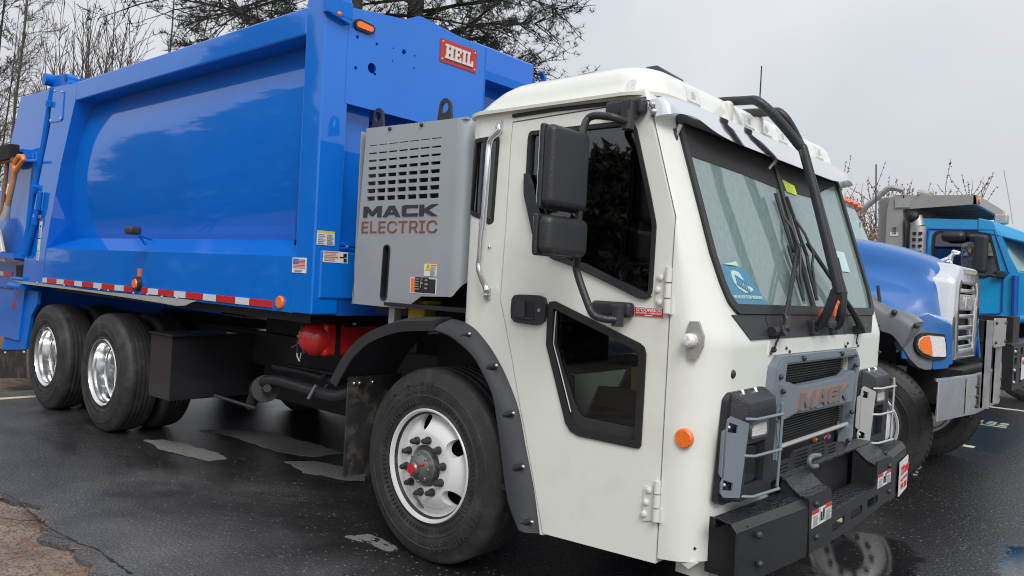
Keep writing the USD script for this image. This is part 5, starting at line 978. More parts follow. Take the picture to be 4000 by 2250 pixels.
# number plate on the swept far wing
pc = [(2.087,0.56),(2.258,0.579),(2.306,0.421),(2.118,0.405)]
pw_, po = .30, np.array([1.822, pc[0][0] + .0, .5 * (pc[2][1] + pc[3][1]) - .02]); pu = np.array([-.10, .995, 0])
plt_ = put(truck, 'number_plate', frame_map(ext(sbox(0, 0, pw_, .19).buffer(.006), .004), po, pu, (0, 0, 1)), 'sticker_white', smooth=False, label='white and red dealer plate on the bumper')
put(plt_, 'lettering', [frame_map(meshkit.text_mesh("O'Connor", .05, .002, True), po + np.array([.006, .02, .115]), pu * .95, (0, 0, 1)), frame_map(ext(U_((.04, .075, .1, .09), (.14, .075, .26, .09), (.05, .03, .12, .06), (.17, .02, .25, .055)), .002), po + np.array([.006, 0, 0]), pu, (0, 0, 1))], 'sticker_red', smooth=False)
# ---- battery-cooler cabinet behind the cab
GX = .06
gb = poly([(-0.75,2.435),(-0.803,1.353),(-0.311,1.351),(-0.184,1.428),(0.053,1.437)] and [(-.738, 2.415), (-.798, 1.352), (-.312, 1.349), (-.182, 1.428), (.06, 1.437), (.105, 1.50), (.105, 2.40)])
slots = []
rows = [((440, 1030), (960, 975), 3), ((436, 1085), (957, 1037), 8), ((432, 1137), (953, 1095), 12), ((428, 1190), (948, 1155), 17), ((424, 1243), (945, 1212), 20), ((418, 1296), (940, 1270), 22), ((413, 1350), (936, 1328), 24), ((410, 1403), (933, 1387), 26)]
z_rows = [(-0.704,2.308),(-0.706,2.262),(-0.707,2.218),(-0.709,2.173),(-0.711,2.128),(-0.716,2.083),(-0.719,2.037),(-0.719,1.992)]
z_rowr = [(-0.071,2.304),(-0.071,2.256),(-0.072,2.211),(-0.074,2.165),(-0.075,2.12),(-0.077,2.075),(-0.078,2.031),(-0.078,1.985)]
xl, xr = np.mean([p[0] for p in z_rows]), np.mean([p[0] for p in z_rowr])
for k, (pa, pb) in enumerate(zip(z_rows, z_rowr)):
    zc = .5 * (pa[1] + pb[1]); hh = (.004, .007, .010, .0145, .017, .019, .020, .021)[k]; n = 7; step = (xr - xl) / n
    for j in range(n): slots.append(sbox(xl + j * step + .008, zc - hh / 1.6, xl + (j + 1) * step - .008, zc + hh / 1.6))
face = gb.difference(unary_union(slots))
ell = LineString([(-0.493,1.685),(-0.5,1.416)]).buffer(.030, 8)
face = face.difference(ell.buffer(-.004))
cabm = [prism_y(face.intersection(sbox(-1, 1, .035, 3)), GX, GX + .012)]
# rounded front corner and front face
cr = []
for t in np.linspace(0, 90, 9): cr.append((.035 + .075 * math.sin(math.radians(t)), GX + .075 - .075 * math.cos(math.radians(t))))
cr.append((.110, 1.0))
lo_ = lambda x: float(np.interp(x, [.03, .06, .110], [1.434, 1.437, 1.52]))
loops = [[(x, y, lo_(x)) for x, y in cr], [(x, y, 2.40) for x, y in cr]]
v_ = np.array(loops).reshape(-1, 3); n_ = len(cr)
cabm.append((v_, np.array([(j, j + 1, n_ + j + 1, n_ + j) for j in range(n_ - 1)])))
cabm.append(box(-.738, .10, GX + .004, 1.0, 2.392, 2.404))
cabm.append(prism_x(sbox(GX, 1.35, 1.0, 2.40), -.79, -.785))
cb_ = put(truck, 'cooler_cabinet', cabm, 'grey_metallic', smooth=40, label='grey cabinet with rows of vent slots and lettering')
put(cb_, 'inner_wall', [box(-.72, .08, GX + .10, GX + .11, 1.45, 2.38), box(-.7, .0, .4, .41, 1.3, 2.3)], 'black_frame', smooth=False)
put(cb_, 'slot_rim', [prism_y(ell.difference(ell.buffer(-.008)), GX - .006, GX + .03)], 'seal_rubber', smooth=False)
lA = [(-0.725,1.88),(-0.081,1.872),(-0.724,1.943),(-0.085,1.939)]
h1 = .5 * (lA[2][1] - lA[0][1] + lA[3][1] - lA[1][1])
put(cb_, 'lettering', letters('MACK', lA[1][0] - lA[0][0], h1, .004, (lA[0][0], GX - .0005, .5 * (lA[0][1] + lA[1][1])), SIDE, gap=.10, font=BLOCK), 'mack_black', smooth=False)
lB = [(-0.735,1.785),(-0.078,1.782),(-0.731,1.853),(-0.083,1.85)]
h2 = .5 * (lB[2][1] - lB[0][1] + lB[3][1] - lB[1][1])
put(cb_, 'lettering', text_on('ELECTRIC', h2, (lB[0][0], GX - .0005, .5 * (lB[0][1] + lB[1][1])), SIDE, lB[1][0] - lB[0][0], .004), 'copper', smooth=False)
for px_, pz_ in [(-0.519,2.393),(-0.246,2.39)]: put(cb_, 'bolt', ball((px_, GX - .004, pz_), .012, 2), 'bolt_dark')
for (x_, y_, z_) in ((.112, .16, 1.68), (.112, .2, 2.25)): put(cb_, 'bolt', ball((x_, y_, z_), .012, 1), 'bolt_dark')
for cx_, cy_ in ((495, 875), (968, 815)):
    pass
for (pc_, yy) in (((-0.813,2.459), .2), ((-0.154,2.433), .14)):
    x_, z_ = pc_; e_ = Polygon([(x_ - .058, z_ - .02), (x_ + .058, z_ - .02), (x_ + .045, z_ + .065)] + [(x_ + .045 * math.cos(t), z_ + .070 + .045 * math.sin(t)) for t in np.linspace(0, math.pi, 12)] + [(x_ - .045, z_ + .065)]).difference(Point(x_, z_ + .062).buffer(.030))
    put(cb_, 'lifting_eye', prism_y(e_, yy, yy + .018), 'black_plastic', smooth=False)
d1 = [(-0.166,1.612),(-0.058,1.611),(-0.061,1.539),(-0.16,1.54)]; d2 = [(-0.275,1.537),(-0.056,1.534),(-0.06,1.437),(-0.279,1.438)]
q_ = np.array(d1); tri = ext(Polygon([(0.0, 0.0), (.045, 0.0), (.0225, .05)]), .001)
s1 = decal(cb_, 'hazard_sticker', q_[:, 0].max() - q_[:, 0].min() - .008, q_[:, 1].max() - q_[:, 1].min() - .006, (q_[:, 0].min(), GX - .0005, q_[:, 1].min() + .004), SIDE, [(.5, .82, .97, .95, 'sticker_orange')] + lines(8, .52, .95, .06, .78, seed=4), 'white sticker with a yellow warning triangle')
put(s1, 'triangle', frame_map(tri, (q_[:, 0].min() + .010, GX - .0028, q_[:, 1].min() + .035), *SIDE), 'sticker_yellow', smooth=False)
put(s1, 'symbol', frame_map(ext(Polygon([(.021, .008), (.027, .02), (.0235, .02), (.026, .032), (.019, .019), (.0225, .019)]), .001), (q_[:, 0].min() + .010, GX - .0042, q_[:, 1].min() + .037), *SIDE), 'sticker_black', smooth=False)
q_ = np.array(d2)
decal(cb_, 'hazard_sticker', q_[:, 0].max() - q_[:, 0].min() - .01, q_[:, 1].max() - q_[:, 1].min() - .012, (q_[:, 0].min() + .004, GX - .0005, q_[:, 1].min() + .006), SIDE, [(.03, .05, .19, .95, 'sticker_orange'), (.20, .05, .97, .95, 'sticker_black')] + [], 'black sticker with orange side bar')
s2 = decal(cb_, 'print_block', .11, .075, (q_[:, 0].min() + .045, GX - .003, q_[:, 1].min() + .022), SIDE, lines(5, .02, .35, .02, .95, 'sticker_grey', 6) + lines(3, .75, 1, .05, .95, 'sticker_grey', 8) + [(.42, .55, .62, .60, 'sticker_yellow'), (.46, .2, .5, .9, 'sticker_grey'), (.48, .84, .62, .9, 'sticker_grey')], None, 'sticker_black')
# bits under the cabinet
put(truck, 'cabinet_leg', [rbox(-.50, -.45, .10, .16, 1.23, 1.36, .006)], 'galvanised'); put(truck, 'yellow_block', [rbox(-.40, -.26, .16, .3, 1.28, 1.40, .01)], 'yellow_paint')
put(truck, 'cabinet_base', [box(-.8, .18, .25, 2.1, 1.30, 1.345), box(-.2, .18, .3, 2.0, 1.34, 1.5)], 'black_frame', smooth=False)
# papers on the dashboard seen through the glass
# ---- papers behind the windscreen (things lying in the cab)
GU = np.array([0, 1.0, 0]); GV = np.array([-.316, 0, .949])
def on_glass(p, d, t=.002): 
    q = affinity.affine_transform(p, [1, 0, 0, 1 / .949, 0, -1.45 / .949]); return frame_map(ext(q, t), np.array([1.60, 0, 1.45]) + FN * d, GU, GV)
yz = lambda pts: [(p[1], p[2]) for p in pts]
po_ = group('/World', 'poster')
tag(po_, 'blue poster with a white shield emblem on the lower left of the white truck windscreen', 'poster')
put(po_, 'sheet', on_glass(poly(yz([(1.532,0.157,1.655),(1.533,0.439,1.651),(1.561,0.51,1.569),(1.59,0.612,1.479),(1.599,0.552,1.454),(1.598,0.088,1.455)])).intersection(ws.buffer(-.032)), .0005), 'poster_blue', smooth=False)
put(po_, 'emblem', on_glass(poly(yz([(1.539,0.279,1.632),(1.539,0.313,1.635),(1.541,0.355,1.629),(1.549,0.38,1.605),(1.559,0.407,1.573),(1.563,0.461,1.562),(1.566,0.462,1.553),(1.57,0.419,1.541),(1.57,0.37,1.539),(1.564,0.312,1.557),(1.556,0.282,1.582),(1.548,0.274,1.608)])), .003), 'poster_white', smooth=False)
el = [(1.55,0.29,1.602),(1.559,0.415,1.573)]
put(po_, 'lettering', letters('HEIL', .125, .045, .002, np.array([1.60, 0, 1.45]) + FN * .006 + GU * el[0][1] + GV * (el[0][2] - 1.45) / .949 - GV * .030 + GU * .012, (GU * .95 - GV * .30, GV), font=SLAB), 'poster_blue', smooth=False)
tl_ = [(1.579,0.241,1.514),(1.585,0.421,1.494)]
put(po_, 'lettering', text_on('WE NEVER STOP WORKING', .014, np.array([1.60, 0, 1.45]) + FN * .004 + GU * tl_[0][1] + GV * (tl_[0][2] - 1.45) / .949, (GU, GV), .30, .002, True), 'poster_white', smooth=False)
pa_ = put('/World', 'paper_slip', on_glass(poly(yz([(1.531,0.219,1.658),(1.525,0.353,1.676),(1.532,0.367,1.656)])), .004), 'poster_white', smooth=False)
tag(pa_, 'small white paper slip above the blue poster on the windscreen', 'paper')
pb_ = put('/World', 'document', on_glass(poly(yz([(1.479,1.738,1.814),(1.479,1.938,1.813),(1.518,1.949,1.695),(1.519,1.805,1.694),(1.493,1.815,1.772),(1.49,1.723,1.781)])), .004), 'poster_white', smooth=False)
tag(pb_, 'pale document stuck on the right half of the windscreen', 'paper')

# ================================================================ the blue bonneted truck in the next bay
tk2 = group('/World', 'bonneted_truck')
tag(tk2, 'royal blue bonneted truck with chrome grille and bumper, next to the white truck', 'truck')
C2 = 4.90
# bonnet and wings as one skin: curves running front to back, mirrored about the centre line
K_ = [np.array(q, float) for q in (
    [(-.4, 4.90, 2.24), (.3, 4.90, 2.17), (.771, 4.90, 2.10), (1.016, 4.90, 2.055), (1.30, 4.90, 1.97), (1.44, 4.90, 1.90), (1.50, 4.90, 1.84)],
    [(-.4, 4.05, 2.17), (.3, 4.25, 2.10), (.771, 4.45, 2.047), (1.016, 4.45, 2.001), (1.30, 4.45, 1.93), (1.44, 4.45, 1.87), (1.50, 4.46, 1.80)],
    [(-.4, 3.95, 1.95), (.3, 4.20, 1.88), (.771, 4.33, 1.845), (1.016, 4.33, 1.822), (1.30, 4.33, 1.775), (1.46, 4.34, 1.69), (1.52, 4.36, 1.50)],
    [(-.4, 3.92, 1.80), (.3, 4.12, 1.73), (.771, 4.20, 1.74), (1.047, 4.20, 1.73), (1.30, 4.20, 1.67), (1.47, 4.22, 1.57), (1.54, 4.27, 1.38)],
    [(-.4, 3.90, 1.72), (.3, 4.0, 1.69), (.771, 4.0, 1.685), (1.047, 4.0, 1.66), (1.239, 4.0, 1.629), (1.403, 4.02, 1.546), (1.50, 4.06, 1.43)],
    [(-.4, 3.72, 1.66), (.3, 3.74, 1.64), (.771, 3.74, 1.63), (1.047, 3.74, 1.60), (1.239, 3.75, 1.565), (1.384, 3.76, 1.49), (1.46, 3.78, 1.41)],
    [(-.4, 3.64, 1.54), (.3, 3.64, 1.54), (.90, 3.64, 1.545), (1.186, 3.64, 1.52), (1.29, 3.64, 1.493), (1.384, 3.645, 1.457), (1.45, 3.66, 1.405)])]
K_ = [catmull(q, 5) for q in K_]
rows_ = []
for k in range(len(K_[0])):
    near = catmull(np.array([q[k] for q in K_]), 4); far = near.copy(); far[:, 1] = 2 * C2 - far[:, 1]
    rows_.append(np.vstack([near[::-1], far[1:]]))
R_ = np.array(rows_); ni, nj = R_.shape[:2]
put(tk2, 'hood', (R_.reshape(-1, 3), np.array([(i * nj + j, (i + 1) * nj + j, (i + 1) * nj + j + 1, i * nj + j + 1) for i in range(ni - 1) for j in range(nj - 1)])), 'fog_blue_paint', smooth=60)
for sgn in (1, -1):
    f_ = lambda p: (p[0], C2 + sgn * (p[1] - C2), p[2])
    put(tk2, 'fender_nose', [hull_pts([f_(p) for p in ((1.39, 3.68, 1.42), (1.49, 4.06, 1.44), (1.54, 4.34, 1.42), (1.565, 4.10, 1.06), (1.41, 3.70, 1.10), (1.63, 4.30, 1.05), (1.60, 4.34, 1.36), (1.35, 4.2, 1.3))], .012)], 'fog_blue_paint', smooth=40)
fa = np.array([(1.202,1.427),(1.264,1.309),(1.355,1.276),(1.431,1.189),(1.488,1.099),(1.542,1.048),(1.594,1.03),(1.632,1.039)]); fb = np.array([(1.186,1.568),(1.295,1.496),(1.435,1.449),(1.525,1.387),(1.571,1.324),(1.578,1.259),(1.594,1.195),(1.641,1.108)])
fpath_a, fpath_b = catmull(np.c_[fa, np.zeros(8)], 5)[:, :2], catmull(np.c_[fb, np.zeros(8)], 5)[:, :2]
n_f = len(fpath_a) * 3 // 7 + 1
fa2, fb2 = np.vstack([[(.25, 1.15), (.45, 1.28)], fpath_a[:n_f]]), np.vstack([[(.15, 1.53), (.5, 1.54)], fpath_b[:n_f]])
put(tk2, 'fender_flare', loft([[(p[0], 3.575, p[1]), (p[0] * .4 + q[0] * .6, 3.572, p[1] * .4 + q[1] * .6), (q[0], 3.61, q[1]), (q[0], 3.80, q[1]), (p[0], 3.85, p[1])] for p, q in zip(fa2, fb2)]), 'flare_grey', smooth=50)
put(tk2, 'inner_arch', [box(-.2, 1.25, 4.12, 4.14, .5, 1.45), box(-.3, 1.2, 3.7, 4.12, 1.40, 1.42)], 'black_frame', smooth=False)
for x, z in [(1.365,1.45),(1.525,1.359)]: put(tk2, 'flare_bolt', ball((x, 3.573, z), .024, 1), 'bolt_dark')
# headlamp set into the nose on a slanted plane
HN = np.array([.909, -.417, 0]); HU = np.array([.417, .909, 0])
def on_lamp(pts3, d0, d1, grow=0.0):
    p = np.array(pts3); q = [(float(v @ HU), v[2]) for v in p]
    g = poly(q, .012).buffer(grow, 4); return frame_map(ext(g, d1 - d0), HN * (-.237 + d0), HU, (0, 0, 1))
def lmap(m): return m
hl_ = [(1.469,3.771,1.207),(1.475,3.783,1.256),(1.494,3.824,1.284),(1.525,3.892,1.293),(1.6,4.057,1.284),(1.611,4.08,1.211),(1.617,4.094,1.112),(1.604,4.064,1.101),(1.546,3.939,1.103),(1.498,3.833,1.13),(1.476,3.785,1.168)]
hq = put(tk2, 'headlight', on_lamp(hl_, .0, .030, -.012), 'clear_lens', smooth=False, label='clear headlight with orange side section')
put(hq, 'indicator', on_lamp([(1.473,3.779,1.207),(1.478,3.791,1.252),(1.495,3.827,1.278),(1.525,3.894,1.287),(1.539,3.923,1.219),(1.549,3.945,1.109),(1.499,3.835,1.134),(1.479,3.792,1.17)], .0, .034, -.010), 'orange_lens', smooth=False)
put(hq, 'bezel', on_lamp(hl_, -.02, .022, .010), 'seal_rubber', smooth=False)
put(tk2, 'grey_nose', on_lamp([(1.408,3.638,1.205),(1.423,3.671,1.263),(1.449,3.727,1.352),(1.477,3.788,1.39),(1.515,3.871,1.316),(1.606,4.069,1.296),(1.614,4.087,1.276),(1.622,4.103,1.094),(1.566,3.982,1.082),(1.563,3.975,1.01),(1.532,3.907,1.006),(1.495,3.828,1.03),(1.458,3.747,1.089)], -.06, -.004), 'flare_grey', smooth=False)
put(tk2, 'nose_lower', on_lamp([(1.564,3.977,1.01),(1.567,3.985,1.08),(1.622,4.103,1.093),(1.613,4.084,1.276),(1.635,4.133,1.267),(1.646,4.156,1.043),(1.638,4.138,1.023),(1.601,4.058,1.013)], -.06, .002), 'fog_blue_paint', smooth=False)
# grille
gy0, gy1, gz0, gz1 = 4.40, 5.40, 1.06, 1.86
gout = poly([(gy0 + .02, gz0), (gy1 - .02, gz0), (gy1 + .04, gz0 + .3), (gy1, gz1 - .12), (gy1 - .16, gz1), (gy0 + .16, gz1), (gy0, gz1 - .12), (gy0 - .04, gz0 + .3)], .05)
gin = poly([(gy0 + .18, gz0 + .10), (gy1 - .18, gz0 + .10), (gy1 - .16, gz1 - .22), (gy1 - .22, gz1 - .15), (gy0 + .22, gz1 - .15), (gy0 + .16, gz1 - .22)], .03)
gs_ = []
for k, t in enumerate(np.linspace(0, 1, 8)):
    sc = 1 + .14 * (1 - (1 - t) ** 2) ; x_ = 1.665 - .20 * t
    gs_.append([(x_ , C2 + (p[0] - C2) * sc, (p[1] - 1.46) * (1 + .05 * t) + 1.46) for p in np.array(gout.buffer(-.05 * (1 - t) ** 2, 6).exterior.simplify(.0005).coords)[:0]])
n_ = 96; ring_of = lambda p: np.array([p.exterior.interpolate(k / n_, True).coords[0] for k in range(n_)])
A = ring_of(gout); Bq = ring_of(gin); cen = np.array([C2, 1.46])
al = np.arctan2(A[:, 1] - cen[1], A[:, 0] - cen[0]); A = A[np.argsort(al)]; bl = np.arctan2(Bq[:, 1] - cen[1], Bq[:, 0] - cen[0]); Bq = Bq[np.argsort(bl)]
def rr_(P, x, s): return [(x, cen[0] + (p[0] - cen[0]) * s, cen[1] + (p[1] - cen[1]) * s) for p in P]
put(tk2, 'grille_surround', loft([rr_(A, 1.350, 1.10), rr_(A, 1.450, 1.08), rr_(A, 1.550, 1.05), rr_(A, 1.600, 1.01), rr_(A, 1.622, .97), rr_(Bq, 1.622, 1.04), rr_(Bq, 1.605, 1.0), rr_(Bq, 1.500, 1.0)], cap=False), 'chrome', smooth=50)
put(tk2, 'grille_mesh', prism_x(gin.buffer(.02), 1.50, 1.51), 'black_frame', smooth=False)
for z, h in ((1.60, .05), (1.38, .05), (1.30, .045), (1.21, .045), (1.13, .03)):
    pass
for z in (1.655, 1.435, 1.335, 1.245, 1.165): put(tk2, 'grille_bar', rbox(1.55, 1.615, gy0 + .17, gy1 - .17, z - .018, z + .022, .01, 8), 'chrome')
gp = put(tk2, 'grille_plate', rbox(1.57, 1.618, gy0 + .18, gy1 - .18, 1.485, 1.625, .01, 8), 'brushed_steel')
put(gp, 'lettering', letters('MACK', .54, .105, .008, (1.617, gy0 + .23, 1.50), FRONT, gap=.14, font=BLOCK), 'galvanised', smooth=False)
put(tk2, 'grille_marker', rbox(1.55, 1.625, gy1 - .15, gy1 - .11, 1.53, 1.59, .006), 'amber_small')
# dog ornament on the hood, chrome
oc = np.array((1.437,4.9,1.908)); 
dog2 = [m3.Manifold.batch_hull([m3.Manifold.sphere(.028, 10).translate((oc[0] - .06, C2, 1.90)), m3.Manifold.sphere(.03, 10).translate((oc[0] + .02, C2, 1.935))]), m3.Manifold.batch_hull([m3.Manifold.sphere(.026, 10).translate((oc[0] + .02, C2, 1.945)), m3.Manifold.sphere(.018, 10).translate((oc[0] + .05, C2, 1.99))]),
        m3.Manifold.batch_hull([m3.Manifold.sphere(.022, 10).translate((oc[0] + .05, C2, 2.0)), m3.Manifold.sphere(.014, 10).translate((oc[0] + .09, C2, 1.995))])]
for dx, dz in ((.03, .0), (-.06, .0)):
    for dy in (-.02, .02): dog2.append(m3.Manifold.batch_hull([m3.Manifold.sphere(.012, 8).translate((oc[0] + dx, C2 + dy, 1.91)), m3.Manifold.sphere(.011, 8).translate((oc[0] + dx + .01, C2 + dy, 1.845))]))
put(tk2, 'ornament', m3.Manifold.batch_boolean(dog2, m3.OpType.Add), 'chrome', smooth=50, label='chrome standing dog hood ornament')
put(tk2, 'ornament_base', rbox(oc[0] - .10, oc[0] + .08, C2 - .03, C2 + .03, 1.80, 1.85, .015), 'chrome')
# bumper
bpts = [(1.35, 3.52), (1.70, 3.56), (1.79, 4.20), (1.81, 4.32), (1.81, 5.48), (1.79, 5.60), (1.70, 6.24), (1.35, 6.28)]
bl_ = Polygon(bpts + [(x - .012, y) for x, y in bpts[::-1]]).buffer(.004)
bm = put(tk2, 'bumper', [prism_z(LineString(bpts[1:-1]).buffer(.008, 3), .66, .97), prism_z(LineString(bpts[1:-1]).buffer(.03, 3, single_sided=False).intersection(LineString([(x - .03, y) for x, y in bpts[1:-1]]).buffer(.035)), .955, .975)], 'bright_steel', smooth=30, label='polished steel front bumper')
put(bm, 'tow_slot', box(1.815, 1.8185, 4.37, 4.43, .72, .90), 'black_frame', smooth=False)
put(bm, 'tread_strip', frame_map(ext(sbox(0, 0, .10, .28), .003), (1.787, 4.09, .675), (.13, .99, 0), (0, 0, 1)), 'galvanised', smooth=False)
for y in (4.34, 5.40):
    for z in (.72, .80, .88): put(bm, 'bolt', ball((1.822, y, z), .016, 1), 'bolt_dark')
# plow-mount uprights
for y in (4.44, 4.92): put(tk2, 'upright', [box(1.83, 1.845, y, y + .10, .70, 1.42), box(1.83, 1.89, y, y + .012, .70, 1.42)], 'galvanised', smooth=False)
ul = put(tk2, 'upright_plate', prism_x(poly([(4.45, 1.20), (5.01, 1.20), (5.01, 1.44), (4.45, 1.44)], .02), 1.892, 1.902), 'galvanised', smooth=False)
for y, z in ((4.50, 1.40), (4.50, 1.24), (4.96, 1.40), (4.96, 1.24)): put(ul, 'bolt', ball((1.905, y, z), .014, 1), 'bolt_dark')
put(tk2, 'frame', [box(-3.5, 1.75, 4.5, 4.58, .6, .85), box(-3.5, 1.75, 5.22, 5.30, .6, .85), box(1.3, 1.72, 4.3, 5.5, .70, 1.0), box(-.2, 1.2, 4.3, 5.5, .55, .9)], 'black_frame', smooth=False)
# front wheels, turned slightly so the tread faces the viewer
for yy, nm in ((3.68, 0), (5.74, 1)):
    w_ = group(tk2, 'wheel')
    c_ = (1.06, yy, .53); t_ = tyre(c_, .545, .36, r_in=.295)
    th = [(1, 1)]; saw = []
    for k in range(72):
        a_ = 2 * math.pi * k / 72; saw.append(box(-.004, .004, .31, .362, -.012, .002).apply_transform(trimesh.transformations.translation_matrix(c_) @ trimesh.transformations.rotation_matrix(a_, [0, 1, 0]) @ trimesh.transformations.translation_matrix([0, -.3, .545]))); saw.append(box(-.004, .004, -.002, .04, -.012, .002).apply_transform(trimesh.transformations.translation_matrix(c_) @ trimesh.transformations.rotation_matrix(a_, [0, 1, 0]) @ trimesh.transformations.translation_matrix([0, .3, .545])))
    rot = trimesh.transformations.rotation_matrix(math.radians(14), [0, 0, 1], (1.06, yy + .18, .53))
    put(w_, 'tyre', cat([t_] + saw).apply_transform(rot), 'tread_rubber', smooth=32)
    put(w_, 'rim', cat([lathe_y([(.300, .012), (.306, 0), (.300, -.006), (.286, .012), (.272, .05), (.235, .022), (.20, -.005), (.13, -.01), (.11, -.01), (.11, .05)], c_, 48, True)]).apply_transform(rot), 'rim_white', smooth=35)
    put(w_, 'hub', cat([cyl((c_[0], c_[1] - .08, c_[2]), (c_[0], c_[1] + .3, c_[2]), .11, 20)] + [cyl((c_[0] + .165 * math.cos(a), c_[1] - .03, c_[2] + .165 * math.sin(a)), (c_[0] + .165 * math.cos(a), c_[1] + .02, c_[2] + .165 * math.sin(a)), .02, 8) for a in np.arange(10) * math.pi / 5]).apply_transform(rot), 'bolt_dark')
for xx in (-3.2, -4.55):
    w_ = group(tk2, 'wheel'); put(w_, 'tyre', [lathe_y([(.2, .03), (.3, 0), (.48, 0), (.53, .05), (.53, .6), (.3, .62), (.2, .6)], (xx, 3.65, .53), 40)], 'tread_rubber')
# cab
cab2 = man(hull_pts([(-1.25, 3.88, 1.1), (-1.25, 5.92, 1.1), (.28, 3.86, 1.1), (.28, 5.94, 1.1), (.42, 3.88, 2.08), (.42, 5.92, 2.08), (-.02, 4.0, 2.62), (-.02, 5.8, 2.62), (-1.2, 4.0, 2.70), (-1.2, 5.8, 2.70), (.24, 3.98, 2.52), (.24, 5.82, 2.52)], .06, 16))
put(tk2, 'cab', cab2, 'fog_blue_paint', smooth=40)
def quad(pts, th=.004):
    p = np.array(pts, float); n = np.cross(p[1] - p[0], p[2] - p[0]); n /= np.linalg.norm(n); q = p + n * th
    return (np.vstack([p, q]), np.array([(3, 2, 1, 0), (4, 5, 6, 7), (0, 1, 5, 4), (1, 2, 6, 5), (2, 3, 7, 6), (3, 0, 4, 7)]))
put(tk2, 'windscreen_frame', quad([(.497, 3.93, 2.09), (.497, 5.87, 2.09), (.318, 5.79, 2.535), (.318, 4.01, 2.535)], .012), 'seal_rubber', smooth=False)
put(tk2, 'windscreen', quad([(.506, 3.99, 2.115), (.506, 5.81, 2.115), (.335, 5.74, 2.515), (.335, 4.06, 2.515)], .016), 'far_windscreen', smooth=False)
put(tk2, 'visor_strip', hull_pts([(.345, 3.98, 2.50), (.345, 5.88, 2.50), (.12, 4.05, 2.635), (.12, 5.75, 2.635), (.335, 4.0, 2.545), (.335, 5.84, 2.545)], .02), 'flare_grey', smooth=40)
for y, z in [(5.392,2.543),(5.58,2.548),(5.74,2.543),(5.888,2.527)]: put(tk2, 'roof_lamp', hull_pts([(.36, y - .025, z), (.36, y + .025, z)], .032), 'amber_small')
put(tk2, 'whip_antenna', cyl((1.09,3.95,2.154), (1.064,3.95,2.667), .006, 6), 'bolt_dark')
put(tk2, 'fender_antenna', [tube([(1.265,3.62,1.384),(1.222,3.62,1.652)], .013, 8)], 'bolt_dark')
put(tk2, 'antenna_foot', [hull_path([(1.245,3.6,1.337),(1.277,3.6,1.335)], [.03, .025])], 'bolt_dark')
put(tk2, 'wing_mirror', rbox(.15, .24, 6.05, 6.3, 1.95, 2.3, .03), 'black_plastic')
put(tk2, 'wiper', tube([(.49, 5.55, 2.09), (.46, 5.6, 2.22), (.42, 5.72, 2.34)], .014, 6), 'seal_rubber')
put(tk2, 'fuel_tank', [rbox(-1.5, -.05, 3.72, 4.35, .42, 1.05, .12)], 'black_steel'); put(tk2, 'chassis_box', box(-6.4, -1.6, 4.2, 5.6, .35, 1.0), 'black_frame', smooth=False); put(tk2, 'load_bed', [box(-6.5, -1.5, 3.75, 6.05, .95, 1.35)], 'dump_steel', smooth=False)

# ================================================================ turquoise dump truck further along
tk3 = group('/World', 'dump_truck')
tag(tk3, 'turquoise bonneted dump truck with grey steel tipper body at the right edge', 'truck')
Y3_ = 12.3
side3 = poly([(-0.642,2.386),(-0.511,3.031),(-0.315,3.024),(0.37,2.995),(0.59,2.962),(0.69,2.801),(0.862,2.376),(0.995,2.115),(1.317,2.099),(1.395,1.955),(1.428,1.268),(-0.576,1.114)])
body3 = man(prism_y(side3, Y3_, Y3_ + 2.35)); 
w3 = [(-0.295,2.56),(-0.291,2.71),(-0.268,2.762),(-0.219,2.781),(0.342,2.774),(0.539,2.747),(0.613,2.497),(0.708,2.123),(0.512,2.027),(0.308,2.02),(-0.277,2.28)]
wc = man(prism_y(poly(w3, .03), Y3_ - .1, Y3_ + 2.5))
arch3 = man(cyl((1.24, Y3_ - .2, .50), (1.24, Y3_ + .9, .50), .84, 40))
pz = Y3_
inner3 = man(prism_y(side3.buffer(-.08), Y3_ + .08, Y3_ + 2.27))
wsq = man(prism_x(sbox(Y3_ + .18, 1.75, Y3_ + 2.17, 2.62), .3, 1.6)) ^ man(prism_y(poly([(0.627,2.676),(0.937,2.677),(1.067,2.143),(0.821,2.136)]).buffer(.12), Y3_, Y3_ + 2.4))
put(tk3, 'cab', body3 - wc - arch3 - inner3, 'cyan_paint', smooth=30)
put(tk3, 'cab_lining', inner3 - man(prism_y(side3.buffer(-.09), Y3_ + .09, Y3_ + 2.26)) - wc, 'cab_interior', smooth=False)
put(tk3, 'side_window', prism_y(poly(w3, .03), Y3_ + .02, Y3_ + .026), 'side_glass', smooth=False)
pw3 = poly(w3, .03); put(tk3, 'window_seal', prism_y(pw3.buffer(.03).difference(pw3.buffer(-.015)), Y3_ - .008, Y3_ + .01), 'seal_rubber', smooth=False)
dl3 = [(-0.388,12.29,2.84),(0.38,12.29,2.823),(0.614,12.29,2.818),(0.862,12.29,2.11),(0.784,12.29,2.001),(0.791,12.29,1.451),(0.745,12.29,1.412),(0.452,12.29,1.392)]
put(tk3, 'door_seam', tube(dl3, .016, 6), 'blue_shade'); put(tk3, 'door_seam', tube([(-0.388,12.29,2.84),(-0.409,12.29,2.257)], .016, 6), 'blue_shade')
put(tk3, 'hood_seam', [tube([(0.957,12.27,2.059),(0.964,12.27,1.761),(0.978,12.27,1.324)], .05, 8)], 'blue_shade')
fl3 = [(1.24 + .86 * math.cos(a), .50 + .86 * math.sin(a)) for a in np.linspace(.1, math.pi - .25, 24)]
put(tk3, 'wheel_arch', [tube([(x, Y3_ - .02, z) for x, z in fl3], .07, 8)], 'cyan_paint', smooth=50)
put(tk3, 'arch_liner', box(.2, 2.4, Y3_ + .85, Y3_ + .9, .2, 1.5), 'black_frame', smooth=False)
wsp = [(0.611,2.683),(1.028,2.685),(1.057,2.147),(0.814,2.14)]
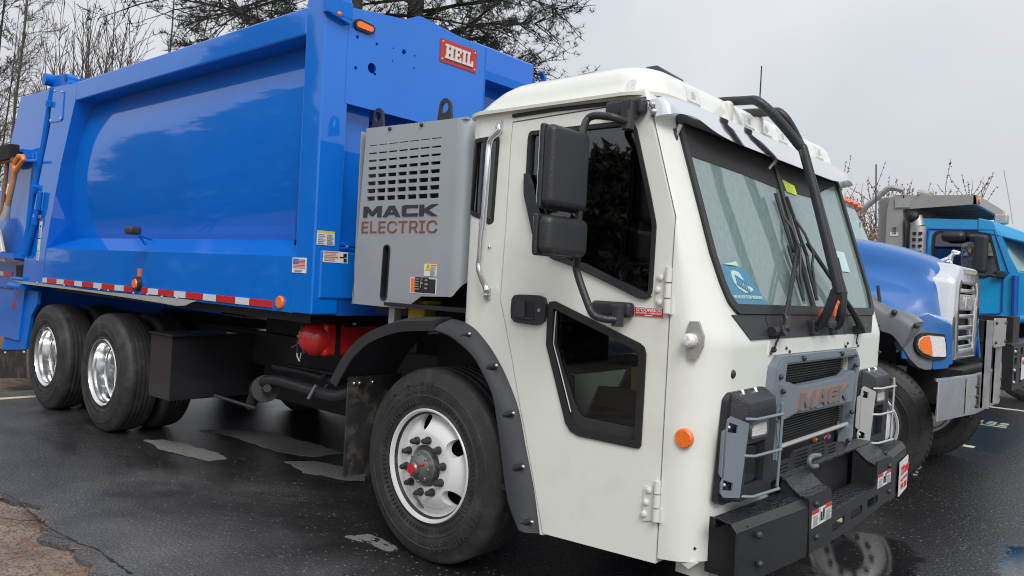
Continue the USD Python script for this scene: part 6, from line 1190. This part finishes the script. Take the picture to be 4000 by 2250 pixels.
ap = np.array([w for w in [(0.659,2.669),(0.906,2.145)]])
put(tk3, 'windscreen', quad([(ap[0][0] + .02, Y3_ + .12, ap[0][1]), (ap[1][0] + .04, Y3_ + .12, ap[1][1]), (ap[1][0] + .30, Y3_ + 2.2, ap[1][1]), (ap[0][0] + .28, Y3_ + 2.2, ap[0][1])], .03), 'far_windscreen', smooth=False)
put(tk3, 'visor', hull_pts([((0.386,2.992)[0], Y3_, 3.0), ((0.393,2.856)[0], Y3_, 2.80), ((0.589,2.971)[0], Y3_, 2.95), ((0.674,2.819)[0], Y3_, 2.74), (1.20, Y3_ + .4, 2.60), (1.15, Y3_ + .4, 2.72), (1.35, Y3_ + 1.2, 2.55), (1.35, Y3_ + 2.2, 2.55), (1.2, Y3_ + 2.2, 2.75), (.6, Y3_ + 2.2, 3.02)], .02), 'cyan_paint', smooth=40)
m_ = [(0.384,2.713),(0.572,2.714),(0.621,2.041),(0.415,2.079)]
put(tk3, 'wing_mirror', rbox(m_[0][0], m_[1][0], Y3_ - .35, Y3_ - .12, m_[3][1], m_[0][1], .05, 12), 'black_plastic', label='tall black wing mirror')
m_ = [(0.685,2.132),(0.819,2.153),(0.827,2.004),(0.698,2.009)]
put(tk3, 'mirror_arm', [rbox(m_[0][0], m_[1][0], Y3_ - .1, Y3_, m_[3][1], m_[0][1], .02), tube([(0.589,12.1,2.058),(0.697,12.1,2.035)], .03, 8)], 'black_plastic')
m_ = [(-0.137,2.786),(0.163,2.786),(0.226,2.623),(-0.062,2.603)]
put(tk3, 'look_down_mirror', rbox(m_[0][0], m_[2][0], Y3_ - .3, Y3_ - .05, m_[3][1], m_[0][1], .08, 12), 'black_plastic')
put(tk3, 'roof_lamp', [rbox(.55, .75, Y3_ + .3, Y3_ + .5, 2.95, 3.12, .03)], 'galvanised'); put(tk3, 'beacon', ball((1.05, Y3_ + 1.2, 2.86), .14, 2, (1, 1, 1)), 'bolt_dark')
put(tk3, 'whip_antenna', tube([(0.703,13.5,3.033),(0.624,13.5,3.493),(0.528,13.5,3.957),(0.527,13.5,4.015)], .008, 5, smooth_n=3), 'pale_grey_metal')
# exhaust stack with perforated guard
ex = [(-0.508,12.2,2.25),(-0.531,12.2,2.871),(-0.562,12.2,2.965),(-0.592,12.2,3.041)]
put(tk3, 'exhaust_stack', [tube([(ex[0][0], 12.2, 1.9), ex[1]], .13, 20), tube([ex[1], ex[2], ex[3]], [.115, .115, .115], 16)], 'galvanised', smooth=40)
put(tk3, 'exhaust_mouth', ball((ex[3][0] - .02, 12.15, ex[3][2]), .11, 2), 'black_frame')
hs_ = [box(ex[0][0] + dx - .028, ex[0][0] + dx + .028, 12.05, 12.08, z, z + .05) for z in np.arange(1.95, ex[1][2] - .05, .11) for dx in (-.05, .05)]
for h_ in hs_: put(tk3, 'guard_slot', h_, 'black_frame', smooth=False)
# tipper body with cab canopy
tb = [(-1.064,3.164),(-1.027,3.409),(-0.936,3.449),(-0.795,3.444),(-0.799,3.187),(-0.768,2.244),(-1.06,2.238)]
tpx = [(tb[0][0] - .0, tb[0][1])] + tb[1:]
tip = put(tk3, 'tipper_body', [prism_y(tb, 12.2, 12.5), box(tb[6][0] - .2, tb[5][0], 12.4, 14.9, 1.3, tb[3][1] - .02), box(-6.0, tb[0][0] + .1, 12.3, 14.9, 1.5, 2.0)], 'dump_steel', smooth=False)
cn = [(-0.812,3.441),(0.327,3.407),(0.354,3.253),(-0.799,3.187)]
put(tip, 'canopy', [prism_y(cn, 12.2, 12.26), prism_y([(cn[0][0], cn[0][1]), (cn[1][0], cn[1][1]), (cn[1][0], cn[1][1] - .03), (cn[0][0], cn[0][1] - .03)], 12.26, 14.9), box(cn[1][0] - .03, cn[1][0] + .03, 12.2, 14.95, cn[2][1], cn[1][1]), prism_y(cn, 14.89, 14.95)] + [box(cn[0][0], cn[1][0], y, y + .04, cn[1][1] - .12, cn[1][1] - .03) for y in (12.8, 13.4, 14.0, 14.5)], 'dump_steel', smooth=False)
for y in (12.28, 14.85): put(tip, 'corner_lamp', lathe_y([(0, -.02), (.06, -.02), (.07, .01)], (0, 0, 0), 16, True).apply_transform(trimesh.transformations.translation_matrix((cn[1][0] + .035, y + (.06 if y < 13 else -.06), .5 * (cn[1][1] + cn[2][1]))) @ trimesh.transformations.rotation_matrix(math.radians(90), [0, 0, 1])), 'amber_small')
tw = poly([(-0.781,3.437),(-0.781,3.546),(-0.739,3.639),(-0.609,3.637),(-0.554,3.565),(-0.538,3.43)], .02).difference(Point(*(-0.664,3.522)).buffer(.13))
put(tip, 'tarp_bracket', [prism_y(tw, 12.15, 12.2)], 'dump_steel', smooth=False)
put(tip, 'tarp_arm', [tube([(-1.514,12.2,3.173),(-1.085,12.2,3.56),(-1.014,12.2,3.586),(-0.943,12.2,3.574)], .055, 8), tube([(-0.997,12.2,3.585),(-0.799,12.2,3.53)], .05, 8)], 'galvanised')
put(tip, 'tarp_roll', tube([(-0.619,12.4,3.51),(-0.497,12.4,3.486),(-0.427,12.4,3.465)], .06, 10), 'galvanised')
bxp = [(-0.931,3.389),(-0.682,3.381),(-0.674,3.215),(-0.923,3.22)]
put(tip, 'gusset', prism_y(bxp, 12.17, 12.2), 'galvanised', smooth=False)
npl = [(-0.993,2.708),(-0.851,2.708),(-0.854,2.775),(-0.996,2.775)]
dp = decal(tip, 'number_sign', npl[1][0] - npl[0][0], npl[2][1] - npl[1][1], (npl[0][0], 12.195, npl[0][1]), SIDE, [], 'small white number sign')
put(dp, 'lettering', text_on('17203', .12, (npl[0][0] + .04, 12.192, npl[0][1] + .035), SIDE, npl[1][0] - npl[0][0] - .08, .002, True), 'sticker_black', smooth=False)
w_ = group(tk3, 'wheel'); c_ = (1.24, Y3_ + .05, .53)
put(w_, 'tyre', tyre(c_, .54, .36), 'tread_rubber', smooth=32)
put(w_, 'rim', lathe_y([(.300, .012), (.306, 0), (.300, -.006), (.286, .012), (.272, .05), (.235, .022), (.20, -.005), (.13, -.01), (.0, -.01)], c_, 40, True), 'galvanised', smooth=35)
for k in range(10): put(w_, 'lug_nut', cyl((c_[0] + .165 * math.cos(k * .628), c_[1] - .05, c_[2] + .165 * math.sin(k * .628)), (c_[0] + .165 * math.cos(k * .628), c_[1], c_[2] + .165 * math.sin(k * .628)), .022, 8), 'aluminium')
for xx in (-3.4, -4.8): put(group(tk3, 'wheel'), 'tyre', lathe_y([(.2, .03), (.3, 0), (.48, 0), (.53, .05), (.53, .6), (.3, .62), (.2, .6)], (xx, 12.3, .53), 32), 'tread_rubber')
put(tk3, 'frame', [box(-5.5, 2.4, 13.0, 13.1, .7, 1.0), box(-5.5, 2.4, 13.9, 14.0, .7, 1.0)], 'black_frame', smooth=False)

# ================================================================ black steel bumper of the low chassis in the bay between
ch = group('/World', 'truck_chassis')
tag(ch, 'low truck chassis with a black steel bumper, between the blue and turquoise trucks', 'truck chassis')
bx_ = 1.60; by0 = 7.75
fr3 = poly([(by0, .56), (by0 + 2.3, .56), (by0 + 2.3, 1.10), (by0, 1.10)], .02)
for k in range(5):
    y = by0 + .10 + k * .44
    for z0, z1 in ((.62, .80), (.86, .94), (.97, 1.05)): fr3 = fr3.difference(poly([(y, z0), (y + .17, z0), (y + .17, z1), (y, z1)], .01))
put(ch, 'bumper', [prism_x(fr3, bx_ - .02, bx_), box(.4, bx_ - .02, by0, by0 + .015, .56, 1.10), box(.4, bx_ - .02, by0, by0 + 2.3, 1.09, 1.10)], 'black_steel', smooth=False)
put(ch, 'step_box', [box(.9, 1.42, by0 + .2, by0 + .5, 1.10, 1.36), box(.8, 1.5, by0 + .6, by0 + 1.1, 1.10, 1.42)], 'black_frame', smooth=False)
for z in (.66, .80, 1.02): put(ch, 'bolt', ball((bx_ + .004, by0 + .06, z), .022, 1), 'galvanised')
npq = put(ch, 'number_plate', frame_map(ext(sbox(0, 0, .32, .26).buffer(.008), .004), (bx_ + .004, by0 + .62, .66), *FRONT), 'sticker_white', smooth=False)
put(npq, 'lettering', frame_map(meshkit.text_mesh("O'Connor", .05, .002, True), (bx_ + .009, by0 + .63, .84), *FRONT), 'sticker_red', smooth=False)
put(ch, 'frame_rail', [box(-5.0, 1.58, by0 + .75, by0 + .83, .7, 1.0), box(-5.0, 1.58, by0 + 1.5, by0 + 1.58, .7, 1.0)], 'black_frame', smooth=False)
for xx in (-.3, -4.0):
    for yy in (by0 + .05, by0 + 1.9): put(group(ch, 'wheel'), 'tyre', lathe_y([(.1, .03), (.3, 0), (.48, 0), (.53, .05), (.53, .3), (.3, .35), (.1, .3)], (xx, yy, .53), 32), 'tread_rubber')
put(ch, 'axle', [cyl((xx, by0 + .1, .53), (xx, by0 + 2.2, .53), .08, 10) for xx in (-.3, -4.0)] + [box(xx - .1, xx + .1, by0 + .75, by0 + 1.58, .5, .75) for xx in (-.3, -4.0)], 'black_frame')
# ================================================================ tools hung on the tailgate
sv = group('/World', 'shovel'); tag(sv, 'white scoop shovel with an orange D handle hung on the tailgate', 'shovel')
hp3 = [(-6.368,-0.13,2.438),(-6.402,-0.13,2.514),(-6.261,-0.13,2.579),(-6.136,-0.13,2.567),(-6.116,-0.13,2.536),(-6.247,-0.13,2.478),(-6.312,-0.13,2.435)]
put(sv, 'handle', [hull_path([hp3[0], hp3[1], hp3[2]], [.030, .026, .024]), hull_path([hp3[2], hp3[3], hp3[4]], [.026, .026, .024]), hull_path([hp3[4], hp3[5], hp3[6]], [.022, .024, .028]), hull_path([(-6.353,-0.13,2.45),(-6.365,-0.13,2.417)], [.035, .03])], 'orange_plastic', smooth=50)
put(sv, 'shaft', tube([(-6.367,-0.13,2.431),(-6.429,-0.13,2.299),(-6.544,-0.13,2.078)], [.028, .030, .030], 12), 'wood_tan')
put(sv, 'label_band', tube([(-6.483,-0.13,2.287),(-6.527,-0.13,2.191)], .0315, 12), 'sticker_white')
put(sv, 'socket', tube([(-6.546,-0.13,2.092),(-6.575,-0.13,2.004),(-6.622,-0.13,1.922)], [.034, .036, .05], 12), 'pale_grey_metal')
bl3 = [(-7.114,1.962),(-7.001,1.932),(-6.883,1.852),(-6.763,1.739),(-6.661,1.599),(-6.636,1.565)]
bpx = bl3 + [(bl3[-1][0] - .1, bl3[-1][1] - .02)] + [(2 * (bl3[0][0] - .06) - x, z) for x, z in bl3[::-1]]
put(sv, 'blade', [prism_y(poly(bpx, .01), -.12, -.105), tube([(x, -.13, z) for x, z in bl3], .018, 8), tube([(bl3[0][0] - .03, -.14, bl3[0][1] - .02), (bl3[0][0] - .10, -.13, bl3[0][1] - .35)], .02, 8)], 'shovel_white', smooth=40)
bs_p = [(-7.054,1.508),(-6.584,1.506),(-6.59,1.463),(-7.052,1.49)]
put(sv, 'blade_tip', prism_y(poly(bs_p, .005), -.12, -.105), 'shovel_white', smooth=False)
br_ = group('/World', 'broom'); tag(br_, 'black push broom with a brown handle hung beside the shovel', 'broom')
bh = [(-6.396,-0.15,2.618),(-6.808,-0.15,2.611),(-7.069,-0.15,2.61)]
put(br_, 'bristles', hull_pts([(p[0], y, p[2] + dz) for p in (bh[0], bh[2]) for y in (-.18, -.10) for dz in (-.06, .085)], .012), 'bristle')
put(br_, 'head', tube([(-6.367,-0.15,2.546),(-6.799,-0.15,2.545),(-7.059,-0.15,2.543)], .026, 8), 'wood_brown')
put(br_, 'shaft', tube([(-6.626,-0.13,2.555),(-6.672,-0.13,2.281),(-6.725,-0.13,1.937)], .022, 10), 'wood_brown')

# ================================================================ trees
class Limbs:
    """Collects tapered limbs as one mesh."""
    def __init__(self, n=4): self.v, self.f, self.k, self.n = [], [], 0, n
    def add(self, p, r):
        p = np.asarray(p, float); n = self.n; r = np.asarray(r, float)
        t = np.gradient(p, axis=0); t /= np.linalg.norm(t, axis=1, keepdims=True) + 1e-9
        a = np.cross(t, np.where(np.abs(t[:, 2:]) < .9, [0, 0, 1.0], [1.0, 0, 0])); a /= np.linalg.norm(a, axis=1, keepdims=True) + 1e-9; b = np.cross(t, a)
        g = np.arange(n) * 2 * np.pi / n
        v = p[:, None] + r[:, None, None] * (np.cos(g)[None, :, None] * a[:, None] + np.sin(g)[None, :, None] * b[:, None])
        i, j = np.meshgrid(np.arange(len(p) - 1), np.arange(n), indexing='ij')
        q = np.stack([i * n + j, i * n + (j + 1) % n, (i + 1) * n + (j + 1) % n, (i + 1) * n + j], -1).reshape(-1, 4)
        self.v.append(v.reshape(-1, 3)); self.f.append(q + self.k); self.k += v.shape[0] * n
    def mesh(self): return (np.vstack(self.v), np.vstack(self.f))
def path(r, p, d, L, n, wob, up=0.0, droop=0.0):
    pts = [np.array(p, float)]; d = np.array(d, float); d /= np.linalg.norm(d)
    for k in range(n):
        d = d + r.normal(0, wob, 3) + np.array([0, 0, up - droop]); d /= np.linalg.norm(d); pts.append(pts[-1] + d * L / n)
    return np.array(pts), d
def perp(r, d, ang):
    a = r.normal(0, 1, 3); a -= d * (a @ d); a /= np.linalg.norm(a); return d * math.cos(ang) + a * math.sin(ang)
def bare_tree(name, base, H, r0, seed, nb=26, spread=.8, up=.05, z0=.2, blen=.33, twigs=7, lean=(0, 0), fine=.004, wob=.05, sub=6, mat='bark', tmat='twig', label='', grp=None, rad=None):
    r = np.random.default_rng(seed); t = group('/World', name, loc=base)
    tag(t, label, 'tree', grp); T, Bm = Limbs(8), Limbs(3)
    tr, _ = path(r, (0, 0, -.1), (lean[0], lean[1], 1), H, 16, .025); rr = np.linspace(1, .12, len(tr)) ** .9 * r0; T.add(tr, rr)
    for b in range(nb):
        h = z0 + (1 - z0) * (b + r.uniform(0, 1)) / nb * .97; k = h * (len(tr) - 1); i = int(k); p = tr[i] + (tr[min(i + 1, len(tr) - 1)] - tr[i]) * (k - i)
        az = r.uniform(0, 2 * math.pi); d = np.array([math.cos(az) * spread, math.sin(az) * spread, r.uniform(.35, .9)]); L = H * blen * (1.15 - .75 * h) * r.uniform(.7, 1.15)
        bp, d2 = path(r, p, d, L, 8, wob, up); br = np.linspace(.42 * np.interp(k, range(len(tr)), rr), fine, len(bp)); Bm.add(bp, br)
        for s in range(sub):
            j = r.integers(2, len(bp)); dd = bp[j] - bp[j - 1]; dd /= np.linalg.norm(dd)
            sp, d3 = path(r, bp[j - 1] + (bp[j] - bp[j - 1]) * r.uniform(), perp(r, dd, r.uniform(.5, .9)), L * r.uniform(.25, .5), 6, wob * 1.5, up * 1.2); Bm.add(sp, np.linspace(max(br[j] * .6, fine), fine * .8, len(sp)))
            for w in range(twigs):
                j2 = r.integers(1, len(sp)); dd = sp[j2] - sp[j2 - 1]; dd /= np.linalg.norm(dd)
                tp, _ = path(r, sp[j2], perp(r, dd, r.uniform(.4, 1.0)), L * r.uniform(.07, .2), 4, wob * 2, up); Bm.add(tp, np.linspace(fine * .85, fine * .5, len(tp)))
    put(t, 'trunk', T.mesh(), mat, smooth=True); put(t, 'branches', Bm.mesh(), tmat, smooth=False); return t
CAMP = np.array([3.0222, -2.8935])
def at_dir(dx, dy, dist): n = math.hypot(dx, dy); return (CAMP[0] + dx / n * dist, CAMP[1] + dy / n * dist, 0)
def near_dir(dx, dy, dist): return at_dir(dx, dy, dist)
bare_tree('bare_tree', near_dir(-.961, .277, 20.5), 13.5, .042, 11, nb=60, blen=.10, z0=.12, twigs=8, sub=8, up=.02, lean=(.0, -.03), label='tall pale birch-like bare tree at the left edge')
bare_tree('bare_tree', near_dir(-.968, .250, 24), 13.5, .045, 12, nb=60, blen=.15, z0=.10, twigs=8, sub=9, tmat='dark_twig', mat='pine_bark', fine=.006, label='dense dark bare tree cut off by the left border')
bare_tree('bare_tree', near_dir(-.963, .270, 28), 9.0, .045, 13, nb=46, blen=.15, z0=.06, twigs=8, sub=8, tmat='dark_twig', fine=.006, label='low tangled bare tree behind the broom')
bare_tree('bare_tree', near_dir(-.9595, .2815, 30), 8.6, .035, 16, nb=34, blen=.10, z0=.06, twigs=7, sub=7, fine=.004, label='slender pale bare tree beside the upper corner of the tailgate')
bare_tree('bare_tree', near_dir(-.910, .415, 17), 9.6, .038, 14, nb=17, blen=.13, z0=.30, twigs=4, sub=5, up=.07, fine=.0055, wob=.09, label='thin bare tree standing alone above the middle of the blue rail')
def sapling(base, n, H, spread, seed, label):
    r = np.random.default_rng(seed); t = group('/World', 'sapling', loc=base); tag(t, label, 'sapling'); T, B2 = Limbs(5), Limbs(3)
    for k in range(n):
        az = r.uniform(0, 2 * math.pi); s = spread * r.uniform(.1, 1); L = H * r.uniform(.72, 1.02)
        p, _ = path(r, (r.normal(0, .12), r.normal(0, .12), 0), (math.cos(az) * s, math.sin(az) * s, 1), L, 12, .02, .035); rr = np.linspace(.030, .006, len(p)); T.add(p, rr)
        for j in range(20):
            i = r.integers(3, len(p)); dd = p[i] - p[i - 1]; dd /= np.linalg.norm(dd)
            q, d2 = path(r, p[i], perp(r, dd, r.uniform(.3, .7)), L * r.uniform(.04, .20), 5, .05, .08); B2.add(q, np.linspace(rr[i] * .7, .0045, len(q)))
            for w in range(3):
                i2 = r.integers(1, len(q)); e2 = q[i2] - q[i2 - 1]; e2 /= np.linalg.norm(e2); q2, _ = path(r, q[i2], perp(r, e2, .5), L * .035, 2, .05, .05); B2.add(q2, [.005, .0045, .004])
    put(t, 'stem', T.mesh(), 'bark', smooth=True); put(t, 'branches', B2.mesh(), 'twig', smooth=False)
sapling(near_dir(-.945, .326, 15), 8, 5.55, .10, 31, 'leftmost clump of upright bare saplings over the blue rail')
sapling(near_dir(-.937, .350, 15.5), 8, 5.9, .085, 32, 'middle clump of upright bare saplings, one straight stem tallest')
sapling(near_dir(-.929, .370, 15), 10, 5.95, .085, 33, 'rightmost and densest clump of upright bare saplings')
sapling(near_dir(-.952, .305, 17), 3, 5.3, .12, 34, 'few short sapling whips behind the hinge of the tailgate')
# ---- the pines behind the cab end of the body
def pine(base, H, r0, seed, zlo, zhi, nb, R, dense, label, mat='needles', az_bias=None):
    r = np.random.default_rng(seed); t = group('/World', 'pine_tree', loc=base); tag(t, label, 'pine tree'); T, B2 = Limbs(9), Limbs(3); nv = []
    tr, _ = path(r, (0, 0, -.1), (r.normal(0, .01), r.normal(0, .01), 1), H, 12, .012); T.add(tr, np.linspace(r0, r0 * .45, len(tr)))
    for b in range(nb):
        z = zlo + (zhi - zlo) * (b / nb) ** 1.1; az = r.uniform(0, 2 * math.pi) if az_bias is None or r.random() < .45 else r.normal(az_bias[0], az_bias[1])
        L = R * r.uniform(.55, 1.05) * (1 - .3 * (z - zlo) / max(zhi - zlo, .1)); p0 = np.array([tr[0][0] + np.interp(z, tr[:, 2], tr[:, 0]), np.interp(z, tr[:, 2], tr[:, 1]), z])
        p, _ = path(r, p0, (math.cos(az), math.sin(az), r.uniform(-.05, .3)), L, 12, .07, 0, .018); rr = np.linspace(.055, .008, len(p)); B2.add(p, rr)
        for s in range(int(L * 7)):
            i = r.integers(3, len(p)); dd = p[i] - p[i - 1]; dd /= np.linalg.norm(dd); sd = perp(r, dd, r.uniform(.5, 1.1)); sd[2] *= .5
            q, qd = path(r, p[i], sd, L * r.uniform(.12, .32), 6, .14, .02, .03); B2.add(q, np.linspace(.014, .005, len(q)))
            for w in range(dense):
                j = r.integers(1, len(q)); c = q[j] + r.normal(0, .04, 3); ax, _ = path(r, c, perp(r, qd, r.uniform(.3, 1.0)), r.uniform(.12, .28), 2, .2); B2.add(ax, [.005, .0045, .004])
                m = 16; d = r.normal(0, 1, (m, 3)); d[:, 2] += .35; d /= np.linalg.norm(d, axis=1, keepdims=True); o = ax[r.integers(1, 3, m)]; w2 = np.cross(d, r.normal(0, 1, (m, 3))); w2 /= np.linalg.norm(w2, axis=1, keepdims=True)
                l = r.uniform(.08, .16, (m, 1)); nv.append(np.stack([o - w2 * .0055, o + w2 * .0055, o + d * l], 1))
    put(t, 'trunk', T.mesh(), 'pine_bark', smooth=True); put(t, 'branches', B2.mesh(), 'dark_twig', smooth=False)
    n3 = np.concatenate(nv); put(t, 'crown', (n3.reshape(-1, 3), np.arange(len(n3) * 3).reshape(-1, 3)), mat, smooth=False)
pine(near_dir(-.797, .604, 14.5), 15, .24, 51, 5.1, 11.5, 40, 4.2, 6, 'large dark pine with the left of two trunks above the red plate', az_bias=(math.atan2(-.85, -.5), .7))
pine(near_dir(-.755, .656, 15.5), 15, .22, 52, 4.6, 10.5, 40, 3.5, 5, 'large dark pine with the right of two trunks, reaching toward the cab roof', az_bias=(math.atan2(.72, .72), .8))
# ---- budding shrubs behind the other trucks
def shrub(base, H, n, seed, label, R=1.0):
    r = np.random.default_rng(seed); t = group('/World', 'shrub', loc=base); tag(t, label, 'shrub'); T, B2 = Limbs(5), Limbs(3); bud = []
    oc = np.array([[1, 0, 0], [-1, 0, 0], [0, 1, 0], [0, -1, 0], [0, 0, 1], [0, 0, -1]], float); of = np.array([(0, 2, 4), (2, 1, 4), (1, 3, 4), (3, 0, 4), (2, 0, 5), (1, 2, 5), (3, 1, 5), (0, 3, 5)]); bf = []
    def buds(q, m):
        for _ in range(m):
            i = r.integers(1, len(q)); c = q[i - 1] + (q[i] - q[i - 1]) * r.uniform() + r.normal(0, .012, 3); bf.append(of + 6 * len(bud)); bud.append(oc * r.uniform(.010, .026) + c)
    for k in range(n):
        az = r.uniform(0, 2 * math.pi); s = R * r.uniform(.05, .55); L = H * r.uniform(.6, 1.02)
        p, _ = path(r, (r.normal(0, .35), r.normal(0, .35), 0), (math.cos(az) * s, math.sin(az) * s, 1), L, 12, .05, .03); rr = np.linspace(.028, .005, len(p)); T.add(p, rr); buds(p[5:], 26)
        for j in range(16):
            i = r.integers(4, len(p)); dd = p[i] - p[i - 1]; dd /= np.linalg.norm(dd); q, _ = path(r, p[i], perp(r, dd, r.uniform(.4, .9)), L * r.uniform(.08, .25), 5, .09, .06); B2.add(q, np.linspace(.010, .005, len(q))); buds(q, 13)
    put(t, 'stem', T.mesh(), 'bark', smooth=True); put(t, 'branches', B2.mesh(), 'twig', smooth=False); put(t, 'buds', (np.vstack(bud), np.vstack(bf)), 'bud', smooth=False)
shrub(near_dir(-.296, .955, 21), 3.95, 24, 61, 'dense budding shrub behind the windscreen of the blue bonneted truck')
shrub(near_dir(-.272, .962, 22.5), 4.1, 22, 62, 'budding shrub against the left side of the grey tipper body', .8)
shrub(near_dir(-.235, .972, 23), 4.6, 18, 63, 'budding shrub showing above the tarp bracket of the tipper body')
shrub(near_dir(-.208, .978, 23), 4.35, 20, 64, 'lower budding shrub rising behind the cab canopy of the turquoise truck')
shrub(near_dir(-.128, .992, 30), 3.7, 16, 65, 'small twiggy shrub at the right border of the photograph')
# ---- low building behind
bd_ = group('/World', 'low_building'); tag(bd_, 'low beige building glimpsed behind the trucks on the right', 'building')
put(bd_, 'wall', box(-7.0, 6.0, 29.0, 36, 0, 3.3), 'building_grey', smooth=False); put(bd_, 'parapet', box(-7.1, 6.1, 28.9, 36.1, 3.3, 3.95), 'building_beige', smooth=False)
put(bd_, 'coping', box(-7.15, 6.15, 28.85, 36.15, 3.95, 4.03), 'building_beige', smooth=False)
# ---- evergreens on the viewer's side, seen as reflections in the paint and the side window
def evergreen(H, R, seed):
    r = np.random.default_rng(seed); t = group('/World', 'evergreen_tree'); T = Limbs(7); T.add(np.array([(0, 0, -.1), (0, 0, H * .5), (0, 0, H * .97)]), [.16, .1, .02]); q = []
    for k in range(95):
        z = H * (.08 + .9 * (k / 95)); az = r.uniform(0, 6.28); L = R * (1 - .86 * (k / 95)) * r.uniform(.6, 1.1); n = int(70 + 130 * L / R)
        s = r.uniform(.25, 1, n); o = np.c_[math.cos(az) * L * s, math.sin(az) * L * s, z - .15 * s * L + .0 * s] + r.normal(0, .16, (n, 3)) * [1, 1, .7]
        d = r.normal(0, 1, (n, 3)); d /= np.linalg.norm(d, axis=1, keepdims=True); w = np.cross(d, r.normal(0, 1, (n, 3))); w /= np.linalg.norm(w, axis=1, keepdims=True); l = r.uniform(.09, .18, (n, 1))
        q.append(np.stack([o - w * l * .5, o + w * l * .5, o + d * l * 1.5], 1))
    q = np.concatenate(q); put(t, 'trunk', T.mesh(), 'bark', smooth=True); put(t, 'crown', (q.reshape(-1, 3), np.arange(len(q) * 3).reshape(-1, 3)), 'evergreen', smooth=False); return t
ev = evergreen(4.4, 2.0, 71)
UsdGeom.Xformable(ev).AddTranslateOp().Set(Gf.Vec3d(-6.2, -11.0, 0)); tag(ev, 'bushy evergreen mirrored in the side window of the cab, the largest reflection there', 'evergreen tree')
for x, y, rz, sc, lab in ((-9.8, -12.6, 80, .92, 'evergreen mirrored at the rear edge of the cab side window'), (-14.2, -7.6, 160, 1.75, 'evergreen mirrored in the middle of the blue side panel'), (-20.5, -7.4, 250, 1.3, 'evergreen mirrored toward the rear of the blue side panel'),
                         (-23.5, -9.5, 20, 1.35, 'evergreen mirrored near the tailgate end of the body'), (-2.2, -14.5, 300, .75, 'evergreen mirrored at the front edge of the cab side window'), (3.5, -15.0, 45, 1.1, 'evergreen behind the viewer, toward the front of the truck'), (-17.2, -9.4, 120, 1.95, 'tallest evergreen mirrored in the upper right of the blue side panel')):
    copy_of(ev, 'evergreen_tree', (x, y, 0), rz, lab, 'evergreen tree', None, sc)
